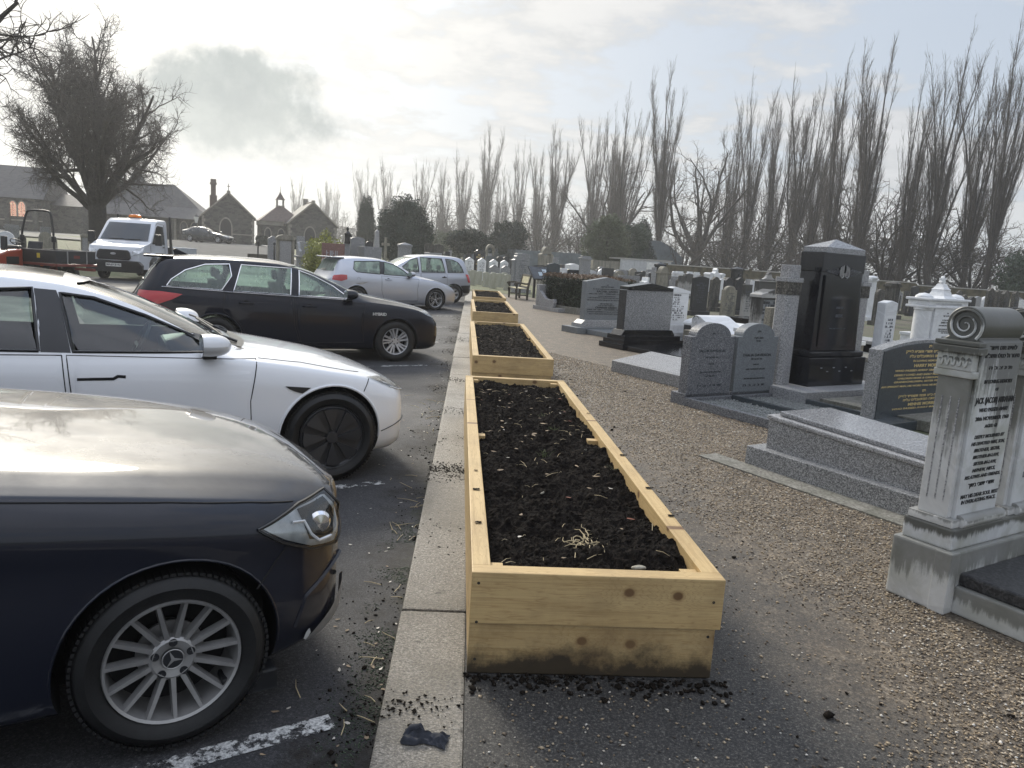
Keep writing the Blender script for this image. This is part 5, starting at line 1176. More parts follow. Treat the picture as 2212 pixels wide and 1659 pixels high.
 ('round', 'black_w', -5.05, 38, 0.38, 1.99, 'low dark arched stone right of the big rough grey headstone', 'headstone', None, {}),
 ('flat', 'g_mid', -4.24, 33, 0.78, 1.71, 'long low grey tomb with a bright rim behind the silver hatchback', 'tomb', None, {}),
 ('obelisk', 'g_pale', -5.65, 46, 0.36, 2.78, 'pale tapering stone obelisk beside the dark round evergreen', 'obelisk', None, {}),
 ('cross', 'stone', -5.62, 50, 0.14, 2.41, 'small stone cross against the dark round evergreen', 'cross', None, {}),
 ('hipw', 'g_mid', -3.46, 40, 0.76, 2.06, 'broad grey headstone with a bright hipped top under the dark round evergreen', 'headstone', None, {}),
 ('gable', 'stone_dk', -2.85, 50, 0.61, 2.22, 'dark gabled stone, left of the pair with bright roof edges', 'headstone', None, {}),
 ('gable', 'stone_dk', -2.24, 50, 0.66, 2.2, 'dark gabled stone, right of the pair with bright roof edges', 'headstone', None, {}),
 ('flat', 'black_w', -1.6, 48, 0.31, 1.76, 'small black block right of the two dark gabled stones', 'headstone', None, {}),
 ('flat', 'g_pale', -2.21, 75, 0.16, 2.0, 'pale post stone beneath the small spreading tree', 'headstone', None, {}),
 ('flat', 'g_pale', -2.03, 42, 0.74, 1.63, 'long pale low tomb just above the silver people carrier roof', 'tomb', None, {}),
 ('hump', 'marble', -18.08, 31, 0.6, 1.4, 'white-topped curved tomb at the far left edge of the lawn', 'tomb', None, {}),
 ('cornice', 'g_mid', -25.88, 45, 0.81, 1.7, 'grey pedestal tomb with a flat slab top on the left lawn', 'tomb', None, {}),
 ('round', 'stone_dk', -18.59, 33, 0.13, 1.24, 'small dark round stone at the edge of the left lawn', 'headstone', None, {}),
 ('hump', 'stone', -21.4, 40, 0.59, 1.43, 'curved-topped brown tomb seen through the tractor roll bar', 'tomb', None, {}),
 ('flat', 'g_mid', -25.66, 48, 0.56, 1.69, 'grey block tomb with a bright edge behind the tractor roll bar', 'tomb', None, {}),
 ('hump', 'stone', -18.95, 36, 0.38, 1.27, 'low brown tomb with a bright lid right of the roll bar', 'tomb', None, {}),
 ('framed', 'stone', -20.45, 42, 0.38, 1.46, 'pale framed stone immediately left of the white pickup truck', 'headstone', None, {}),
]

# ================================================================== graves
def outline(style, w, h, s=None):
    """front outline (x, z) from bottom left, counter-clockwise seen from the front"""
    r = w/2; P = [(0, 0), (w, 0)]
    def arc(cx, cz, rx, rz, a0, a1, n=14): return [(cx+rx*math.cos(R(a0+(a1-a0)*i/n)), cz+rz*math.sin(R(a0+(a1-a0)*i/n))) for i in range(n+1)]
    if style == 'warg': P += arc(r, h-.06, r, .06, 0, 180, 10)
    elif style == 'round': P += arc(r, h-r*.8, r, r*.8, 0, 180, 18)
    elif style == 'segment': P += arc(r, h-w*.17, r, w*.17, 0, 180, 14)
    elif style == 'hump': P += [(w, h*.78)]+arc(r, h*.80, r*.97, h*.20, 0, 180, 14)+[(0, h*.78)]
    elif style == 'gable': P += [(w, h-w*.11), (r, h), (0, h-w*.11)]
    elif style == 'point': P += [(w, h-w*.30), (r, h), (0, h-w*.30)]
    elif style == 'shoulder': k = w*.13; P += [(w, h-w*.22), (w-k*.6, h-w*.22)]+arc(r, h-w*.24, r-k, w*.24, 0, 180, 16)+[(k*.6, h-w*.22), (0, h-w*.22)]
    elif style == 'ogee': P += [(w, h-w*.26)]+[(w-w*t, h-w*.26+w*.26*(math.sin(PI*t)**1.8)) for t in [i/16 for i in range(1, 16)]]+[(0, h-w*.26)]
    elif style == 'double': P += [(w, h-.12)]+arc(w*.75, h-.12, w*.22, .12, 0, 180, 10)+arc(w*.25, h-.12, w*.22, .12, 0, 180, 10)+[(0, h-.12)]
    else: P += [(w, h), (0, h)]
    return P
INK = {'black': 'pale_ink', 'black_w': 'pale_ink'}
def lines_mesh(parent, w, h, n, m, y, seed, z0=None, z1=None, x0=.0, lh=None):
    """weathered lettering too worn to read: rows of short cut strokes"""
    rnd = random.Random(seed); mb = MB(); z1 = z1 or h*.86; z0 = z0 or h*.25; st = (z1-z0)/max(1, n)
    for i in range(n):
        z = z1-st*(i+.5); wl = w*rnd.uniform(.35, .82); x = x0+w/2-wl/2; ch = st*(.62 if rnd.random() > .2 else .85)
        while x < x0+w/2+wl/2:
            cw = ch*rnd.uniform(.35, .8)
            if rnd.random() > .13:
                k = rnd.randint(0, 3); s = ch*.16
                if k != 1: mb.box(x, x+s, y-.002, y+.001, z, z+ch)
                if k != 2: mb.box(x, x+cw*.75, y-.0021, y+.0009, z+(0 if k else ch*.45), z+(0 if k else ch*.45)+s)
                if k > 1: mb.box(x+cw*.55, x+cw*.55+s, y-.0022, y+.0008, z, z+ch)
            x += cw+ch*.12
    o = mb.build('inscription', M[m], parent, fix=False); return o
def stone(style, m, X, Y, w, h, label, cat='headstone', group=None, lines=0, ink=None, base=True, th=None, rz=None, idx=0):
    z0 = gh(X, Y); r = empty(cat.replace(' ', '_'), (X-w/2*math.cos(GA), Y-w/2*math.sin(GA), z0), GA if rz is None else rz, label, cat, group)
    h -= z0; mm = M[m]; th = th or (.09 if style == 'warg' else .13); rnd = random.Random(idx); pb = 0.0
    if base and style not in ('warg',) and cat in ('headstone', 'monument', 'obelisk', 'cross', 'pedestal') and h > .8:
        pb = .16; mb = MB(); mb.box(-.09, w+.09, -.09, th+.09, -.05, pb); mb.build('plinth', mm, r, bevel=.01)
    H_ = h-pb
    def fr(name, poly, y0, y1, m_=mm, z=pb, bev=.008):
        mb = MB(); mb.prism([(a, b+z) for a, b in poly], y0, y1, 'y'); return mb.build(name, m_, r, bevel=bev, seg=1)
    if style in ('cornice', 'urnped', 'hipw', 'hip', 'domecol', 'urn', 'archcap', 'starmon', 'crest', 'archmon', 'temple', 'framed', 'tablet', 'cross', 'obelisk', 'chair', 'talln'):
        d = max(.2, w*.5) if style not in ('tablet', 'framed', 'crest', 'chair', 'talln') else .22
        if style in ('cornice', 'urnped', 'domecol', 'urn', 'hip', 'hipw'):
            ch = min(.22, H_*.2); bw = w*.86; q = (w-bw)/2
            mb = MB(); mb.box(q, w-q, q, d-q, pb, pb+H_-ch); mb.build('shaft', mm, r, bevel=.01, seg=1)
            mb = MB()
            if style in ('hip', 'hipw'): mb.box(q*.3, w-q*.3, q*.3, d-q*.3, pb+H_-ch, pb+H_-ch*.55); mb.add([(0, 0, pb+H_-ch*.55), (w, 0, pb+H_-ch*.55), (w, d, pb+H_-ch*.55), (0, d, pb+H_-ch*.55), (w*.5, d*.5, pb+H_)], [(0, 1, 4), (1, 2, 4), (2, 3, 4), (3, 0, 4), (3, 2, 1, 0)])
            elif style == 'cornice': mb.box(0, w, 0, d, pb+H_-ch, pb+H_-ch*.55); mb.box(q*1.2, w-q*1.2, q, d-q, pb+H_-ch*.55, pb+H_)
            else:
                mb.box(0, w, 0, d, pb+H_-ch, pb+H_-ch*.6); mb.lathe([(w*.40, pb+H_-ch*.6), (w*.42, pb+H_-ch*.35), (w*.28, pb+H_-ch*.08), (.001, pb+H_)], 16, 'z', Matrix.Translation((w/2, d/2, 0)))
            mb.build('cap', mm, r, bevel=.006, seg=1)
        elif style == 'obelisk':
            mb = MB(); a, b = w*.5, w*.26; hh = H_-w*.3; k = w/2
            mb.box(k-w*.75, k+w*.75, k-w*.75, k+w*.75, pb, pb+H_*.16)
            vs = [(k+sx*q, k+sy*q, z) for q, z in ((a, pb+H_*.16), (b, pb+hh)) for sx, sy in ((-1, -1), (1, -1), (1, 1), (-1, 1))]+[(k, k, pb+H_)]
            mb.add(vs, [(0, 1, 5, 4), (1, 2, 6, 5), (2, 3, 7, 6), (3, 0, 4, 7), (4, 5, 8), (5, 6, 8), (6, 7, 8), (7, 4, 8)]); mb.build('shaft', mm, r)
        elif style == 'cross':
            mb = MB(); mb.prism([(a+w/2, b) for a, b in ((-.09, pb), (.09, pb), (.07, h-.55), (.26, h-.52), (.26, h-.36), (.07, h-.34), (.07, h), (-.07, h), (-.07, h-.34), (-.26, h-.36), (-.26, h-.52), (-.07, h-.55))], 0, .12, 'y'); mb.build('cross', mm, r, bevel=.01, seg=1)
        elif style == 'archcap':
            fr('slab', [(w*.08, 0), (w*.92, 0), (w*.92, H_-w*.55), (w*.08, H_-w*.55)], .02, d-.02); fr('cornice', [(0, H_-w*.55), (w, H_-w*.55), (w, H_-w*.44), (0, H_-w*.44)], -.01, d+.01)
            fr('arch_head', [(w*.14, H_-w*.44)]+[(w/2-w*.36*math.cos(PI*i/12), H_-w*.44+w*.44*math.sin(PI*i/12)) for i in range(13)][::1]+[], .0, d)
        elif style in ('starmon', 'archmon'):
            fr('centre_slab', [(w*.26, 0), (w*.74, 0), (w*.74, H_*.76), (w*.26, H_*.76)], .02, d*.7)
            for a in (.0, .76): fr('pillar', [(w*(a+.02), 0), (w*(a+.22), 0), (w*(a+.22), H_*.72), (w*(a+.02), H_*.72)], 0, d*.75); fr('pillar_cap', [(w*(a-.02), H_*.72), (w*(a+.26), H_*.72), (w*(a+.24), H_*.78), (w*(a+.12), H_*.81), (w*a, H_*.78)], -.02, d*.8)
            if style == 'archmon': fr('arch_head', [(w*.1, H_*.80)]+[(w/2-w*.33*math.cos(PI*i/14), H_*.82+H_*.18*math.sin(PI*i/14)) for i in range(15)]+[(w*.9, H_*.80)], 0, d*.75)
            else: fr('finial', [(w*.3, H_*.77), (w*.7, H_*.77), (w*.58, H_*.84), (w*.54, H_*.9), (w*.57, H_*.93), (w*.5, H_), (w*.43, H_*.93), (w*.46, H_*.9), (w*.42, H_*.84)], .05, d*.6)
        elif style == 'temple':
            for a in (.02, .80): fr('pillar', [(w*a, 0), (w*(a+.16), 0), (w*(a+.16), H_*.78), (w*a, H_*.78)], 0, .2)
            fr('back_slab', [(w*.2, 0), (w*.78, 0), (w*.78, H_*.7), (w*.2, H_*.7)], .12, .22, M['g_pale'])
            out = [(w/2-w*.55*math.cos(PI*i/14), H_*.76+H_*.24*math.sin(PI*i/14)) for i in range(15)]; inn = [(w/2-w*.40*math.cos(PI*i/14), H_*.76+H_*.15*math.sin(PI*i/14)) for i in range(14, -1, -1)]
            mb = MB(); n = 15
            vs = [(a, y, b+pb) for y in (-.02, .24) for a, b in out+inn[::-1]]
            fs = []
            for i in range(n-1): fs += [(i, i+1, n+i+1, n+i), (2*n+i, 3*n+i, 3*n+i+1, 2*n+i+1), (i, 2*n+i, 2*n+i+1, i+1), (n+i, n+i+1, 3*n+i+1, 3*n+i)]
            mb.add(vs, fs); mb.build('arch_hood', mm, r)
        elif style == 'crest':
            fr('slab', [(w*.14, 0), (w*.86, 0), (w*.86, H_*.74), (w*.14, H_*.74)], .04, d); fr('cornice', [(0, H_*.74), (w, H_*.74), (w*.97, H_*.80), (w*.03, H_*.80)], -.03, d+.04)
            for a in (.0, .86): fr('pillar', [(w*(a+.02), 0), (w*(a+.12), 0), (w*(a+.12), H_*.74), (w*(a+.02), H_*.74)], -.02, d)
            fr('crest', [(w*.24, H_*.8), (w*.76, H_*.8), (w*.62, H_*.86), (w*.58, H_*.95), (w*.5, H_), (w*.42, H_*.95), (w*.38, H_*.86)], .03, d*.8)
        elif style in ('framed', 'tablet'):
            fr('frame', [(0, 0), (w, 0), (w, H_*.90), (w*.5, H_*(1.0 if style == 'tablet' else .98)), (0, H_*.90)], .05, d)
            for a in (0, .86): fr('pillar', [(w*a, 0), (w*(a+.14), 0), (w*(a+.14), H_*.86), (w*a, H_*.86)], -.01, .08)
            fr('cornice', [(-.03, H_*.87), (w+.03, H_*.87), (w+.02, H_*.92), (w*.5, H_+.0), (-.02, H_*.92)] if style == 'tablet' else [(-.03, H_*.87), (w+.03, H_*.87)]+[(w/2+(w/2+.03)*math.cos(PI*i/12), H_*.90+H_*.10*math.sin(PI*i/12)) for i in range(13)], -.04, d+.02)
            fr('inset_tablet', [(w*.16, H_*.08), (w*.84, H_*.08), (w*.84, H_*.84), (w*.16, H_*.84)], .035, .06, M['g_smooth' if style == 'tablet' else 'g_pale'])
        elif style == 'chair': fr('slab', [(0, 0), (w, 0), (w, H_), (w*.8, H_), (w*.72, H_*.8), (w*.3, H_*.74), (0, H_*.8)], 0, .5)
        elif style == 'talln': fr('slab', [(0, 0), (w, 0), (w, H_*.985), (w*.5, H_), (w*.06, H_*.985), (w*.06, H_*.93), (0, H_*.9)], 0, .3); fr('rear_shoulder', [(-.08, 0), (.02, 0), (.02, H_*.84), (-.08, H_*.80)], .06, .3)
    else:
        fr('slab' if base else 'slab', outline(style, w, H_), 0, th if cat != 'tomb' else .7)
    if lines: lines_mesh(r, w*.86, H_, lines, ink or INK.get(m, 'grey_ink'), (.0 if style not in ('framed', 'tablet', 'starmon') else .034)-.0005, idx, pb+H_*.2, pb+H_*.8, w*.07)
    return r

def GF(X, Y, name, label, cat, group=None): return empty(name, (X, Y, 0), GA, label, cat, group)
def bx(r, name, m, x0, x1, y0, y1, z0, z1, bev=.006): mb = MB(); mb.box(x0, x1, y0, y1, z0, z1); return mb.build(name, M[m] if isinstance(m, str) else m, r, bevel=bev, seg=2)
def pr(r, name, m, poly, y0, y1, bev=.006, axis='y'): mb = MB(); mb.prism(poly, y0, y1, axis); return mb.build(name, M[m], r, bevel=bev, seg=2)
def text_block(r, rows, cx, y, m, sxk=1.0):
    """rows of (text, height, z[, slant])"""
    T = []
    for q in rows:
        s = q[0]; s = s[::-1] if any('\u0590' <= c <= '\u05ff' for c in s) else s
        sz = q[1]*1.38; wmax = q[4] if len(q) > 4 else None
        o = text_mesh('t', s, sz, M[m], None, (cx, y, q[2]), shear=q[3] if len(q) > 3 else 0, bold=sz*.022, sx=sxk)
        if wmax and o.dimensions.x > 0:
            bpy.context.view_layer.update(); wd = max(v.co.x for v in o.data.vertices)-min(v.co.x for v in o.data.vertices) if len(o.data.vertices) else 0
            if wd > 0: o.scale = (wmax/wd, 1, 1)
        bpy.context.view_layer.update(); T.append(o)
    return join_meshes('inscription', T, r)
def arch_poly(w, h, rise, n=18, sh=0.0):
    c = w/2; return [(0, 0), (w, 0), (w, h-rise)]+([(w-sh, h-rise)] if sh else [])+[(c+(c-sh)*math.cos(PI*i/n), h-rise+rise*math.sin(PI*i/n)) for i in range(1, n)]+([(sh, h-rise)] if sh else [])+[(0, h-rise)]
def seg_poly(w, h, rise, n=18):
    Rr = (w*w/4+rise*rise)/(2*rise); a = math.asin(w/2/Rr); cz = h-Rr
    return [(0, 0), (w, 0)]+[(w/2+Rr*math.sin(a-2*a*i/n), cz+Rr*math.cos(a-2*a*i/n)) for i in range(n+1)]

def hero_graves():
    # ---- scroll-topped marble monument at the right edge
    r = GF(2.431, 3.462, 'scroll_monument', 'stained white marble monument with a scrolled top and black lettering, nearest at the right edge', 'monument')
    bx(r, 'plinth', 'marble_b', 0, 1.35, 0, .31, 0, .318, .012); bx(r, 'plinth_corner', 'marble_b', -.006, .075, -.004, .08, 0, .316, .006)
    bx(r, 'plinth_slab', 'marble_w', .03, 1.32, .025, .285, .318, .43, .012)
    for k, u0 in enumerate((.055, .60)):
        tb = empty('tablet', (u0, 0, 0)); tb.parent = r; w = .42
        y0, y1 = .06, .255
        mb = MB(); Rr = (y1-y0)/2-.004; P = [(y0, .43), (y1, .43), (y1, 1.36)]+[((y0+y1)/2+Rr*math.cos(R(-38+256*i/26)), 1.435+Rr*math.sin(R(-38+256*i/26))) for i in range(27)]+[(y0, 1.36)]
        mb.prism(P, .035, w, 'x'); mb.build('slab', M['marble_w'], tb, bevel=.004, seg=1, smooth=True, sharp=30)
        for xs_ in (.030, w+.002):      # carved spirals at the ends
            mb = MB(); S = []
            for i in range(52):
                a = i*.30; rr = .010+.0052*i*.30*.98; S.append((xs_, (y0+y1)/2+rr*math.cos(a+1.2), 1.435+rr*math.sin(a+1.2)))
            mb.tube(S, [.003+.00009*i for i in range(52)], 6); mb.build('spiral_carving', M['marble_w'], tb, smooth=True)
        # fluted pilaster on the end
        mb = MB(); mb.box(-.0, .036, y0+.02, y1-.02, .47, 1.18); mb.build('pilaster', M['marble_b'], tb, bevel=.004)
        mb = MB()
        for j in range(3): yy = y0+.05+j*.042; mb.box(-.0022, .001, yy, yy+.006, .55, 1.08)
        mb.build('flute', M['g_pale'], tb)
        mb = MB(); mb.box(-.012, .05, y0-.0, y1+.0, 1.18, 1.215); mb.box(-.016, .04, y0+.01, y1-.01, 1.215, 1.30); mb.box(-.03, .06, y0-.015, y1+.012, 1.30, 1.335); mb.box(-.022, .05, y0-.01, y1+.01, 1.337, 1.36); mb.build('capital', M['marble_w'], tb, bevel=.005)
        mb = MB(); S = [(-.018, y0+.02+.15*i/40, 1.257+.02*math.sin(i*.8)) for i in range(41)]; mb.tube(S, .008, 5); mb.build('capital_carving', M['marble_w'], tb, smooth=True)
        mb = MB(); mb.box(-.02, .06, y0-.02, y1+.015, .43, .47); mb.tube([(.05, y0-.012, .455), (w+.03, y0-.012, .455)], .034, 12); mb.build('base_moulding', M['marble_b'], tb, bevel=.004, smooth=True, sharp=30)
        if k == 0:
            c = .235; W_ = .37
            rows = [('לאיש תם וישר', .022, 1.335, 0, .26), ("נפטר ח' כסלו תשכ\"א", .022, 1.295, 0, .33), ('ת נ צ ב ה', .018, 1.235, 0, .22), ('IN LOVING MEMORY', .019, 1.165, 0, .27), ('OF', .015, 1.125, 0, .03),
                ('JACK (JACOB) ABRAHAM', .031, 1.07, 0, W_), ('WHO PASSED AWAY', .020, 1.022, 0, .28), ('28th NOVEMBER 1960', .020, .978, 0, .32), ('AGED 62', .018, .938, 0, .12),
                ('DEEPLY MOURNED BY', .018, .885, .25, .29), ('HIS DEVOTED WIFE, SON,', .018, .85, .25, .32), ('BROTHER, SISTER,', .018, .815, .25, .25), ('BROTHER-IN-LAW,', .018, .78, .25, .25), ('SISTER-IN-LAW,', .018, .745, .25, .22), ('NEPHEW, NIECE,', .018, .71, .25, .22), ('RELATIVES AND FRIENDS.', .018, .677, .25, .34),
                ('אשרי יושבי ביתך', .022, .635, 0, .25), ('MAY HIS DEAR SOUL REST', .020, .578, 0, .36), ('IN EVERLASTING PEACE.', .020, .548, 0, .33)]
            text_block(tb, rows, c, y0-.0012, 'ink')
        else: lines_mesh(tb, w*.8, 1.3, 14, 'grey_ink', y0, 5, .6, 1.3, .06)
    bx(r, 'ledger', 'marble_b', .07, 1.30, -2.0, -.001, 0, .14, .01); bx(r, 'ledger_top', 'black_w', .10, 1.28, -2.0, -.002, .14, .205, .012)
    mb = MB(); mb.add([(-.03, .31, .002), (-.9, .36, .002), (-1.1, 2.4, .002), (-.04, 2.6, .002)], [(0, 1, 2, 3)])
    # ---- big grey granite ledger tomb
    r = GF(2.435, 6.256, 'granite_tomb', 'large grey granite ledger tomb with a polished sloping top, left of the scrolled marble monument', 'tomb')
    def slab(name, m, u0, u1, v0, v1, za, zb, bev=.006, tk=None):   # top sloping along v: za at v1(back) to zb at v0
        mb = MB(); b = 0 if tk is None else None
        vs = []
        for z in (0, 1):
            for (u, v) in ((u0, v0), (u1, v0), (u1, v1), (u0, v1)): vs.append((u, v, ((zb if v == v0 else za)-(tk or 0)) if (z == 0 and tk) else (.001 if z == 0 else (zb if v == v0 else za))))
        mb.add(vs, [(3, 2, 1, 0), (4, 5, 6, 7), (0, 1, 5, 4), (1, 2, 6, 5), (2, 3, 7, 6), (3, 0, 4, 7)]); return mb.build(name, M[m], r, bevel=bev, seg=2)
    slab('lower_plinth', 'g_mid', 0, .95, -1.95, .02, .165, .165, .006)
    slab('upper_block', 'g_mid', .10, .86, -1.88, -.10, .415, .33, .006)
    slab('moulding', 'g_pale', .085, .875, -1.90, -.085, .455, .37, .012, .038)
    slab('polished_top', 'g_top', .15, .81, -1.84, -.16, .495, .41, .012, .04)
    lm = lines_mesh(r, .50, 1.0, 12, 'pale_ink', 0, 9, -.55, .2, .22); lm.rotation_euler = (-PI/2+R(2.7), 0, 0); lm.location = (0, -.72, .463)
    mb = MB(); mb.box(-.22, .0, -2.0, .35, -.03, .012); mb.build('paving_slab', M['concrete'], r, bevel=.004)
    # ---- gold-lettered stone
    r = GF(4.55, 8.17, 'headstone', 'grey-green granite headstone with gold lettering behind the scrolled marble monument', 'headstone')
    pr(r, 'slab', 'g_mid', seg_poly(1.86, .99, .115), .0, .15, .004); pr(r, 'face', 'slate', [(a*.955+.045, b*.965) for a, b in seg_poly(1.86, .99, .10)], -.012, .0, .004); bx(r, 'plinth', 'slate', -.05, 1.92, -.25, .2, -.01, .10)
    c = .93; rows = [('פ״נ', .034, .915, 0), ('רבי נפטר כ״ט תשרי תשנ״א לפ״ק', .032, .855, 0, .95), ('משפחתו המתאבלים עליו', .032, .80, 0, .78), ('IN LOVING MEMORY OF', .022, .745, 0, .62), ('HARRY MORRIS', .036, .69, 0, .56),
        ('WHO PASSED AWAY 18th OCTOBER 1990', .022, .635, .2, 1.28), ('DEARLY LOVED AND SADLY MISSED BY HIS WIFE', .022, .585, .2, 1.3), ('CHILDREN MARK & CAROLINE, BROTHER', .020, .545, .2, 1.15), ('GRANDCHILDREN, SISTER PEGGY, FAMILY', .020, .505, .2, 1.28), ('AN UPRIGHT MAN, HIS WORD WAS HIS BOND. HE WILL BE MISSED', .020, .455, .1, 1.72),
        ('פ״ט', .034, .39, 0), ('ל׳ נפטרה כ״א תמוז תשס״ד לפ״ק', .030, .335, 0, 1.0), ('משפחתה המתאבלים עליה', .030, .29, 0, .8), ('MINNIE MORRIS', .034, .235, 0, .58), ('WHO PASSED AWAY 8th JULY 2004', .020, .19, .2, 1.2)]
    rows2 = [('ת׳   נ׳   צ׳   ב׳   ה׳', .03, .045, 0, .9)]
    text_block(r, rows, c, -.0128, 'gold')
    # ---- tall black monument between granite columns
    r = GF(4.35, 9.72, 'black_monument', 'tall polished black monument with a hipped top and carved hands emblem between grey granite columns', 'monument')
    bx(r, 'base', 'g_pale', -.40, 1.62, -.42, .75, -.01, .20, .01); bx(r, 'die', 'black', .06, 1.24, -.10, .42, .20, .58, .01); bx(r, 'moulding', 'black', .08, 1.22, -.07, .40, .58, .66, .02)
    mb = MB(); w0, w1 = .53, .48
    def ring(z, hw, d0, d1): return [(.65-hw, d0, z), (.65+hw, d0, z), (.65+hw, d1, z), (.65-hw, d1, z)]
    vs = ring(.66, .48, .0, .36)+ring(1.93, .425, .02, .34); mb.add(vs, [(3, 2, 1, 0), (4, 5, 6, 7)]+[(i, (i+1) % 4, 4+(i+1) % 4, 4+i) for i in range(4)]); mb.build('shaft', M['black'], r, bevel=.008)
    bx(r, 'shoulder', 'black', .205, 1.095, .0, .36, 1.70, 1.955, .01)
    mb = MB(); vs = ring(1.95, .405, .0, .36)+ring(2.02, .405, .0, .36)+[(.65, .18, 2.14)]; mb.add(vs, [(3, 2, 1, 0), (4, 5, 8), (5, 6, 8), (6, 7, 8), (7, 4, 8)]+[(i, (i+1) % 4, 4+(i+1) % 4, 4+i) for i in range(4)]); mb.build('hipped_cap', M['g_top'], r)
    bx(r, 'panel', 'black', .28, 1.02, -.012, .02, .72, 1.66, .003)
    mb = MB()
    for sg in (-1, 1):      # raised blessing hands
        for j in range(3):
            x = .65+sg*(.030+.028*j); mb.tube([(x, -.012, 1.665), (x+sg*.004, -.018, 1.74), (x, -.014, 1.80-.012*j)], [.010, .009, .006], 6)
        mb.tube([(.65+sg*.015, -.014, 1.70), (.65+sg*.02, -.016, 1.655), (.65+sg*.055, -.018, 1.635), (.65+sg*.095, -.016, 1.665), (.65+sg*.10, -.014, 1.74)], [.008, .010, .012, .010, .006], 6)
    mb.build('hands_emblem', M['alloy_dk'], r, smooth=True)
    mb = MB()
    for sg in (-1, 1):
        for j in range(9):
            x = .65+sg*(.13+.026*j); mb.tube([(x-sg*.02, -.010, 1.715), (x+sg*.025, -.014, 1.76-.004*j)], .0035, 4); mb.tube([(x-sg*.02, -.010, 1.715), (x+sg*.025, -.014, 1.67+.004*j)], .0035, 4)
    mb.build('leaf_carving', M['g_dark'], r)
    text_block(r, [('הננו אבינו', .030, 1.24, 0), ('BESSIE', .040, 1.13, 0), ('WHO DIED ON 3rd JULY 1941', .018, .96, 0, .34)], .65, -.0135, 'grey_ink')
    mb = MB()
    for j in range(6): mb.box(.28+.13*j, .32+.13*j, -.1025, -.09, .44-.05*(j % 2), .452-.05*(j % 2))
    mb.build('inscription', M['pale_ink'], r)
    for u in (-.26, 1.20):
        cl = empty('column', (u, .10, .20)); cl.parent = r; mb = MB(); mb.prism([(.05, 0), (.20, 0), (.25, .05), (.25, .20), (.20, .25), (.05, .25), (0, .20), (0, .05)], 0, 1.18, 'z'); mb.build('shaft', M['g_pale'], cl, bevel=.004)
        mb = MB(); mb.prism([(.04, -.01), (.21, -.01), (.26, .04), (.26, .21), (.21, .26), (.04, .26), (-.01, .21), (-.01, .04)], 1.18, 1.34, 'z'); mb.build('carved_band', M['stone_dk'], cl, bevel=.004)
        mb = MB(); mb.prism([(.03, -.02), (.22, -.02), (.27, .03), (.27, .22), (.22, .27), (.03, .27), (-.02, .22), (-.02, .03)], 1.34, 1.40, 'z'); mb.prism([(.05, .02), (.19, .02), (.22, .05), (.22, .2), (.19, .22), (.05, .22), (.03, .2), (.03, .05)], 1.40, 1.56, 'z'); mb.build('capital', M['g_pale'], cl, bevel=.008)
    bx(r, 'ledger', 'concrete', -.1, 1.4, -1.9, -.43, .0, .12, .01); bx(r, 'book_stone', 'black', .52, .92, -.95, -.60, .12, .20, .012)
    # ---- pair of round-shouldered stones sharing one kerb
    for k, (u0, m, lab) in enumerate(((0.0, 'g_dark', 'dark speckled granite headstone with an arched shouldered top, left of a matching pair'), (.80, 'g_smooth', 'smooth grey headstone with an arched shouldered top, right of a matching pair, on shared kerbs'))):
        r = GF(2.505+u0*math.cos(GA)+.32*math.sin(GA)*0, 9.125+u0*math.sin(GA), 'headstone', lab, 'headstone', 'pair of arched headstones')
        w = .74; mb = MB(); mb.prism([(a+.02, b+.02) for a, b in arch_poly(w, .98, .165, 20, .075)], -.24, -.10, 'y'); mb.build('slab', M[m], r, bevel=.006, seg=2)
        bx(r, 'kerb', 'g_dark', 0, .78, -.30, -.24, 0, .10); bx(r, 'kerb', 'g_dark' if k == 0 else 'slate', 0, .06, -1.75, -.301, 0, .10); bx(r, 'kerb', 'slate', .74, .795, -1.75, -.301, 0, .115); bx(r, 'base', 'g_dark', 0, .78, -.24, .0, -.01, .14)
        pts = []; rs = np.random.RandomState(3+k)
        n = 2600; P = np.stack([rs.uniform(.07, .73, n), rs.uniform(-1.7, -.31, n), rs.uniform(.045, .065, n)], 1); o = scatter('stone_chippings', P, rs.uniform(.006, .014, n), M['chips'], 4+k, .7, tint=False); o.parent = r; tag(o, kind='stuff')
        bx(r, 'chip_bed', 'chips', .06, .74, -1.72, -.301, -.01, .05, 0)
        if k: text_block(r, [('פ״ט', .03, .90, 0), ('האשה היקרה', .022, .82, 0), ('בת רבי', .022, .78, 0), ('THALIA DAVIDSON', .034, .60, 0, .52), ('DIED 4th MAY 1962', .018, .55, 0), ('AGED 70', .018, .48, 0), ('DEEPLY MOURNED BY HER SONS', .017, .42, 0), ('MAY HER DEAR SOUL REST IN PEACE', .017, .30, 0), ('ת נ צ ב ה', .03, .215, 0, .40)], .39, -.2412, 'ink')
        else: text_block(r, [('פ״נ', .026, .87, 0), ('JACOB DAVIDSON', .028, .66, 0, .44), ('DIED 2nd JUNE 1959', .018, .58, 0), ('AGED 68', .018, .50, 0), ('SADLY MISSED BY HIS LOVING WIFE', .016, .40, 0), ('AND CHILDREN', .016, .35, 0), ('ת נ צ ב ה', .026, .235, 0, .40)], .39, -.2412, 'slate')
    # ---- low sloping granite ledger
    r = GF(2.235, 11.497, 'ledger_stone', 'low speckled granite ledger with a sloping inscribed face, left of the pair of arched headstones', 'tomb')
    slab_v = [(0, -1.9, 0), (.78, -1.9, 0), (.78, .06, 0), (0, .06, 0), (0, -1.9, .17), (.78, -1.9, .30), (.78, .06, .30), (0, .06, .17)]
    mb = MB(); mb.add([(u, v, z) for u, v, z in slab_v], [(3, 2, 1, 0), (4, 5, 6, 7), (0, 1, 5, 4), (1, 2, 6, 5), (2, 3, 7, 6), (3, 0, 4, 7)]); mb.build('ledger', M['g_mid'], r, bevel=.006)
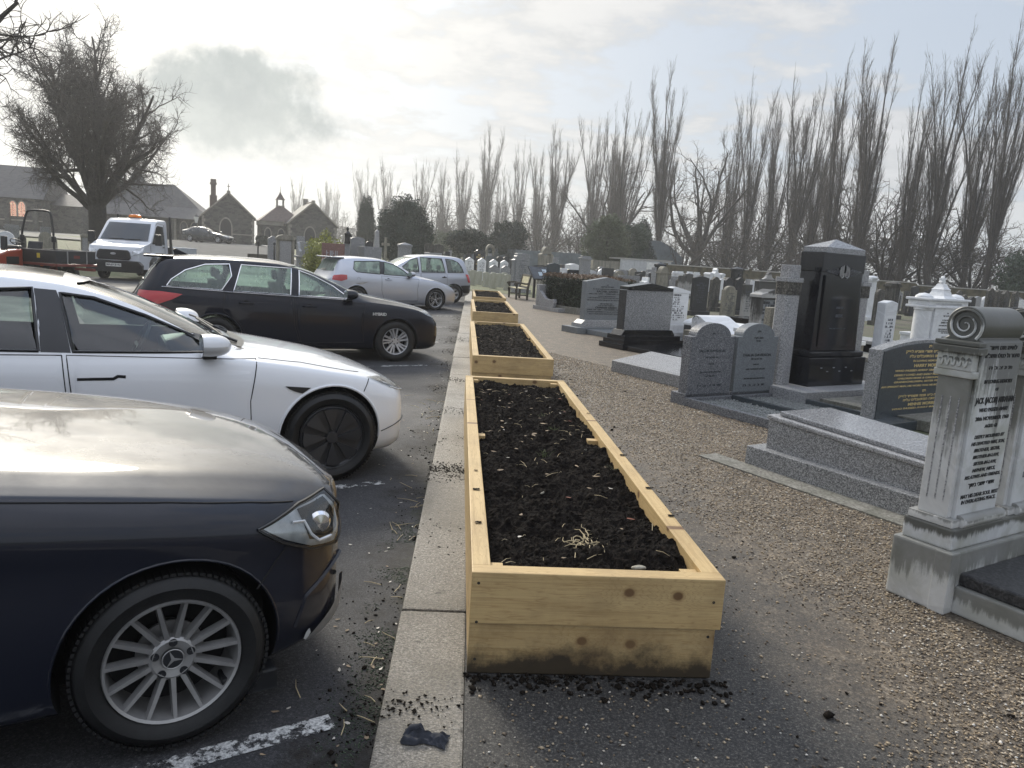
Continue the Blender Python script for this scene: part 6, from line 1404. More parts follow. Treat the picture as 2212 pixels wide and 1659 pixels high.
    mb = MB(); mb.add([(.03, -1.87, .1765), (.75, -1.87, .2965), (.75, .03, .2965), (.03, .03, .1765)], [(0, 1, 2, 3)]); mb.build('polished_face', M['g_top'], r, fix=False)
    # ---- grey slab with black cap and stepped black plinth
    r = GF(2.95, 14.9, 'headstone', 'broad speckled grey headstone with a black pointed cap on a stepped black plinth', 'headstone')
    for i, (a, z0, z1) in enumerate(((.26, 0, .10), (.19, .10, .18), (.12, .18, .26))): bx(r, 'plinth_step', 'black', .09-a, 1.33+a, -.08-a, .28+a*.5, z0, z1, .005)
    pr(r, 'plinth_block', 'black', [(.0, .26), (1.42, .26), (1.34, .36), (.08, .36)], -.06, .28); bx(r, 'slab', 'g_mid', .10, 1.32, -.01, .22, .36, 1.15, .006); bx(r, 'edge', 'black_w', .085, .10, .0, .21, .36, 1.14, .002)
    pr(r, 'cap', 'black', [(.12, 1.15), (1.30, 1.15), (1.30, 1.21), (.71, 1.30), (.12, 1.21)], -.03, .25)
    text_block(r, [('פ״נ', .03, 1.03, 0), ('האיש החשוב', .026, .95, 0), ('רבי אברהם', .030, .80, 0), ('בן משה', .022, .70, 0), ('נפטר', .022, .58, 0)], .71, -.0115, 'pale_ink')
    bx(r, 'ledger', 'black', -.1, 1.45, -2.1, -.36, 0, .09, .01)
    # ---- pale pointed stone with black writing
    r = GF(2.6, 17.7, 'headstone', 'pale grey headstone with a shallow pointed top and bold black writing, beside the clipped hedge', 'headstone')
    bx(r, 'lower_plinth', 'g_smooth', -.27, 1.6, -.20, .42, -.01, .14); bx(r, 'upper_plinth', 'g_pale', -.08, 1.42, -.08, .30, .14, .22); pr(r, 'plinth_block', 'g_pale', [(-.06, .22), (1.40, .22), (1.30, .31), (.04, .31)], -.07, .25)
    pr(r, 'slab', 'g_smooth', [(.05, .31), (1.29, .31), (1.29, 1.20), (.67, 1.31), (.05, 1.20)], 0, .17, .008)
    text_block(r, [('פ״נ', .028, 1.13, 0), ('האשה רחל בת ר׳ יעקב', .030, 1.085, 0), ('IN THE CHERISHED MEMORY OF', .022, 1.03, 0, .86), ('RACHEL GREEN', .042, .975, 0, .62), ('MAY 7th 1892 — FEBRUARY 1st 1965', .026, .92, 0, 1.06), ('DEEPLY MOURNED BY', .02, .865, 0, .52), ('HER HUSBAND CHARLES AND ALL HER FAMILY', .022, .825, 0, 1.08), ('BELOVED AND SADLY MISSED BY ALL WHO KNEW HER', .022, .775, 0, 1.14),
        ('האיש יחזקאל בן ר׳ משה', .028, .69, 0), ('AND OF HER HUSBAND', .02, .65, 0, .5), ('CHARLES GREEN', .042, .60, 0, .64), ('JUNE 16th 1888 — NOVEMBER 24th 1968', .026, .55, 0, 1.1), ('LOVINGLY REMEMBERED BY ALL HIS DEVOTED FAMILY', .022, .50, 0, 1.1), ('MAY THEIR DEAR SOULS REST IN PEACE.', .022, .45, 0, .98)], .67, -.0115, 'ink')
    text_block(r, [('ת  נ  צ  ב  ה', .05, .265, 0, .8)], .75, -.068, 'grey_ink')
    bx(r, 'ledger', 'g_smooth', .0, 1.3, -2.1, -.21, 0, .11, .01)
    # ---- white inscribed headstone behind the black-capped one
    r = GF(4.15, 16.7, 'headstone', 'white marble headstone with rows of dark writing, half hidden behind the black-capped grey one', 'headstone')
    bx(r, 'plinth', 'marble', -.1, .95, -.12, .30, -.01, .22); pr(r, 'foot', 'marble', [(-.08, .22), (.93, .22), (.86, .38), (-.01, .38)], -.08, .24); pr(r, 'slab', 'marble', [(0, .38), (.85, .38), (.85, 1.10), (.42, 1.18), (0, 1.10)], 0, .15, .01); pr(r, 'cap', 'marble', [(-.02, 1.08), (.87, 1.08), (.87, 1.13), (.42, 1.22), (-.02, 1.13)], -.02, .17)
    lines_mesh(r, .8, 1.0, 12, 'ink', -.0005, 4, .45, 1.04, .02)
    # ---- white marble monument with six-pointed finial
    r = GF(7.35, 11.95, 'marble_monument', 'white marble monument with a six-pointed star finial and two rounded side columns', 'monument')
    w = 1.16; bx(r, 'plinth', 'marble', -.12, w+.12, -.1, .5, -.01, .25, .01); bx(r, 'centre_slab', 'marble', .2, w-.2, .02, .38, .25, 1.34, .004)
    for u in (.12, w-.12): mb = MB(); mb.lathe([(.16, .25), (.15, .30), (.135, .32), (.135, 1.2), (.15, 1.22), (.15, 1.25)], 20, 'z', Matrix.Translation((u, .17, 0))); mb.build('side_column', M['marble'], r, smooth=True, sharp=30)
    mb = MB(); mb.box(-.03, w+.03, -.0, .40, 1.25, 1.29); mb.box(.0, w, .02, .38, 1.29, 1.37); mb.box(-.035, w+.035, -.01, .41, 1.37, 1.41); mb.build('cornice', M['marble'], r, bevel=.012)
    for u in (.12, w-.12): mb = MB(); mb.lathe([(.14, 1.41), (.13, 1.44), (.08, 1.475), (.001, 1.49)], 16, 'z', Matrix.Translation((u, .19, 0))); mb.build('dome', M['marble'], r, smooth=True)
    mb = MB(); mb.lathe([(.28, 1.41), (.19, 1.45), (.15, 1.51), (.14, 1.54), (.15, 1.56), (.13, 1.57), (.10, 1.60), (.07, 1.65), (.001, 1.66)], 4, 'z', Matrix.Translation((w/2, .19, 0)) @ Matrix.Rotation(PI/4, 4, 'Z')); mb.build('pedestal', M['marble'], r)
    mb = MB()
    for a in (0, PI): mb.prism([(w/2+.075*math.sin(a+2*PI*i/3), 1.705+.075*math.cos(a+2*PI*i/3)) for i in range(3)][::-1], .16+.002*(a > 1), .22+.002*(a > 1), 'y')
    mb.build('star_finial', M['marble'], r, bevel=.006)
    text_block(r, [('פ״נ', .026, 1.17, 0), ('האיש דוב בן ר׳ מאיר', .022, 1.13, 0), ('IN LOVING MEMORY OF', .018, 1.06, 0), ('HARRY WILSON', .032, 1.02, 0), ('WHO PASSED AWAY 8th MARCH 1969', .018, .97, 0, .42), ('DEEPLY MOURNED BY HIS DEVOTED', .018, .91, 0, .42), ('WIFE, CHILDREN, GRANDCHILDREN,', .018, .88, 0, .42), ('FAMILY AND FRIENDS', .018, .85, 0), ('REST IN PEACE', .018, .78, 0), ('האשה חנה בת ר׳ דוד', .022, .72, 0), ('IN LOVING MEMORY OF', .018, .66, 0), ('EMMA WILSON', .030, .62, 0)], w/2, .0185, 'ink')
    # ---- clipped kerbs and slabs behind
    def ledge(X, Y, w, L, h, m, top, lab, name='ledger_stone', roof=0.0):
        r = GF(X, Y, name, lab, 'tomb'); bx(r, 'body', m, 0, w, -L, 0, 0, h, .01)
        if roof: pr(r, 'coped_lid', top, [(-.02, h), (w+.02, h), (w+.02, h+.05)]+[(w/2+(w/2)*math.cos(PI*i/10), h+.05+roof*math.sin(PI*i/10)) for i in range(11)]+[(-.02, h+.05)], -L-.02, .02, .008)
        else: bx(r, 'lid', top, -.02, w+.02, -L-.02, .02, h, h+.07, .01)
        return r
    ledge(4.7, 16.6, .8, 2.2, .42, 'black_w', 'marble', 'long tomb with a white rounded lid behind the white inscribed headstone', roof=.10)
    ledge(5.0, 14.2, .9, 2.1, .52, 'stone', 'marble', 'pale buff tomb with a white flat lid behind the arched pair of headstones')
    ledge(5.9, 12.5, .8, 2.0, .35, 'g_mid', 'concrete', 'grey granite tomb between the arched pair and the black monument')
    ledge(6.7, 20.0, .9, 2.0, .40, 'black', 'black', 'polished black tomb lid before the buff shouldered headstone')
    ledge(8.3, 10.6, .9, 2.1, .30, 'g_pale', 'g_pale', 'pale stepped tomb seen to the right of the scrolled marble monument')
    ledge(9.8, 9.3, .9, 2.0, .34, 'pink', 'pink', 'polished red granite tomb at the right edge', roof=.12)
    ledge(9.4, 13.6, 1.0, 2.2, .36, 'black', 'marble', 'black tomb with a white rim, far right behind the scrolled monument')
    ledge(7.7, 15.6, .9, 2.2, .36, 'black', 'g_pale', 'dark tomb with a pale lid right of the tall black monument')
    ledge(10.2, 17.6, .9, 2.2, .42, 'marble', 'marble', 'white tomb lid right of the tall black monument, farther back')
    ledge(11.9, 14.9, .9, 2.0, .45, 'g_mid', 'marble', 'grey tomb with a white lid near the right edge of the cemetery')
    ledge(3.05, 30.3, 1.1, 1.3, .45, 'g_pale', 'g_pale', 'low pale grey stone block behind the wooden bench')
    # scroll-ended sloping white tablet
    r = GF(4.6, 15.2, 'marble_tablet', 'white marble scroll-ended desk tablet beside the white inscribed headstone', 'tomb')
    bx(r, 'base', 'stone', -.1, .95, -.7, .3, 0, .40, .01); mb = MB(); mb.prism([(-.6, .40), (.2, .40), (.2, .66), (.1, .72), (-.02, .70)], 0, .85, 'x'); mb.build('tablet', M['marble'], r, bevel=.01)
    mb = MB(); mb.tube([(-.004, .09+(.012+.009*i*.3)*math.cos(i*.3), .62+(.012+.009*i*.3)*math.sin(i*.3)) for i in range(32)], .008, 5); mb.build('spiral_carving', M['marble_w'], r, smooth=True)
    # armchair-like stone seat left of the hedge
    r = GF(2.35, 25.2, 'carved_tomb', 'grey stone grave with curling arms beside the clipped hedge', 'tomb')
    bx(r, 'base', 'g_pale', -.05, .9, -1.0, .5, 0, .12); bx(r, 'back', 'g_pale', 0, .85, .25, .42, .12, .82, .02)
    for u in (0, .73): pr(r, 'arm', 'g_pale', [(.25, .12), (.25, .62), (.1, .55), (-.1, .40), (-.35, .36), (-.62, .40), (-.66, .30), (-.6, .12)], u, u+.12, .02, 'x')
    # statue pedestal figure on the left field
    r = empty('statue', (-5.33, 33, 0), GA, 'small dark figure statue on a pale pedestal left of the big rough grey headstone', 'statue'); mb = MB()
    z0 = 1.78; mb.lathe([(.11, z0), (.13, z0+.05), (.10, z0+.2), (.12, z0+.36), (.14, z0+.42), (.06, z0+.50), (.035, z0+.53), (.06, z0+.58), (.06, z0+.64), (.001, z0+.70)], 12, 'z'); mb.tube([(.12, 0, z0+.4), (.18, -.05, z0+.28), (.08, -.12, z0+.3)], [.035, .03, .025], 6); mb.build('figure', M['iron'], r, smooth=True)
def build_graves():
    hero_graves()
    # the dense far rows running back to the wall
    rn = random.Random(12); kinds = [('ogee', 'stone_dk', 'small sooty headstone in the dense far rows before the brick wall', 'small sooty headstones in the far rows'), ('gable', 'g_mid', 'small plain grey headstone in the dense far rows before the brick wall', 'small grey headstones in the far rows'),
        ('round', 'marble', 'small white headstone in the dense far rows before the brick wall', 'small white headstones in the far rows'), ('flat', 'black_w', 'small dark block stone in the dense far rows before the brick wall', 'small dark block stones in the far rows'), ('shoulder', 'stone', 'small buff headstone in the dense far rows before the brick wall', 'small buff headstones in the far rows')]
    ords = 'first second third fourth fifth sixth seventh eighth ninth tenth eleventh twelfth thirteenth fourteenth fifteenth sixteenth seventeenth eighteenth nineteenth'.split()
    spots = sorted([(rn.uniform(7.5, 31), rn.uniform(38, 58)) for _ in range(70)], key=lambda q: q[0]/q[1]); cnt = [0]*5
    for i, (X, Y) in enumerate(spots):
        c = (0, 3, 1, 0, 2, 1, 4, 3)[(i*5+i//8) % 8]; k = kinds[c]; cnt[c] += 1
        if X > 26 and Y > 44: Y -= 10
        lab = k[2].replace(' in the dense far rows before the brick wall', f', {ords[min(cnt[c], 19)-1]} of its kind from the left in the far rows') if cnt[c] <= 19 else k[2]
        stone(k[0], k[1], X, Y, rn.uniform(.55, .8), rn.uniform(.95, 1.45), lab, 'headstone', k[3], idx=200+i, base=False)
    for i, s in enumerate(STONES):
        st, m, X, Y, w, h, lab, cat, grp, k = s
        if X > 5.2 and Y < 45 and Y > 12.5 and not (st in ('tablet',)):
            f = 1.40; fx = f
            X, Y = X*f, Y*f; h = 1.62+(h-1.62)*f; w = w*f
        if st == 'warg': Y = Y; w = .38
        if w < .22 and cat in ('headstone',): w = .3
        stone(st, m, X, Y, w, max(h, .5), lab, cat, grp, idx=i, **k)

# ================================================================== street furniture, walls
def build_furniture():
    # bench: long way runs away from us, seat facing the car park
    r = empty('garden_bench', (1.75, 30.5, 0), R(9), 'weathered wooden bench with curved arms and a pale panelled back, beside the farthest planter', 'bench')
    L = 1.5
    for y in (0, L-.07):
        mb = MB(); mb.prism([(0, 0), (.07, 0), (.07, .62), (0, .62)], y, y+.07, 'y'); mb.build('leg', M['bench'], r, bevel=.006)
        mb = MB(); mb.prism([(.44, 0), (.52, 0), (.53, .45), (.63, .98), (.56, .99), (.44, .45)], y, y+.07, 'y'); mb.build('back_leg', M['bench'], r, bevel=.006)
        mb = MB(); mb.tube([(-.08, y+.035, .60), (.0, y+.035, .64), (.2, y+.035, .66), (.4, y+.035, .63), (.56, y+.035, .66)], [.035, .04, .035, .033, .03], 8); mb.build('arm', M['bench'], r, smooth=True)
        mb = MB(); mb.tube([(-.03, y+.035, .58), (.03, y+.035, .48), (-.01, y+.035, .36), (.03, y+.035, .22)], .025, 6); mb.build('arm_bracket', M['bench'], r, smooth=True); bx(r, 'side_rail', 'bench', .05, .46, y+.01, y+.05, .16, .21)
    for i in range(5): mb = MB(); mb.box(.0+.092*i, .082+.092*i, .0, L, .43, .455); mb.build('seat_slat', M['benchpale'], r, bevel=.004)
    Mx = Matrix.Translation((.50, 0, .47)) @ Matrix.Rotation(R(11), 4, 'Y')
    for i in range(8): mb = MB(); mb.box(-.01, .012, .10+.165*i, .245+.165*i, .06, .46, Mx); mb.build('back_slat', M['benchpale'], r)
    mb = MB(); mb.box(-.02, .03, .05, L-.05, .46, .54, Mx); mb.box(-.02, .03, .05, L-.05, .0, .06, Mx); mb.build('back_rail', M['bench'], r, bevel=.01)
    # notice lectern
    r = empty('notice_board', (2.45, 32.2, 0), R(20), 'dark sloping notice board on two posts behind the wooden bench', 'notice board')
    for u in (.28, 1.05): bx(r, 'post', 'iron', u, u+.09, .3, .38, 0, .85)
    Mx = Matrix.Translation((0, 0, .78)) @ Matrix.Rotation(R(38), 4, 'X')
    mb = MB(); mb.box(.1, 1.3, 0, .85, 0, .05, Mx); mb.build('board', M['iron'], r, bevel=.01); mb = MB(); mb.box(.16, 1.24, .06, .79, .051, .054, Mx); mb.build('glazing', M['leadglass'], r)
    for a, b, c, d in ((.45, .22, .18, .24), (.68, .40, .2, .25), (.75, .1, .22, .22)): mb = MB(); mb.box(a, a+c, b, b+d, .055, .057, Mx); mb.build('notice_sheet', M['notice'], r)
    mb = MB(); mb.tube([Mx @ Vector((.3+.8*i/10, .86, .02+.07*math.sin(PI*i/10))) for i in range(11)], .02, 6); mb.build('top_moulding', M['iron'], r, smooth=True)
    # brick wall along the far side
    pts = [(16, 64), (24, 66.2), (31, 66), (38, 64.5), (46, 61), (60, 52)]; hs = [1.95, 1.9, 1.75, 1.55, 1.3]
    r = empty('boundary_wall', (16, 64, 0), 0, 'long yellow brick boundary wall with a pale coping, stepping down behind the graves', 'wall')
    for i, (a, b) in enumerate(zip(pts, pts[1:])):
        ax, ay = a[0]-16, a[1]-64; dx, dy = b[0]-a[0], b[1]-a[1]; L = math.hypot(dx, dy); Mx = Matrix.Translation((ax, ay, 0)) @ Matrix.Rotation(math.atan2(dy, dx), 4, 'Z')
        mb = MB(); mb.box(0, L, -.12, .12, 0, hs[i]-.08, Mx); mb.build('wall_panel', M['brickwall'], r); mb = MB(); mb.box(-.02, L+.02, -.17, .17, hs[i]-.08, hs[i], Mx); mb.build('coping', M['coping'], r)
        mb = MB(); mb.box(-.2, .2, -.2, .2, 0, hs[i]+.06, Mx); mb.build('pier', M['brickwall'], r)
    # grey sheet fence behind the arched monument and by the trees
    for k, (a, b, h, lab) in enumerate((((-1, 82), (12.5, 78), 2.5, 'grey ribbed sheet fence behind the arched weathered monument'), ((17, 86), (24, 88), 4.6, 'tall grey ribbed gable of a shed between the two large tree trunks'))):
        dx, dy = b[0]-a[0], b[1]-a[1]; L = math.hypot(dx, dy); r = empty('sheet_fence' if k == 0 else 'shed', (a[0], a[1], 0), math.atan2(dy, dx), lab, 'fence' if k == 0 else 'shed'); mb = MB(); n = int(L/.35)
        top = []
        for i in range(n+1):
            u = L*i/n; yy = .04*(i % 2); t = h if k == 0 else h*(.62+.38*math.sin(PI*min(1, u/L)))
            mb.v += [(u, yy, 0), (u, yy, t), (u, yy+.05, t), (u, yy+.05, 0)]; 
        for i in range(n):
            for j in range(4): mb.f.append((4*i+j, 4*i+4+j, 4*i+4+(j+1) % 4, 4*i+(j+1) % 4))
        mb.mi = [0]*len(mb.f); mb.build('sheeting', M['sheet'], r)
        if k == 0:
            for i in range(6): bx(r, 'fence_post', 'sheet', L*i/5-.05, L*i/5+.05, -.06, -.005, 0, h+.05)
    r = empty('white_building', (12.6, 66, 0), R(8), 'low white panelled building under the bushy evergreen tree', 'building')
    bx(r, 'wall', 'stone', -2.4, 4.6, .0, 3, 0, 1.9); bx(r, 'front', 'whitepanel', 0, 4.6, -.15, -.003, .3, 2.15); bx(r, 'roof', 'coping', -.1, 4.7, -.22, 2.9, 2.15, 2.25)
    for i in range(4): bx(r, 'panel', 'plate' if i == 2 else 'whitepanel', .12+1.12*i, 1.16+1.12*i, -.19, -.152, .6, 2.0)

    # clipped hedge
    r = empty('hedge', (2.86, 24.9, 0), GA, 'clipped box hedge with a browned top beside the pale pointed headstone', 'hedge')
    leaf_box(r, 'foliage', (0, 2.3), (-1.0, 1.0), (.24, 1.14), 22000, .030, M['leaf_hedge'], 5, top=M['leaf_brown'])
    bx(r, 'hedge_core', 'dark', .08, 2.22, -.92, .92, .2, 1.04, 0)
    bx(r, 'kerb', 'concrete', -.10, 2.4, -1.15, -1.05, -.05, .20); bx(r, 'kerb', 'concrete', -.10, .0, -1.049, 1.1, -.05, .20); bx(r, 'bed', 'earth', 0, 2.4, -1.049, 1.1, 0, .16, 0)
    # lamp post by the chapel
    X, Y = -25.9, 74; z = gh(X, Y); r = empty('street_lamp', (X, Y, z), 0, 'old lantern lamp post at the corner of the chapel', 'street lamp')
    mb = MB(); mb.lathe([(.12, 0), (.07, .5), (.05, .6), (.04, 1.75)], 10, 'z'); mb.build('post', M['iron'], r, smooth=True); mb = MB(); mb.lathe([(.10, 1.75), (.23, 2.25), (.2, 2.3)], 6, 'z'); mb.build('lantern', M['post'], r); mb = MB(); mb.lathe([(.25, 2.3), (.06, 2.5), (.001, 2.6)], 6, 'z'); mb.build('lantern_cap', M['iron'], r)

def leaf_cards(name, P, size, m, parent, seed, nrm=None, kind=None, mi=None, asp=.55):
    """many small leaf faces (quads bent along the middle) as one mesh"""
    rs = np.random.RandomState(seed); n = len(P); a = rs.normal(0, 1, (n, 3)); a /= np.linalg.norm(a, axis=1)[:, None]; b = rs.normal(0, 1, (n, 3)); b -= a*(a*b).sum(1)[:, None]; b /= np.linalg.norm(b, axis=1)[:, None]
    s = np.asarray(size)*np.ones(n); s = s[:, None]
    V = np.stack([P-a*s, P+b*s*asp, P+a*s, P-b*s*asp], 1).reshape(-1, 3); F = np.arange(4*n).reshape(-1, 4)
    return np_mesh(name, V, F, m, parent, mi=mi)
def leaf_box(parent, name, xr, yr, zr, n, s, m, seed, top=None):
    rs = np.random.RandomState(seed); A = [(yr[1]-yr[0])*(zr[1]-zr[0])]*2+[(xr[1]-xr[0])*(zr[1]-zr[0])]*2+[(xr[1]-xr[0])*(yr[1]-yr[0])]; A = np.array(A)/sum(A); f = rs.choice(5, n, p=A)
    P = np.stack([rs.uniform(*xr, n), rs.uniform(*yr, n), rs.uniform(*zr, n)], 1)
    P[f == 0, 0] = xr[0]; P[f == 1, 0] = xr[1]; P[f == 2, 1] = yr[0]; P[f == 3, 1] = yr[1]; P[f == 4, 2] = zr[1]
    P += rs.normal(0, .035, (n, 3)); P[:, 2] += .03*np.sin(P[:, 0]*3+P[:, 1]*2)
    mi = ((P[:, 2] > zr[1]-.03+rs.normal(0, .03, n))).astype(int) if top else None
    return leaf_cards(name, P, s*rs.uniform(.6, 1.2, n), [m, top] if top else m, parent, seed, mi=mi)

# ================================================================== chapels
def arch_win(cx, w, z0, z1, n=8):
    """pointed arch outline"""
    h = w*.85; P = [(cx-w/2, z0), (cx+w/2, z0), (cx+w/2, z1-h)]
    for i in range(1, n): t = i/n; P.append((cx+w/2-w*.5*(1-math.cos(t*PI/2)), z1-h+h*math.sin(t*PI/2)))
    P.append((cx, z1))
    for i in range(n-1, 0, -1): t = i/n; P.append((cx-w/2+w*.5*(1-math.cos(t*PI/2)), z1-h+h*math.sin(t*PI/2)))
    P.append((cx-w/2, z1-h)); return P
def opening(r, name, m, cx, w, z0, z1, y, fr=.12, rot=None):
    e = empty(name, (0, 0, 0)); e.parent = r
    if rot: e.rotation_euler = (0, 0, rot[1]); e.location = rot[0]
    mb = MB(); mb.prism(arch_win(cx, w+2*fr, z0, z1+fr*1.3), y-.05, y-.003, 'y'); mb.build('stone_surround', M['dress'], e, bevel=.01, seg=1)
    mb = MB(); mb.prism(arch_win(cx, w, z0+.001, z1), y-.066, y-.051, 'y'); mb.build('door_leaf' if name == 'door' else 'pane', M[m], e)
    if name == 'window':
        mb = MB(); k = int((z1-z0)/.16); [mb.box(cx-w/2, cx+w/2, y-.072, y-.067, z0+.16*i, z0+.16*i+.012) for i in range(1, k)]; mb.box(cx-.012, cx+.012, y-.074, y-.067, z0, z1-.1); mb.build('glazing_bar', M['door'], e)
    else:
        mb = MB(); [mb.box(cx-w/2+.12*i, cx-w/2+.12*i+.012, y-.07, y-.067, z0, z1-.3) for i in range(1, int(w/.12))]; mb.build('door_planks', M['dark'], e)
    return e
def gabled(r, w, d, ez, rz, ov=.22, name='wall'):
    """gabled block: front gable at y=0"""
    mb = MB(); mb.prism([(0, -.3), (w, -.3), (w, ez), (w/2, rz), (0, ez)], 0, d, 'y'); mb.build('wall', M['rubble'], r)
    sl = (rz-ez)/(w/2)
    for s in (-1, 1):
        mb = MB(); x0 = w/2; x1 = w/2+s*(w/2+ov); zt, zb = rz+.10, ez-sl*ov+.10
        mb.prism([(x0, zt), (x1, zb), (x1, zb-.10), (x0, zt-.10)], -.12, d+.12, 'y'); mb.build('roof', M['roof'], r)
    mb = MB(); mb.tube([(w/2, -.1, rz+.13), (w/2, d+.1, rz+.13)], .07, 6); mb.build('ridge', M['tile'], r)
    for s in (-1, 1):
        x0, x1 = w/2, w/2+s*(w/2+ov*.8)
        mb = MB(); mb.prism([(x0, rz+.16), (x1, ez-sl*ov*.8+.14), (x1, ez-sl*ov*.8-.05), (x0, rz-.04)], -.17, -.123, 'y'); mb.build('coping', M['dress'], r)
    bx(r, 'ridge_stone', 'dress', w/2-.16, w/2+.16, -.2, .16, rz-.02, rz+.26)
    for s in (0, 1):
        mb = MB(); xa = -.02 if s == 0 else w-.30
        for i in range(int(ez/.3)): q = .0 if i % 2 else .12; mb.box(xa-.0+(0 if s == 0 else q), xa+.32-(q if s == 0 else 0), -.025, -.003, .3*i, .3*i+.27)
        mb.build('quoins', M['dress'], r)
    bx(r, 'string_course', 'dress', -.04, w+.04, -.06, -.004, .95, 1.06)
def chapels():
    z = 1.22
    # left of three: gable with chimney, cross and tall door
    r = empty('chapel_lodge', (-27.5, 80.2, z), GA*.72, 'stone lodge with steep gable, tall arched door and brick chimney, left of the chapels', 'building')
    gabled(r, 5.0, 9, 2.75, 5.05)
    opening(r, 'door', 'door', 2.25, 1.05, 0.0, 2.5, 0); mb = MB(); [mb.box(1.6, 2.9, -.5-.2*(1-i), -.02, -.1, .05+.0*i) for i in range(1)]; mb.build('doorstep', M['dress'], r)
    ch = empty('chimney', (1.2, 3.4, 3.9)); ch.parent = r; bx(ch, 'stack', 'tile', -.35, .35, -.35, .35, -.3, 1.0); bx(ch, 'stack_top', 'tile', -.24, .24, -.24, .24, 1.0, 2.1); bx(ch, 'pot_band', 'tile', -.33, .33, -.33, .33, 2.1, 2.3); bx(ch, 'pot', 'tile', -.27, .27, -.27, .27, 2.3, 2.65)
    mb = MB(); mb.box(2.47, 2.53, -.03, .03, 5.3, 6.0); mb.box(2.35, 2.65, -.03, .03, 5.72, 5.78); mb.build('cross', M['iron'], r)
    for y0 in (.8, 2.2, 3.6, 5.0): bx(r, 'buttress', 'door', -.16, -.004, y0, y0+.3, 0, 2.3)
    # octagonal lantern building in the middle
    r = empty('porch_building', (-21.9, 83.4, z), GA*.72, 'low stone building with a pyramid roof and an open lantern, between the two gabled chapels', 'building')
    bx(r, 'wall', 'rubble', -.6, 3.7, 0, 4, -.3, 2.2, 0); bx(r, 'cornice', 'dress', -.7, 3.8, -.1, 4.1, 2.2, 2.62, .03)
    mb = MB(); a = .25; mb.add([(-.8, -.2, 2.62), (3.9, -.2, 2.62), (3.9, 4.2, 2.62), (-.8, 4.2, 2.62), (1.55-a, 2-a, 4.35), (1.55+a, 2-a, 4.35), (1.55+a, 2+a, 4.35), (1.55-a, 2+a, 4.35)], [(0, 1, 5, 4), (1, 2, 6, 5), (2, 3, 7, 6), (3, 0, 4, 7), (4, 5, 6, 7), (3, 2, 1, 0)]); mb.build('roof', M['tile'], r)
    ln = empty('lantern', (1.55, 2, 4.3)); ln.parent = r
    for sx in (-1, 1):
        for sy in (-1, 1): bx(ln, 'post', 'dress', sx*.32-.06, sx*.32+.06, sy*.32-.06, sy*.32+.06, 0, .75)
    bx(ln, 'lantern_base', 'dress', -.42, .42, -.42, .42, -.05, .08); mb = MB(); mb.lathe([(.72, .72), (.55, .80), (.20, 1.25), (.04, 1.55), (.02, 2.1), (.001, 2.15)], 4, 'z', Matrix.Rotation(PI/4, 4, 'Z')); mb.build('lantern_roof', M['tile'], ln)
    for cx in (.1, 1.45, 2.8): opening(r, 'window', 'leadglass', cx, .55, .75, 1.85, 0, .10)
    # right gabled chapel
    r = empty('side_chapel', (-19.3, 82.0, z), GA*.72, 'small gabled stone chapel with a pointed dark door, right of the lantern building', 'building')
    gabled(r, 4.9, 7, 2.55, 4.75); opening(r, 'door', 'door', 2.15, 1.05, .0, 2.2, 0); bx(r, 'rear_chimney', 'dress', 2.2, 2.7, 5.2, 5.7, 4.5, 5.4)
    # long hipped hall behind the tree
    r = empty('cemetery_hall', (-44.5, 86, z), GA*.25, 'long low stone hall with a broad hipped slate roof behind the big bare tree', 'building')
    bx(r, 'wall', 'rubble', 0, 15.2, 0, 7, -.3, 2.5, 0)
    mb = MB(); e = 2.35; mb.add([(-.9, -.9, e), (16.1, -.9, e), (16.1, 7.9, e), (-.9, 7.9, e), (3.6, 3.5, 6.1), (10.9, 3.5, 6.1), (1.3, 1.2, 3.6), (13.9, 1.2, 3.6), (13.9, 5.8, 3.6), (1.3, 5.8, 3.6)],
        [(0, 1, 7, 6), (6, 7, 5, 4), (1, 2, 8, 7), (7, 8, 5), (2, 3, 9, 8), (8, 9, 4, 5), (3, 0, 6, 9), (9, 6, 4), (3, 2, 1, 0)]); mb.build('roof', M['roof'], r)
    for cx in (2.4, 3.4, 12.6, 13.7): opening(r, 'window', 'leadglass', cx, .62, .75, 2.0, 0, .12)
    bx(r, 'porch_shadow', 'door', 7.2, 11.6, -.05, -.004, 0, 2.1, 0); bx(r, 'cellar_door', 'door', 2.0, 2.6, -.04, -.003, -.1, .45, 0); bx(r, 'sign', 'notice', 14.5, 15.1, -.06, -.01, 1.5, 1.8)
    for x in (7.1, 11.6): bx(r, 'porch_post', 'dress', x, x+.25, -.25, -.051, 0, 2.3)
    mb = MB(); mb.lathe([(1.6, 0), (.001, 2.6)], 8, 'z', Matrix.Translation((6.3, 5.5, 5.4))); mb.build('turret_roof', M['roof'], r)
    # big chapel at the far left
    r = empty('main_chapel', (-61, 78.5, z-.1), GA*.35, 'large stone chapel with lit stained glass windows at the far left edge', 'building')
    bx(r, 'wall', 'rubble', 0, 17.4, 0, 8, -.3, 3.4, 0)
    mb = MB(); mb.prism([(-.4, 3.3), (8.4, 3.3), (4, 6.7)], -.2, 17.7, 'x'); mb.build('roof', M['roof'], r)
    bx(r, 'gable_coping', 'dress', 17.45, 17.8, 3.7, 4.3, 6.4, 7.2); bx(r, 'plinth_course', 'dress', -.05, 17.45, -.08, -.004, 1.05, 1.2)
    for cx in (12.3, 13.3, 15.6, 16.4): opening(r, 'window', 'litglass', cx-.8, .62, 1.5, 2.95, 0, .10)
    for x in (11.0, 14.2, 16.7): bx(r, 'buttress', 'rubble', x, x+.4, -.5, -.085, 0, 2.7)
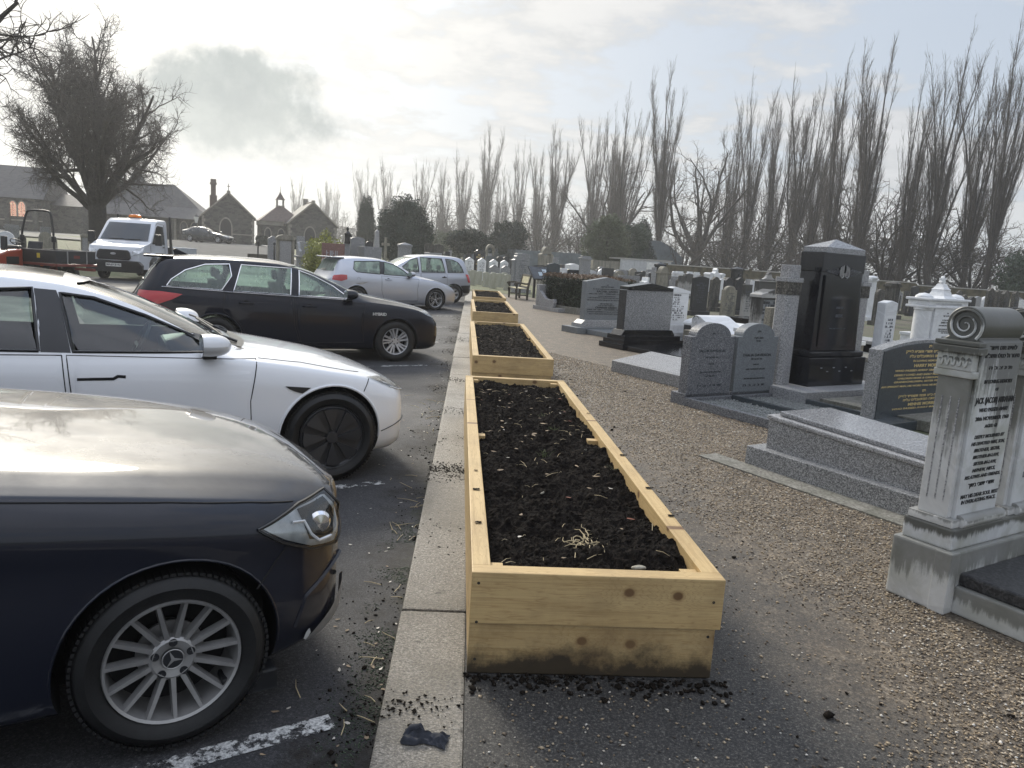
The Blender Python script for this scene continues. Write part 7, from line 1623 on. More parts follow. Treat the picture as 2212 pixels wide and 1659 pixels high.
    r = empty('link_building', (-44.3, 84, z-.1), 0, 'lower stone wing joining the large chapel to the hall', 'building'); bx(r, 'wall', 'rubble', 0, 3.2, 0, 5, -.3, 2.9, 0); mb = MB(); mb.prism([(-.2, 2.9), (5.2, 2.9), (2.5, 4.2)], -.1, 3.3, 'x'); mb.build('roof', M['roof'], r)
    r = empty('low_hedge', (-20.3, 74, 1.15), GA*.7, 'dark clipped hedge in front of the lantern building', 'hedge'); leaf_box(r, 'foliage', (0, 3.6), (0, .8), (0, .95), 2600, .10, M['leaf_dark'], 8); bx(r, 'hedge_core', 'leaf_dark', .05, 3.55, .05, .75, 0, .9, 0)
    # curved stone exedra seat on the left field
    r = empty('stone_bench', (-8.1, 35.5, 0), GA, 'pale stone memorial seat with scrolled ends in front of the golden bush', 'bench')
    bx(r, 'seat', 'g_pale', 0, 1.5, -.5, .0, 1.05, 1.13, .02); pr(r, 'back', 'g_pale', [(.25, 1.13), (1.25, 1.13), (1.25, 1.72), (.25, 1.76)], -.08, .02, .02)
    for u in (.1, 1.15): bx(r, 'support', 'g_mid', u, u+.25, -.42, -.05, -.1, 1.05, .01)
    for u in (.12, 1.28): pr(r, 'scroll_arm', 'g_pale', [(.0, 1.13), (.0, 1.74), (-.12, 1.66), (-.25, 1.42), (-.45, 1.32), (-.46, 1.13)], u, u+.12, .02, 'x')
    r = empty('stone_plinth', (-8.4, 35.3, 0), GA, 'stepped stone base below the memorial seat', 'plinth'); bx(r, 'base', 'concrete', -.3, 2.2, -.9, .3, -.1, .5)
    for i, (x, y) in enumerate(((-9.95, 36.4), (-8.75, 34.6))):
        r = empty('iron_post', (x, y, 0), 0, ['thin black iron post left of the brown stone monument', 'thin black iron post between the brown stone monument and the stone seat'][i], 'post'); mb = MB(); mb.tube([(0, 0, 0), (0, 0, 1.5)], .035, 6); mb.lathe([(.001, 1.5), (.06, 1.55), (.05, 1.62), (.001, 1.66)], 8, 'z'); mb.build('post', M['iron'], r)
    r = empty('garden_bench', (-12.6, 44, gh(-12.6, 44)), GA, 'small dark bench on the lawn left of the blue-grey headstone', 'bench')
    bx(r, 'seat', 'concrete', 0, 1.2, -.4, 0, .45, .5); bx(r, 'backrest', 'bench', 0, 1.2, 0, .05, .5, .85)
    for u in (.02, 1.1): bx(r, 'leg', 'bench', u, u+.08, -.38, .0, 0, .45)

# ================================================================== pickup truck
def truck():
    r = empty('pickup_truck', (-12.9, 28.6, AZ), R(-90), 'white pickup truck with an orange roof beacon facing us beside the red tractor', 'pickup truck')
    # local: +x forward (towards camera), y left. width 2.0
    hw = .99; side = [(.0, .42), (.0, .95), (-.02, 1.05), (-.10, 1.22), (-.62, 1.36), (-.80, 1.42), (-1.42, 2.14), (-1.60, 2.24), (-2.35, 2.27), (-2.42, 2.2), (-2.42, .50), (-1.48, .50), (-1.42, .70), (-1.22, .86), (-1.0, .88), (-.78, .84), (-.60, .70), (-.54, .42)]
    mb = MB()
    def wy(x, z): return hw*(1-.10*max(0, (z-1.25)))*(1-.22*max(0, (x+.35))**2*6 if x > -.35 else 1)
    n = len(side); ys = [-1, -.93, -.6, 0, .6, .93, 1]
    for k, y in enumerate(ys):
        for x, z in side:
            bul = .09*(1-abs(y)**2.4); xx = x+(bul if x > -.9 else (bul*.6 if x > -1.5 else 0)); zz = z+(.03*(1-y*y) if z > 2.1 else 0)-(.03 if abs(y) == 1 and z > 2.1 else 0)
            mb.v.append((xx, y*wy(x, z), zz))
    for k in range(len(ys)-1): mb.f += [(k*n+i, (k+1)*n+i, (k+1)*n+(i+1) % n, k*n+(i+1) % n) for i in range(n)]
    mb.f += [tuple(range(n)), tuple((len(ys)-1)*n+i for i in range(n-1, -1, -1))]; mb.mi = [0]*len(mb.f)
    mb.build('cab', M['p_van'], r, smooth=True, bevel=.02, sharp=38)
    def face(t, y, off=.0):     # point on the screen line
        x = -.80-.62*t; z = 1.42+.72*t; b = .09*(1-abs(y)**2.4)*(1-.4*t)+.012; return (x+b+off*.75, y, z+off*.6)
    mb = MB(); mb.grid(lambda u, v: face(.05+.88*u, (2*v-1)*(.86-.10*u), .012), 8, 12); mb.build('windscreen', M['glass_dark'], r, smooth=True)
    mb = MB()
    for a, b in ((-.55, .0), (.05, .6)): mb.tube([face(.06, a, .03), face(.10, b, .03)], .012, 5)
    mb.build('wiper', M['plastic'], r)
    mb = MB(); mb.prism([(-.52, .74), (.52, .74), (.60, .82), (.56, 1.02), (.48, 1.10), (-.48, 1.10), (-.56, 1.02), (-.60, .82)], .0, .115, 'x'); mb.build('grille', M['plastic'], r, bevel=.02)
    mb = MB(); [mb.box(.116, .122, -.50, .50, .80+.075*i, .80+.075*i+.018) for i in range(4)]; mb.build('grille_bars', M['satin'], r)
    mb = MB(); mb.lathe([(.10, .118), (.095, .128), (.001, .130)], 20, 'x', Matrix.Translation((0, 0, .96)) @ Matrix.Diagonal((1, 1, .42, 1))); mb.build('badge', M['alloy'], r)
    for s in (-1, 1):
        mb = MB(); mb.add([(.06, s*.62, .90), (.02, s*.86, .98), (-.12, s*.955, 1.06), (-.24, s*.965, 1.24), (-.10, s*.86, 1.20), (.035, s*.64, 1.07)], [(0, 1, 2, 3, 4, 5)]); o = mb.build('headlight', M['lamp_refl'], r); md = o.modifiers.new('s', 'SOLIDIFY'); md.thickness = .04; md.offset = 0; apply_mods(o)
        mr = empty('wing_mirror', (-.86, s*1.0, 1.36)); mr.parent = r; bx(mr, 'mirror_housing', 'plastic', -.08, .06, *sorted((s*.10, s*.32)), -.05, .36, .03); bx(mr, 'mirror_arm', 'plastic', -.03, .03, *sorted((0, s*.12)), 0, .06)
        w = wheel(r, (-.98, s*.83, .34), s, .345, .20, .22, 'five', [M['alloy_dk']]); wheel(r, (-4.2, s*.83, .34), s, .345, .20, .22, 'five', [M['alloy_dk']])
    mb = MB(); mb.prism([(-.97, .30), (.97, .30), (.99, .58), (.85, .72), (-.85, .72), (-.99, .58)], -.12, .10, 'x'); mb.build('bumper', M['plastic'], r, bevel=.03)
    pl = bx(r, 'number_plate', 'plate', .101, .110, -.27, .27, .50, .62, .002)
    t = text_mesh('plate_text', 'MA69 BYN', .105, M['ink'], pl, (.1115, 0, .56), (PI/2, 0, PI/2), extrude=.001, bold=.0015)
    # side windows and door
    s = 1
    for s in (-1, 1):
        mb = MB(); pts = [(-.86, 1.36), (-1.50, 1.36), (-2.02, 1.34), (-2.02, 2.02), (-1.52, 2.05), (-1.38, 1.98)][::-1]
        mb.add([(x, s*(wy(x, z)+.004), z) for x, z in pts], [tuple(range(6))]); mb.build('side_window', M['glass_dark'], r)
        mb = MB(); mb.tube([(x, s*(wy(x, z)+.003), z) for x, z in [(-.70, 1.3), (-.74, .9), (-.9, .9), (-1.2, .92), (-1.5, .62), (-2.1, .58), (-2.1, 2.1), (-1.5, 2.14), (-1.36, 2.05)]], .006, 4); mb.build('door_gap', M['dark'], r)
        bx(r, 'door_handle', 'plastic', -1.95, -1.80, *sorted((s*.99, s*1.02)), 1.22, 1.26)
    bx(r, 'headboard', 'plastic', -2.62, -2.56, -.98, .98, .9, 1.25)
    for s in (-1, 1): mb = MB(); mb.prism([(-2.50, 2.42), (-2.56, 2.42), (-2.78, .8), (-2.60, .8)], s*.98-.03, s*.98+.03, 'y'); mb.build('headboard_post', M['plastic'], r)
    bd = empty('load_bed', (-2.8, 0, 0)); bd.parent = r
    bx(bd, 'bed_floor', 'dropside', -2.6, 0, -1.0, 1.0, .78, .86)
    for s in (-1, 1):
        bx(bd, 'drop_side', 'dropside', -2.6, 0, *sorted((s*.97, s*1.0)), .86, 1.25); mb = MB(); [mb.box(-2.6, 0, *sorted((s*1.001, s*1.012)), z, z+.02) for z in (.92, 1.02, 1.12, 1.22)]; mb.build('side_rib', M['dropside'], bd)
    bx(bd, 'tailboard', 'dropside', -2.63, -2.6, -1.0, 1.0, .86, 1.25); bx(r, 'chassis', 'dark', -5.3, -1.2, -.5, .5, .45, .75)
    bc = empty('beacon', (-1.75, .0, 2.27)); bc.parent = r; mb = MB(); mb.box(-.07, .07, -.22, .22, .02, .045); mb.build('beacon_base', M['plastic'], bc); mb = MB(); mb.lathe([(.095, .045), (.09, .12), (.06, .145), (.001, .15)], 14, 'z', Matrix.Diagonal((1, 2.5, 1, 1))); mb.build('beacon_lens', M['amber'], bc, smooth=True)

# ================================================================== compact tractor and trailer
def tractor():
    r = empty('tractor', (-13.7, 24.0, AZ), R(-98), 'small orange-red tractor with a tall black roll bar, hitched before the white pickup', 'tractor')
    # local +x forward
    mb = MB(); prof = [(1.10, .52), (1.14, .70), (1.06, .88), (.7, 1.0), (.1, 1.05), (.1, .52)]
    mb.prism(prof, -.30, .30, 'y'); mb.build('bonnet', M['p_orange'], r, bevel=.06, seg=3, smooth=True, sharp=50)
    bx(r, 'nose_grille', 'plastic', .98, 1.15, -.26, .26, .50, .66, .03)
    for s in (-1, 1):
        bx(r, 'headlight', 'lamp_refl', 1.06, 1.155, *sorted((s*.05, s*.27)), .68, .84, .03); bx(r, 'side_vent', 'plastic', .3, .8, *sorted((s*.301, s*.31)), .6, .82)
        wheel(r, (.75, s*.45, .29), s, .29, .16, .18, 'five', [M['p_orange']]); wheel(r, (-.75, s*.50, .40), s, .40, .2, .28, 'five', [M['p_orange']])
        mb = MB(); S = [(-.75+.50*math.cos(R(a)), .40+.50*math.sin(R(a))) for a in range(20, 176, 12)]; I = [(-.75+.46*math.cos(R(a)), .40+.46*math.sin(R(a))) for a in range(20, 176, 12)]
        mb.prism(S+I[::-1], *sorted((s*.32, s*.64)), 'y'); mb.build('fender', M['p_orange'], r); bx(r, 'fender_top', 'plastic', -1.0, -.45, *sorted((s*.30, s*.50)), .88, .96, .03)
        bx(r, 'marker_lamp', 'amber', -.32, -.26, *sorted((s*.50, s*.62)), .55, .68, .01)
    bx(r, 'rear_body', 'plastic', -1.1, .15, -.28, .28, .35, .62, .03); bx(r, 'footplate', 'plastic', -.35, .3, -.5, .5, .36, .40); bx(r, 'dash', 'plastic', .0, .2, -.22, .22, .9, 1.14, .04)
    bx(r, 'seat', 'seat', -.75, -.30, -.22, .22, .72, .84, .04); mb = MB(); mb.prism([(-.68, .84), (-.80, 1.28), (-.90, 1.28), (-.80, .80)], -.22, .22, 'y'); mb.build('seat_back', M['seat'], r, bevel=.04)
    mb = MB(); Mx = Matrix.Translation((-.05, 0, 1.22)) @ Matrix.Rotation(R(-35), 4, 'Y'); mb.tube([Mx @ Vector((.19*math.cos(2*PI*i/20), .19*math.sin(2*PI*i/20), 0)) for i in range(20)], .015, 6, closed=True); mb.tube([Mx @ Vector((0, 0, 0)), Mx @ Vector((.0, 0, -.25))], .02, 6); mb.tube([Mx @ Vector((0, -.19, 0)), Mx @ Vector((0, .19, 0))], .012, 5); mb.build('steering_wheel', M['plastic'], r)
    mb = MB(); P = [(-.95, -.52, .5), (-.95, -.52, 1.45), (-.97, -.48, 1.75), (-1.02, -.40, 2.12), (-1.03, -.26, 2.22), (-1.03, .26, 2.22), (-1.02, .40, 2.12), (-.97, .48, 1.75), (-.95, .52, 1.45), (-.95, .52, .5)]
    mb.tube(crom(P, 4), .034, 8); mb.build('roll_bar', M['iron'], r, smooth=True)
    for s in (-1, 1): bx(r, 'roll_bar_hinge', 'iron', -1.0, -.9, *sorted((s*.47, s*.57)), 1.28, 1.46, .02)
    bx(r, 'front_mirror_plate', 'plastic', .9, 1.0, .30, .44, 1.0, 1.4)
    # trailer
    r = empty('trailer', (-13.55, 24.7, AZ), R(-20), 'small dark red tipping trailer standing behind the tractor', 'trailer')
    for n_, a in (('side_panel', (-.02, 1.62, -.72, -.69)), ('side_panel', (-.02, 1.62, .69, .72)), ('front_panel', (1.6, 1.63, -.69, .69)), ('tailgate', (-.03, .0, -.69, .69))):
        bx(r, n_, 'satin', a[0], a[1], a[2], a[3], .72, 1.06, .004)
    bx(r, 'floor', 'satin', 0, 1.6, -.69, .69, .68, .72); mb = MB(); mb.box(-.05, 1.66, -.75, .75, .60, .68); mb.build('lower_frame', M['p_red'], r, bevel=.01)
    for s in (-1, 1): mb = MB(); mb.box(-.04, 1.64, *sorted((s*.715, s*.74)), 1.055, 1.075); mb.build('top_rail', M['alloy_dk'], r)
    mb = MB(); mb.box(1.63, 1.65, -.72, .72, 1.055, 1.075); mb.build('top_rail', M['alloy_dk'], r)
    for y in (-.35, .35): bx(r, 'strap', 'alloy_dk', 1.631, 1.65, y, y+.04, .62, 1.05)
    bx(r, 'sticker', 'yellow', .9, 1.02, -.725, -.721, .82, .96); bx(r, 'sticker', 'p_red', 1.632, 1.638, -.1, .12, .84, .93)
    for s in (-1, 1): wheel(r, (.7, s*.62, .30), s, .30, .16, .2, 'five', [M['alloy_dk']])
    mb = MB(); mb.box(1.6, 2.3, -.05, .05, .5, .58); mb.build('drawbar', M['p_red'], r)

# ================================================================== trees
def branch_arrays():
    return {'V': [], 'F': [], 'n': 0}
def add_tube_np(A, P, Rr, k=3):
    P = np.asarray(P, float); m = len(P); T = np.gradient(P, axis=0); T /= np.linalg.norm(T, axis=1)[:, None]+1e-9
    u = np.cross(T, (0.13, .27, .95)); u /= np.linalg.norm(u, axis=1)[:, None]+1e-9; w = np.cross(T, u); a = 2*PI*np.arange(k)/k
    V = P[:, None]+np.asarray(Rr)[:, None, None]*(np.cos(a)[None, :, None]*u[:, None]+np.sin(a)[None, :, None]*w[:, None])
    i = np.arange(m-1)[:, None]*k; j = np.arange(k)[None]; j2 = (j+1) % k
    F = np.stack([i+j, i+j2, i+k+j2, i+k+j], -1).reshape(-1, 4)+A['n']
    A['V'].append(V.reshape(-1, 3)); A['F'].append(F); A['n'] += m*k
def mesh_of(A, name, m, parent=None): return np_mesh(name, np.concatenate(A['V']), np.concatenate(A['F']), m, parent, smooth=True)
def grow(rs, p, d, L, r, seg, wander, up=0.0, taper=.25):
    """a wandering limb; returns points, radii"""
    P = [np.array(p, float)]; d = np.array(d, float); d /= np.linalg.norm(d)
    for i in range(seg):
        d = d+rs.normal(0, wander, 3); d[2] += up; d /= np.linalg.norm(d); P.append(P[-1]+d*L/seg)
    t = np.linspace(0, 1, seg+1); return np.array(P), r*(1-(1-taper)*t)
def at_t(P, t): x = t*(len(P)-1); i = min(int(x), len(P)-2); f = x-i; return P[i]*(1-f)+P[i+1]*f, (P[i+1]-P[i])/np.linalg.norm(P[i+1]-P[i])

def poplar(seed, H=25, spread=.11, stems=5, dens=1.0, base=.16):
    """bare lombardy poplar: upright stems with hundreds of steep twigs"""
    rs = np.random.RandomState(seed); root = empty('poplar_tree'); T = branch_arrays(); C = branch_arrays(); k = H/25
    tp, tr = grow(rs, (0, 0, 0), (rs.normal(0, .03), rs.normal(0, .03), 1), H*base, .42*k, 5, .04, 0, .8); add_tube_np(T, tp, tr, 8)
    mains = []
    for i in range(stems):
        a = 2*PI*i/stems+rs.uniform(-.4, .4); z0 = rs.uniform(.5, 1.0); lean = rs.uniform(.02, .12) if i else .0
        p, _ = at_t(tp, z0 if i else 1.0); Hh = H*rs.uniform(.74, .97) if i else H*.99
        L = Hh-p[2]; P, rr = grow(rs, p, (math.cos(a)*lean*1.9, math.sin(a)*lean*1.9, 1), L, (.17 if i else .24)*k*rs.uniform(.8, 1.1), 14, .045, .05, .05)
        add_tube_np(T, P, rr, 6); mains.append((P, rr, L))
    subs = []
    for P, rr, L in mains:
        for j in range(int(24*dens)):
            t = rs.uniform(.0, .92)**1.1; q, d = at_t(P, t); a = rs.uniform(0, 2*PI); out = np.array([math.cos(a), math.sin(a), 0]); l = L*(1-t*.86)*rs.uniform(.16, .36)*(spread/.11)**.5
            S, sr = grow(rs, q, d*.9+out*rs.uniform(.28, .62), l, .046*k*(1-t*.6), 7, .06, .22, .15); add_tube_np(C, S, sr, 4); subs.append((S, sr, l))
    for S, sr, l in subs+[(P, rr, L*.8) for P, rr, L in mains for _ in range(2)]:
        n = int(min(20, max(4, 4.2*l))*dens)
        for j in range(n):
            t = rs.uniform(.08, 1.0); q, d = at_t(S, min(t, .999)); a = rs.uniform(0, 2*PI); out = np.array([math.cos(a), math.sin(a), 0]); tl = rs.uniform(.8, 2.5)*k*(1-.35*t)
            Q, qr = grow(rs, q, d+out*rs.uniform(.18, .5), tl, .014*k, 3, .07, .22, .35); add_tube_np(C, Q, qr, 3)
            for m in range(2):
                t2 = rs.uniform(.2, .9); q2, d2 = at_t(Q, t2); a = rs.uniform(0, 2*PI); Q2, r2 = grow(rs, q2, d2+np.array([math.cos(a), math.sin(a), 0])*.6, tl*rs.uniform(.25, .5), .009*k, 2, .08, .12, .4); add_tube_np(C, Q2, r2, 3)
    for P, rr, L in mains[:1]:      # epicormic twigs round the foot
        for j in range(int(70*dens)):
            t = rs.uniform(.1, 1); q, d = at_t(tp, t); a = rs.uniform(0, 2*PI); Q, qr = grow(rs, q, (math.cos(a)*.8, math.sin(a)*.8, .9), rs.uniform(1, 3.4)*k, .03*k, 4, .14, .10, .25); add_tube_np(C, Q, qr, 3)
            for m in range(3): t2 = rs.uniform(.2, .95); q2, d2 = at_t(Q, t2); Q2, r2 = grow(rs, q2, d2+rs.normal(0, .4, 3), rs.uniform(.4, 1.2), .012*k, 2, .1, .1, .4); add_tube_np(C, Q2, r2, 3)
    mesh_of(T, 'trunk', M['bark_pop'], root); mesh_of(C, 'crown', M['twig_pop'], root); return root

def spreading(seed, H=13, trunk_h=3.4, r0=.62, n1=9, reach=7.0, dens=1.0, droop=.0, mats=('bark', 'twig'), name='bare_tree', elr=(.35, 1.45), flat=1.0):
    """bare broad tree: stout trunk, many ascending limbs, dense fine twigs"""
    rs = np.random.RandomState(seed); root = empty(name); T = branch_arrays(); C = branch_arrays()
    tp, tr = grow(rs, (0, 0, 0), (0.02, 0, 1), trunk_h, r0, 6, .03, 0, .92); tr[0] *= 1.35; tr[1] *= 1.08; add_tube_np(T, tp, tr, 12)
    L1 = []
    for i in range(n1):
        a = 2.4*i+rs.uniform(-.3, .3); el = rs.uniform(*elr) if i > 2 else rs.uniform(1.15, 1.5); t = rs.uniform(.72, 1.0)
        q, d = at_t(tp, t); dr = np.array([math.cos(a)*math.cos(el), math.sin(a)*math.cos(el), math.sin(el)*flat]); top = (H-trunk_h)
        L = (top*abs(math.sin(el))+reach*math.cos(el))*rs.uniform(.66, .84); P, rr = grow(rs, q, dr, L, r0*rs.uniform(.30, .52), 9, .11, .035, .22); add_tube_np(T, P, rr, 7); L1.append((P, rr, L))
    L2 = []
    for P, rr, L in L1:
        for j in range(int(9*dens)):
            t = rs.uniform(.15, 1.0)**.8; q, d = at_t(P, min(t, .999)); v = d*.8+rs.normal(0, .55, 3)+np.array([q[0], q[1], 0])*.05; l = L*rs.uniform(.28, .5)*(1.15-t*.5)
            S, sr = grow(rs, q, v, l, max(.035, rr[int(t*(len(rr)-1))]*.5), 7, .17, .05, .2); add_tube_np(C, S, sr, 5); L2.append((S, sr, l))
    L3 = []
    for S, sr, l in L2:
        for j in range(int(7*dens)):
            t = rs.uniform(.2, 1.0); q, d = at_t(S, min(t, .999)); l3 = l*rs.uniform(.25, .55)
            Q, qr = grow(rs, q, d*.7+rs.normal(0, .6, 3), l3, .022, 5, .22, .03-droop, .35); add_tube_np(C, Q, qr, 3); L3.append((Q, l3))
    for Q, l3 in L3:
        for j in range(int(5*dens)):
            t = rs.uniform(.25, 1.0); q, d = at_t(Q, min(t, .999)); Z, zr = grow(rs, q, d*.6+rs.normal(0, .65, 3), rs.uniform(.3, .85)*H/13, .0115, 3, .25, .07-droop*2, .45); add_tube_np(C, Z, zr, 3)
    mesh_of(T, 'trunk', M[mats[0]], root); mesh_of(C, 'crown', M[mats[1]], root); return root

def evergreen(name, seed, parts, n, s, m, trunk=True, core=True):
    """parts: ellipsoid clumps (cx, cy, cz, rx, ry, rz) filled with leaf clusters near their surface"""
    rs = np.random.RandomState(seed); root = empty(name); P = []; vol = np.array([p[3]*p[5] for p in parts]); vol = vol/vol.sum()
    for p, f in zip(parts, vol):
        k = int(n*f); d = rs.normal(0, 1, (k, 3)); d /= np.linalg.norm(d, axis=1)[:, None]; lump = np.array([noise.noise(Vector((a*2.6+seed, b*2.6, c*2.6))) for a, b, c in d])
        rad = rs.uniform(.55, 1.0, k)**.5*(1+.40*lump); P.append(np.array(p[:3])+d*rad[:, None]*np.array(p[3:]))
    P = np.concatenate(P); P = P[P[:, 2] > .05]; size = s*rs.uniform(.5, 1.25, len(P))
    leaf_cards('crown', P, size, m, root, seed)
    if core:
        mb = MB()
        for p in parts:
            bm = bmesh.new(); bmesh.ops.create_icosphere(bm, subdivisions=3, radius=1); vs = [(p[0]+v.co.x*p[3]*.78*(1+.15*noise.noise(v.co*2.4)), p[1]+v.co.y*p[4]*.78, max(.02, p[2]+v.co.z*p[5]*.78)) for v in bm.verts]; fs = [tuple(v.index for v in f.verts) for f in bm.faces]; bm.free(); mb.add(vs, fs)
        mb.build('inner_foliage', m, root, fix=False)
    if trunk: T = branch_arrays(); add_tube_np(T, np.array([(0, 0, 0), (0.05, 0, parts[0][2]*.5), (0, 0, parts[0][2])]), [.22, .17, .1], 8); mesh_of(T, 'trunk', M['bark'], root)
    return root
def put(o, X, Y, s=1.0, rz=0.0, label=None, cat='tree', group=None, z=None, sz=None):
    o.location = (X, Y, gh(X, Y)-.08 if z is None else z); o.scale = (s, s, sz or s); o.rotation_euler = (0, 0, rz); tag(o, label, cat, group); return o

POPLARS = [  # X, Y, height, variant, look
 (-58.3, 257, 24, 0, 'faint hazy poplar, leftmost of the row above the small chapel'), (-48.3, 254, 23, 1, 'faint hazy poplar just right of the leftmost one'), (-44.5, 250, 22, 2, 'faint hazy poplar, third of the farthest group at the left'),
 (-30.1, 213, 25, 3, 'hazy poplar behind the clipped yew cone, left of two'), (-24.0, 208, 26, 0, 'hazy broad poplar behind the clipped yew cone, right of two'), (-13.2, 190, 25, 1, 'pale poplar directly behind the round evergreen, left one'), (-8.3, 192, 24, 2, 'pale poplar directly behind the round evergreen, right one'),
 (-3.1, 169, 25, 4, 'poplar left of the big central cluster'), (1.4, 150, 27, 5, 'tall dense poplar of the central cluster above the people carrier'), (6.2, 188, 23, 3, 'small hazy poplar right of the tall central one'), (8.5, 157, 25, 2, 'forked poplar, left of a pair with joined crowns above the bench'), (12.1, 154, 24, 0, 'forked poplar, right of a pair with joined crowns above the bench'),
 (13.8, 133, 25, 5, 'narrow columnar poplar standing alone against the sky'), (19.0, 126, 26, 1, 'airy poplar left of the broad middle group'), (22.6, 129, 25.5, 4, 'airy poplar behind the broad middle group'), (20.9, 110.5, 26, 3, 'dark-limbed poplar with low spreading branches beside the tallest one'), (23.6, 97.6, 27, 5, 'tallest dark poplar in the middle of the picture'),
 (34.4, 104, 24, 2, 'thick-footed poplar right of the spreading bare tree'), (35.0, 98.5, 26, 0, 'tall poplar with a whip-like top right of the spreading bare tree'), (38.4, 99.7, 25, 1, 'slender poplar, left of the pair behind the tall black stele'), (38.1, 91.5, 26, 4, 'slender poplar, right of the pair behind the tall black stele'), (40.9, 92.9, 25, 3, 'thin poplar just left of the tall black monument'),
 (38.4, 83.4, 25, 2, 'poplar directly above the tall black monument, with a pointed leader'), (40.1, 79, 26, 5, 'dense tall poplar above the tall black monument, leaning right'), (43.6, 77, 23.5, 3, 'shorter poplar filling the gap before the white marble monument'), (45.4, 74.5, 25.5, 0, 'wide poplar above the white marble monument'), (49.3, 75.1, 25, 1, 'poplar between the white marble monument and the right edge'), (47.6, 69.5, 26.5, 4, 'dark poplar at the right edge of the picture')]
def trees():
    V = [poplar(11, 25, .11, 8, .9), poplar(12, 25, .13, 9, .85), poplar(13, 25, .12, 7, .9), poplar(14, 25, .15, 9, .85, .12), poplar(15, 25, .12, 8, .95), poplar(16, 25, .09, 8, 1.1)]
    used = set()
    for i, (X, Y, h, v, lab) in enumerate(POPLARS):
        s = h/25
        if v in used: o = copy_tree(V[v])
        else: o = V[v]; used.add(v)
        wx = .80+.12*math.sin(i*2.3)
        put(o, X, Y, s*wx*(1.08 if Y > 120 else 1), i*1.9, lab+' in the background row', 'poplar tree', 'bare poplar trees behind the cemetery', z=-.1, sz=s)
    big = spreading(5, 13.4, 3.4, .62, 20, 4.3, 1.5, .010, elr=(.50, 1.45))
    put(big, -21.2, 45, .80, .6, 'large bare tree with a thick trunk and dense rounded crown above the white pickup truck', sz=1)
    # limbs reaching in at the upper left from a tree outside the frame
    o = spreading(21, 10, 3.2, .34, 8, 5.4, .9, .0); put(o, -14.7, 18.6, 1, 2.9, 'bare tree just outside the left edge, its knobbly limbs reaching into the sky')
    o = spreading(7, 14, 3.0, .55, 9, 7.5, .8, 0, ('bark_pop', 'twig_pop')); put(o, 29.0, 101, 1.3, .3, 'spreading bare tree with low arching limbs between the poplar groups')
    o2 = copy_tree(o); put(o2, 19.0, 112, 1.25, 2.0, 'low bare tree under the tallest dark poplar')
    # brushy undergrowth trees, individual
    b = spreading(9, 8, .8, .22, 12, 5.0, .7, 0, ('bark_pop', 'twig_pop'))
    spots = [(24, 88, 1.1), (31, 90, 1.3), (37, 86, 1.1), (42, 84, 1.4), (45, 82, 1.6), (48, 80, 1.5), (36, 112, 1.6), (27, 118, 1.4), (52, 78, 1.4), (16, 120, 1.4), (11, 125, 1.5), (6, 130, 1.6), (2, 132, 1.6), (-3, 138, 1.7), (-8, 145, 1.6), (40, 105, 1.9), (46, 98, 2.0), (52, 92, 1.8), (20, 130, 1.6), (-32, 190, 1.5), (-42, 200, 1.6), (33, 100, 1.3), (9, 112, 1.2)]
    near = ['under the tallest poplar', 'behind the boundary wall', 'left of the tall black monument', 'behind the tall black monument', 'in the dark thicket right of the monument', 'behind the white marble monument', 'far behind the low arching tree', 'behind the two large trunks', 'at the right edge', 'behind the shed', 'behind the sheet fence', 'above the arched monument', 'above the white pointed stones', 'beside the round evergreen', 'behind the round evergreen', 'deep behind the poplars on the right', 'deep behind the right-hand thicket', 'deep at the right edge', 'behind the bushy evergreen', 'far left of the yew cone', 'far behind the chapels', 'below the spreading bare tree', 'left of the bushy evergreen']
    for i, (X, Y, s) in enumerate(spots):
        o = b if i == 0 else copy_tree(b)
        put(o, X, Y, s, i*1.3, f'low brushy bare tree {near[i]}', 'tree', 'brushy undergrowth trees', z=-.2, sz=s*(.85 if i % 2 else 1.0))
    # dark thicket on the right and the low wood behind
    rs = np.random.RandomState(4); n = 60000
    x = rs.uniform(30, 64, n); y = 128-x*.92+rs.uniform(-3, 5, n)*1.0; top = 6.5+2.6*np.array([noise.noise((a*.16, 0, 3)) for a in x])-1.2*np.abs(x-46)/10; z = rs.uniform(0, 1, n)**.8*top
    tag(leaf_cards('far_thicket', np.stack([x, y, z], 1), rs.uniform(.06, .20, n), M['twig'], None, 3, asp=.25), kind='stuff')
    n = 52000; x = rs.uniform(-40, 30, n); y = 165-x*1.15+rs.uniform(-5, 6, n); top = 6.5+2.8*np.array([noise.noise((a*.10, 0, 8)) for a in x]); z = rs.uniform(0, 1, n)**.9*top
    tag(leaf_cards('far_undergrowth', np.stack([x, y, z], 1), rs.uniform(.10, .30, n), M['twig'], None, 4, asp=.22), kind='stuff')
    # evergreens
    o = evergreen('round_evergreen', 3, [(0, 0, 2.6, 2.0, 2.0, 2.5), (-.9, 0, 2.9, 1.25, 1.2, 1.5), (.9, .1, 2.8, 1.25, 1.2, 1.6), (.2, 0, 4.2, 1.25, 1.2, 1.4), (-.3, -.4, 1.6, 1.4, 1.3, 1.4), (.6, -.4, 1.5, 1.2, 1.2, 1.3)], 34000, .085, M['leaf_yew']); put(o, -5.4, 60, 1, 0, 'large dark rounded evergreen tree in front of the poplars')
    o = evergreen('yew_cone', 4, [(0, 0, 2.2, 1.05, 1.05, 2.3), (0, 0, 3.6, .8, .8, 2.05)], 15000, .07, M['leaf_dark'], core=True); put(o, -11.1, 80, 1.0, 0, 'smooth clipped yew cone left of the dark rounded evergreen')
    o = evergreen('golden_bush', 5, [(0, 0, .95, .85, .85, 1.22), (.05, 0, .6, .8, .8, .9)], 13000, .045, M['leaf_gold']); put(o, -6.35, 33.4, 1, 0, 'rounded golden-green bush behind the silver hatchback', 'bush')
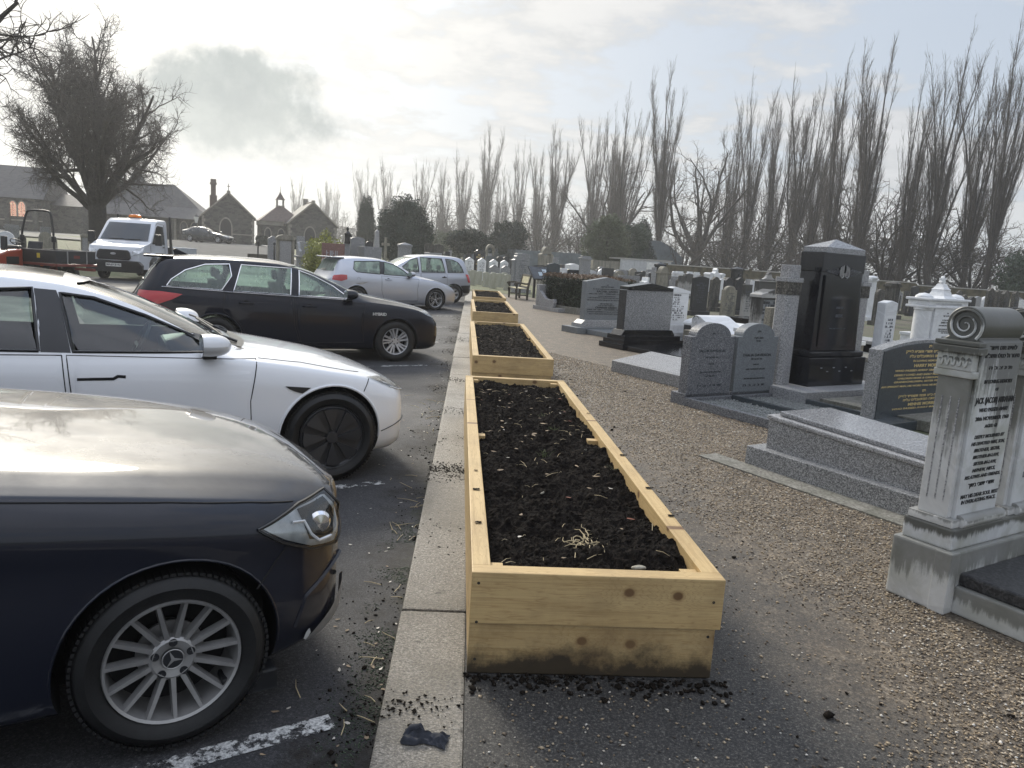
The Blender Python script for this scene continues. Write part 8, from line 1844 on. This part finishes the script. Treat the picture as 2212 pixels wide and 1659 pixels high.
    o = evergreen('spreading_evergreen', 6, [(0, 0, 2.6, 1.9, 1.5, .9), (-.8, 0, 2.9, 1.1, 1, .7), (.9, 0, 2.8, 1.1, 1, .75), (.2, 0, 3.3, 1.0, 1, .6)], 9000, .09, M['leaf_dark'], core=False); put(o, -.5, 70, 1.05, 0, 'small flat-topped evergreen with a visible trunk behind the white pointed stones')
    o = evergreen('bushy_evergreen', 7, [(0, 0, 2.4, 1.7, 1.5, 2.3), (.7, 0, 3.6, 1.2, 1.1, 1.2)], 12000, .10, M['leaf_dark'], core=True); put(o, 3.4, 82, 1.15, 0, 'dark bushy evergreen left of the ribbed sheet fence')
    o = evergreen('olive_tree', 8, [(0, 0, 4.4, 2.1, 2.0, 2.6), (-1.3, 0, 3.6, 1.4, 1.4, 1.9), (1.3, .2, 3.9, 1.4, 1.4, 2.0), (.2, 0, 6.0, 1.3, 1.3, 1.2)], 17000, .105, M['leaf_olive'], core=False); put(o, 12.0, 70, .85, 0, 'bushy green tree with a thin pale trunk above the white panelled building')
    o = evergreen('olive_tree', 18, [(0, 0, 3.9, 1.9, 1.8, 2.6), (-1.0, 0, 3.0, 1.3, 1.3, 1.9), (1.1, .2, 5.0, 1.3, 1.3, 1.6)], 13000, .10, M['leaf_mid'], core=False); put(o, 14.4, 72, .85, 0, 'darker bushy evergreen just right of the green one above the white building')
    o = evergreen('conifer', 9, [(0, 0, 2.3, 1.5, 1.4, 2.3), (0, 0, 4.6, .9, .9, 2.2)], 9000, .10, M['leaf_dark']); put(o, 18.3, 84, 1, 0, 'narrow dark conifer left of the large tree trunks')
    o = evergreen('cedar_tree', 10, [(0, 0, 3.0, 4.2, 3.0, 2.6), (1.5, 0, 5.6, 2.6, 2.2, 1.6), (-1.8, 0, 2.0, 2.6, 2.2, 1.8), (4, 0, 3.0, 3, 2.4, 2.4)], 18000, .16, M['leaf_mid'], core=True); put(o, 51.5, 66.5, 1, 0, 'broad blue-green conifer at the right edge behind the boundary wall')
    o = evergreen('grey_bush', 12, [(0, 0, 2.0, 1.9, 1.5, 2.0), (1.2, 0, 2.6, 1.3, 1.1, 1.5)], 8000, .10, M['leaf_olive'], core=False); put(o, -3.3, 82, 1, 0, 'pale grey-green bush right of the dark rounded evergreen', 'bush')
    o = evergreen('dark_evergreen', 13, [(0, 0, 3.5, 5, 3, 3.6), (3, 0, 3, 3, 3, 3)], 9000, .2, M['leaf_dark'], core=True); put(o, -45, 195, 1, 0, 'dark evergreen mass at the foot of the far left poplars')
    # young branches hiding the shrubs near the van
    mb = MB(); rn = random.Random(4)
    for i in range(120):
        x = rn.uniform(-2.6, 2.6); p = Vector((x, rn.gauss(0, .15), rn.uniform(0, .2))); d = Vector((rn.gauss(0, .5), rn.gauss(0, .3), 1)).normalized(); L = rn.uniform(.4, 1.0); mb.tube([p, p+d*L*.5, p+d*L+Vector((rn.gauss(0, .1), 0, 0))], [.012, .009, .004], 3)
    o = mb.build('rose_hedge', M['twig']); o.location = (-17.2, 33.5, -.1); o.rotation_euler = (0, 0, .3); tag(o, 'row of bare pruned rose bushes behind the tractor', 'shrub')

def haze():
    # real air: an even thin haze round everything
    mb = MB(); mb.box(-398, 498, -55, 650, -1.2, 46)
    n = NT('haze_air'); n.t.nodes.remove(n.b); v = n.t.nodes.new('ShaderNodeVolumePrincipled'); v.inputs['Color'].default_value = (.95, .96, .98, 1); v.inputs['Density'].default_value = HAZE; v.inputs['Anisotropy'].default_value = .55
    n.l(v.outputs[0], n.out.inputs['Volume']); o = mb.build('haze', n.mat); tag(o, kind='stuff')
HAZE = .001
T_ = []
import time as _t
def step(f):
    a = _t.time(); f(); print('%-20s %.1fs' % (f.__name__, _t.time()-a), flush=True)
for f in (build_ground, build_planters, build_litter, build_cars, build_graves, build_furniture, chapels, truck, tractor, trees, haze): step(f)
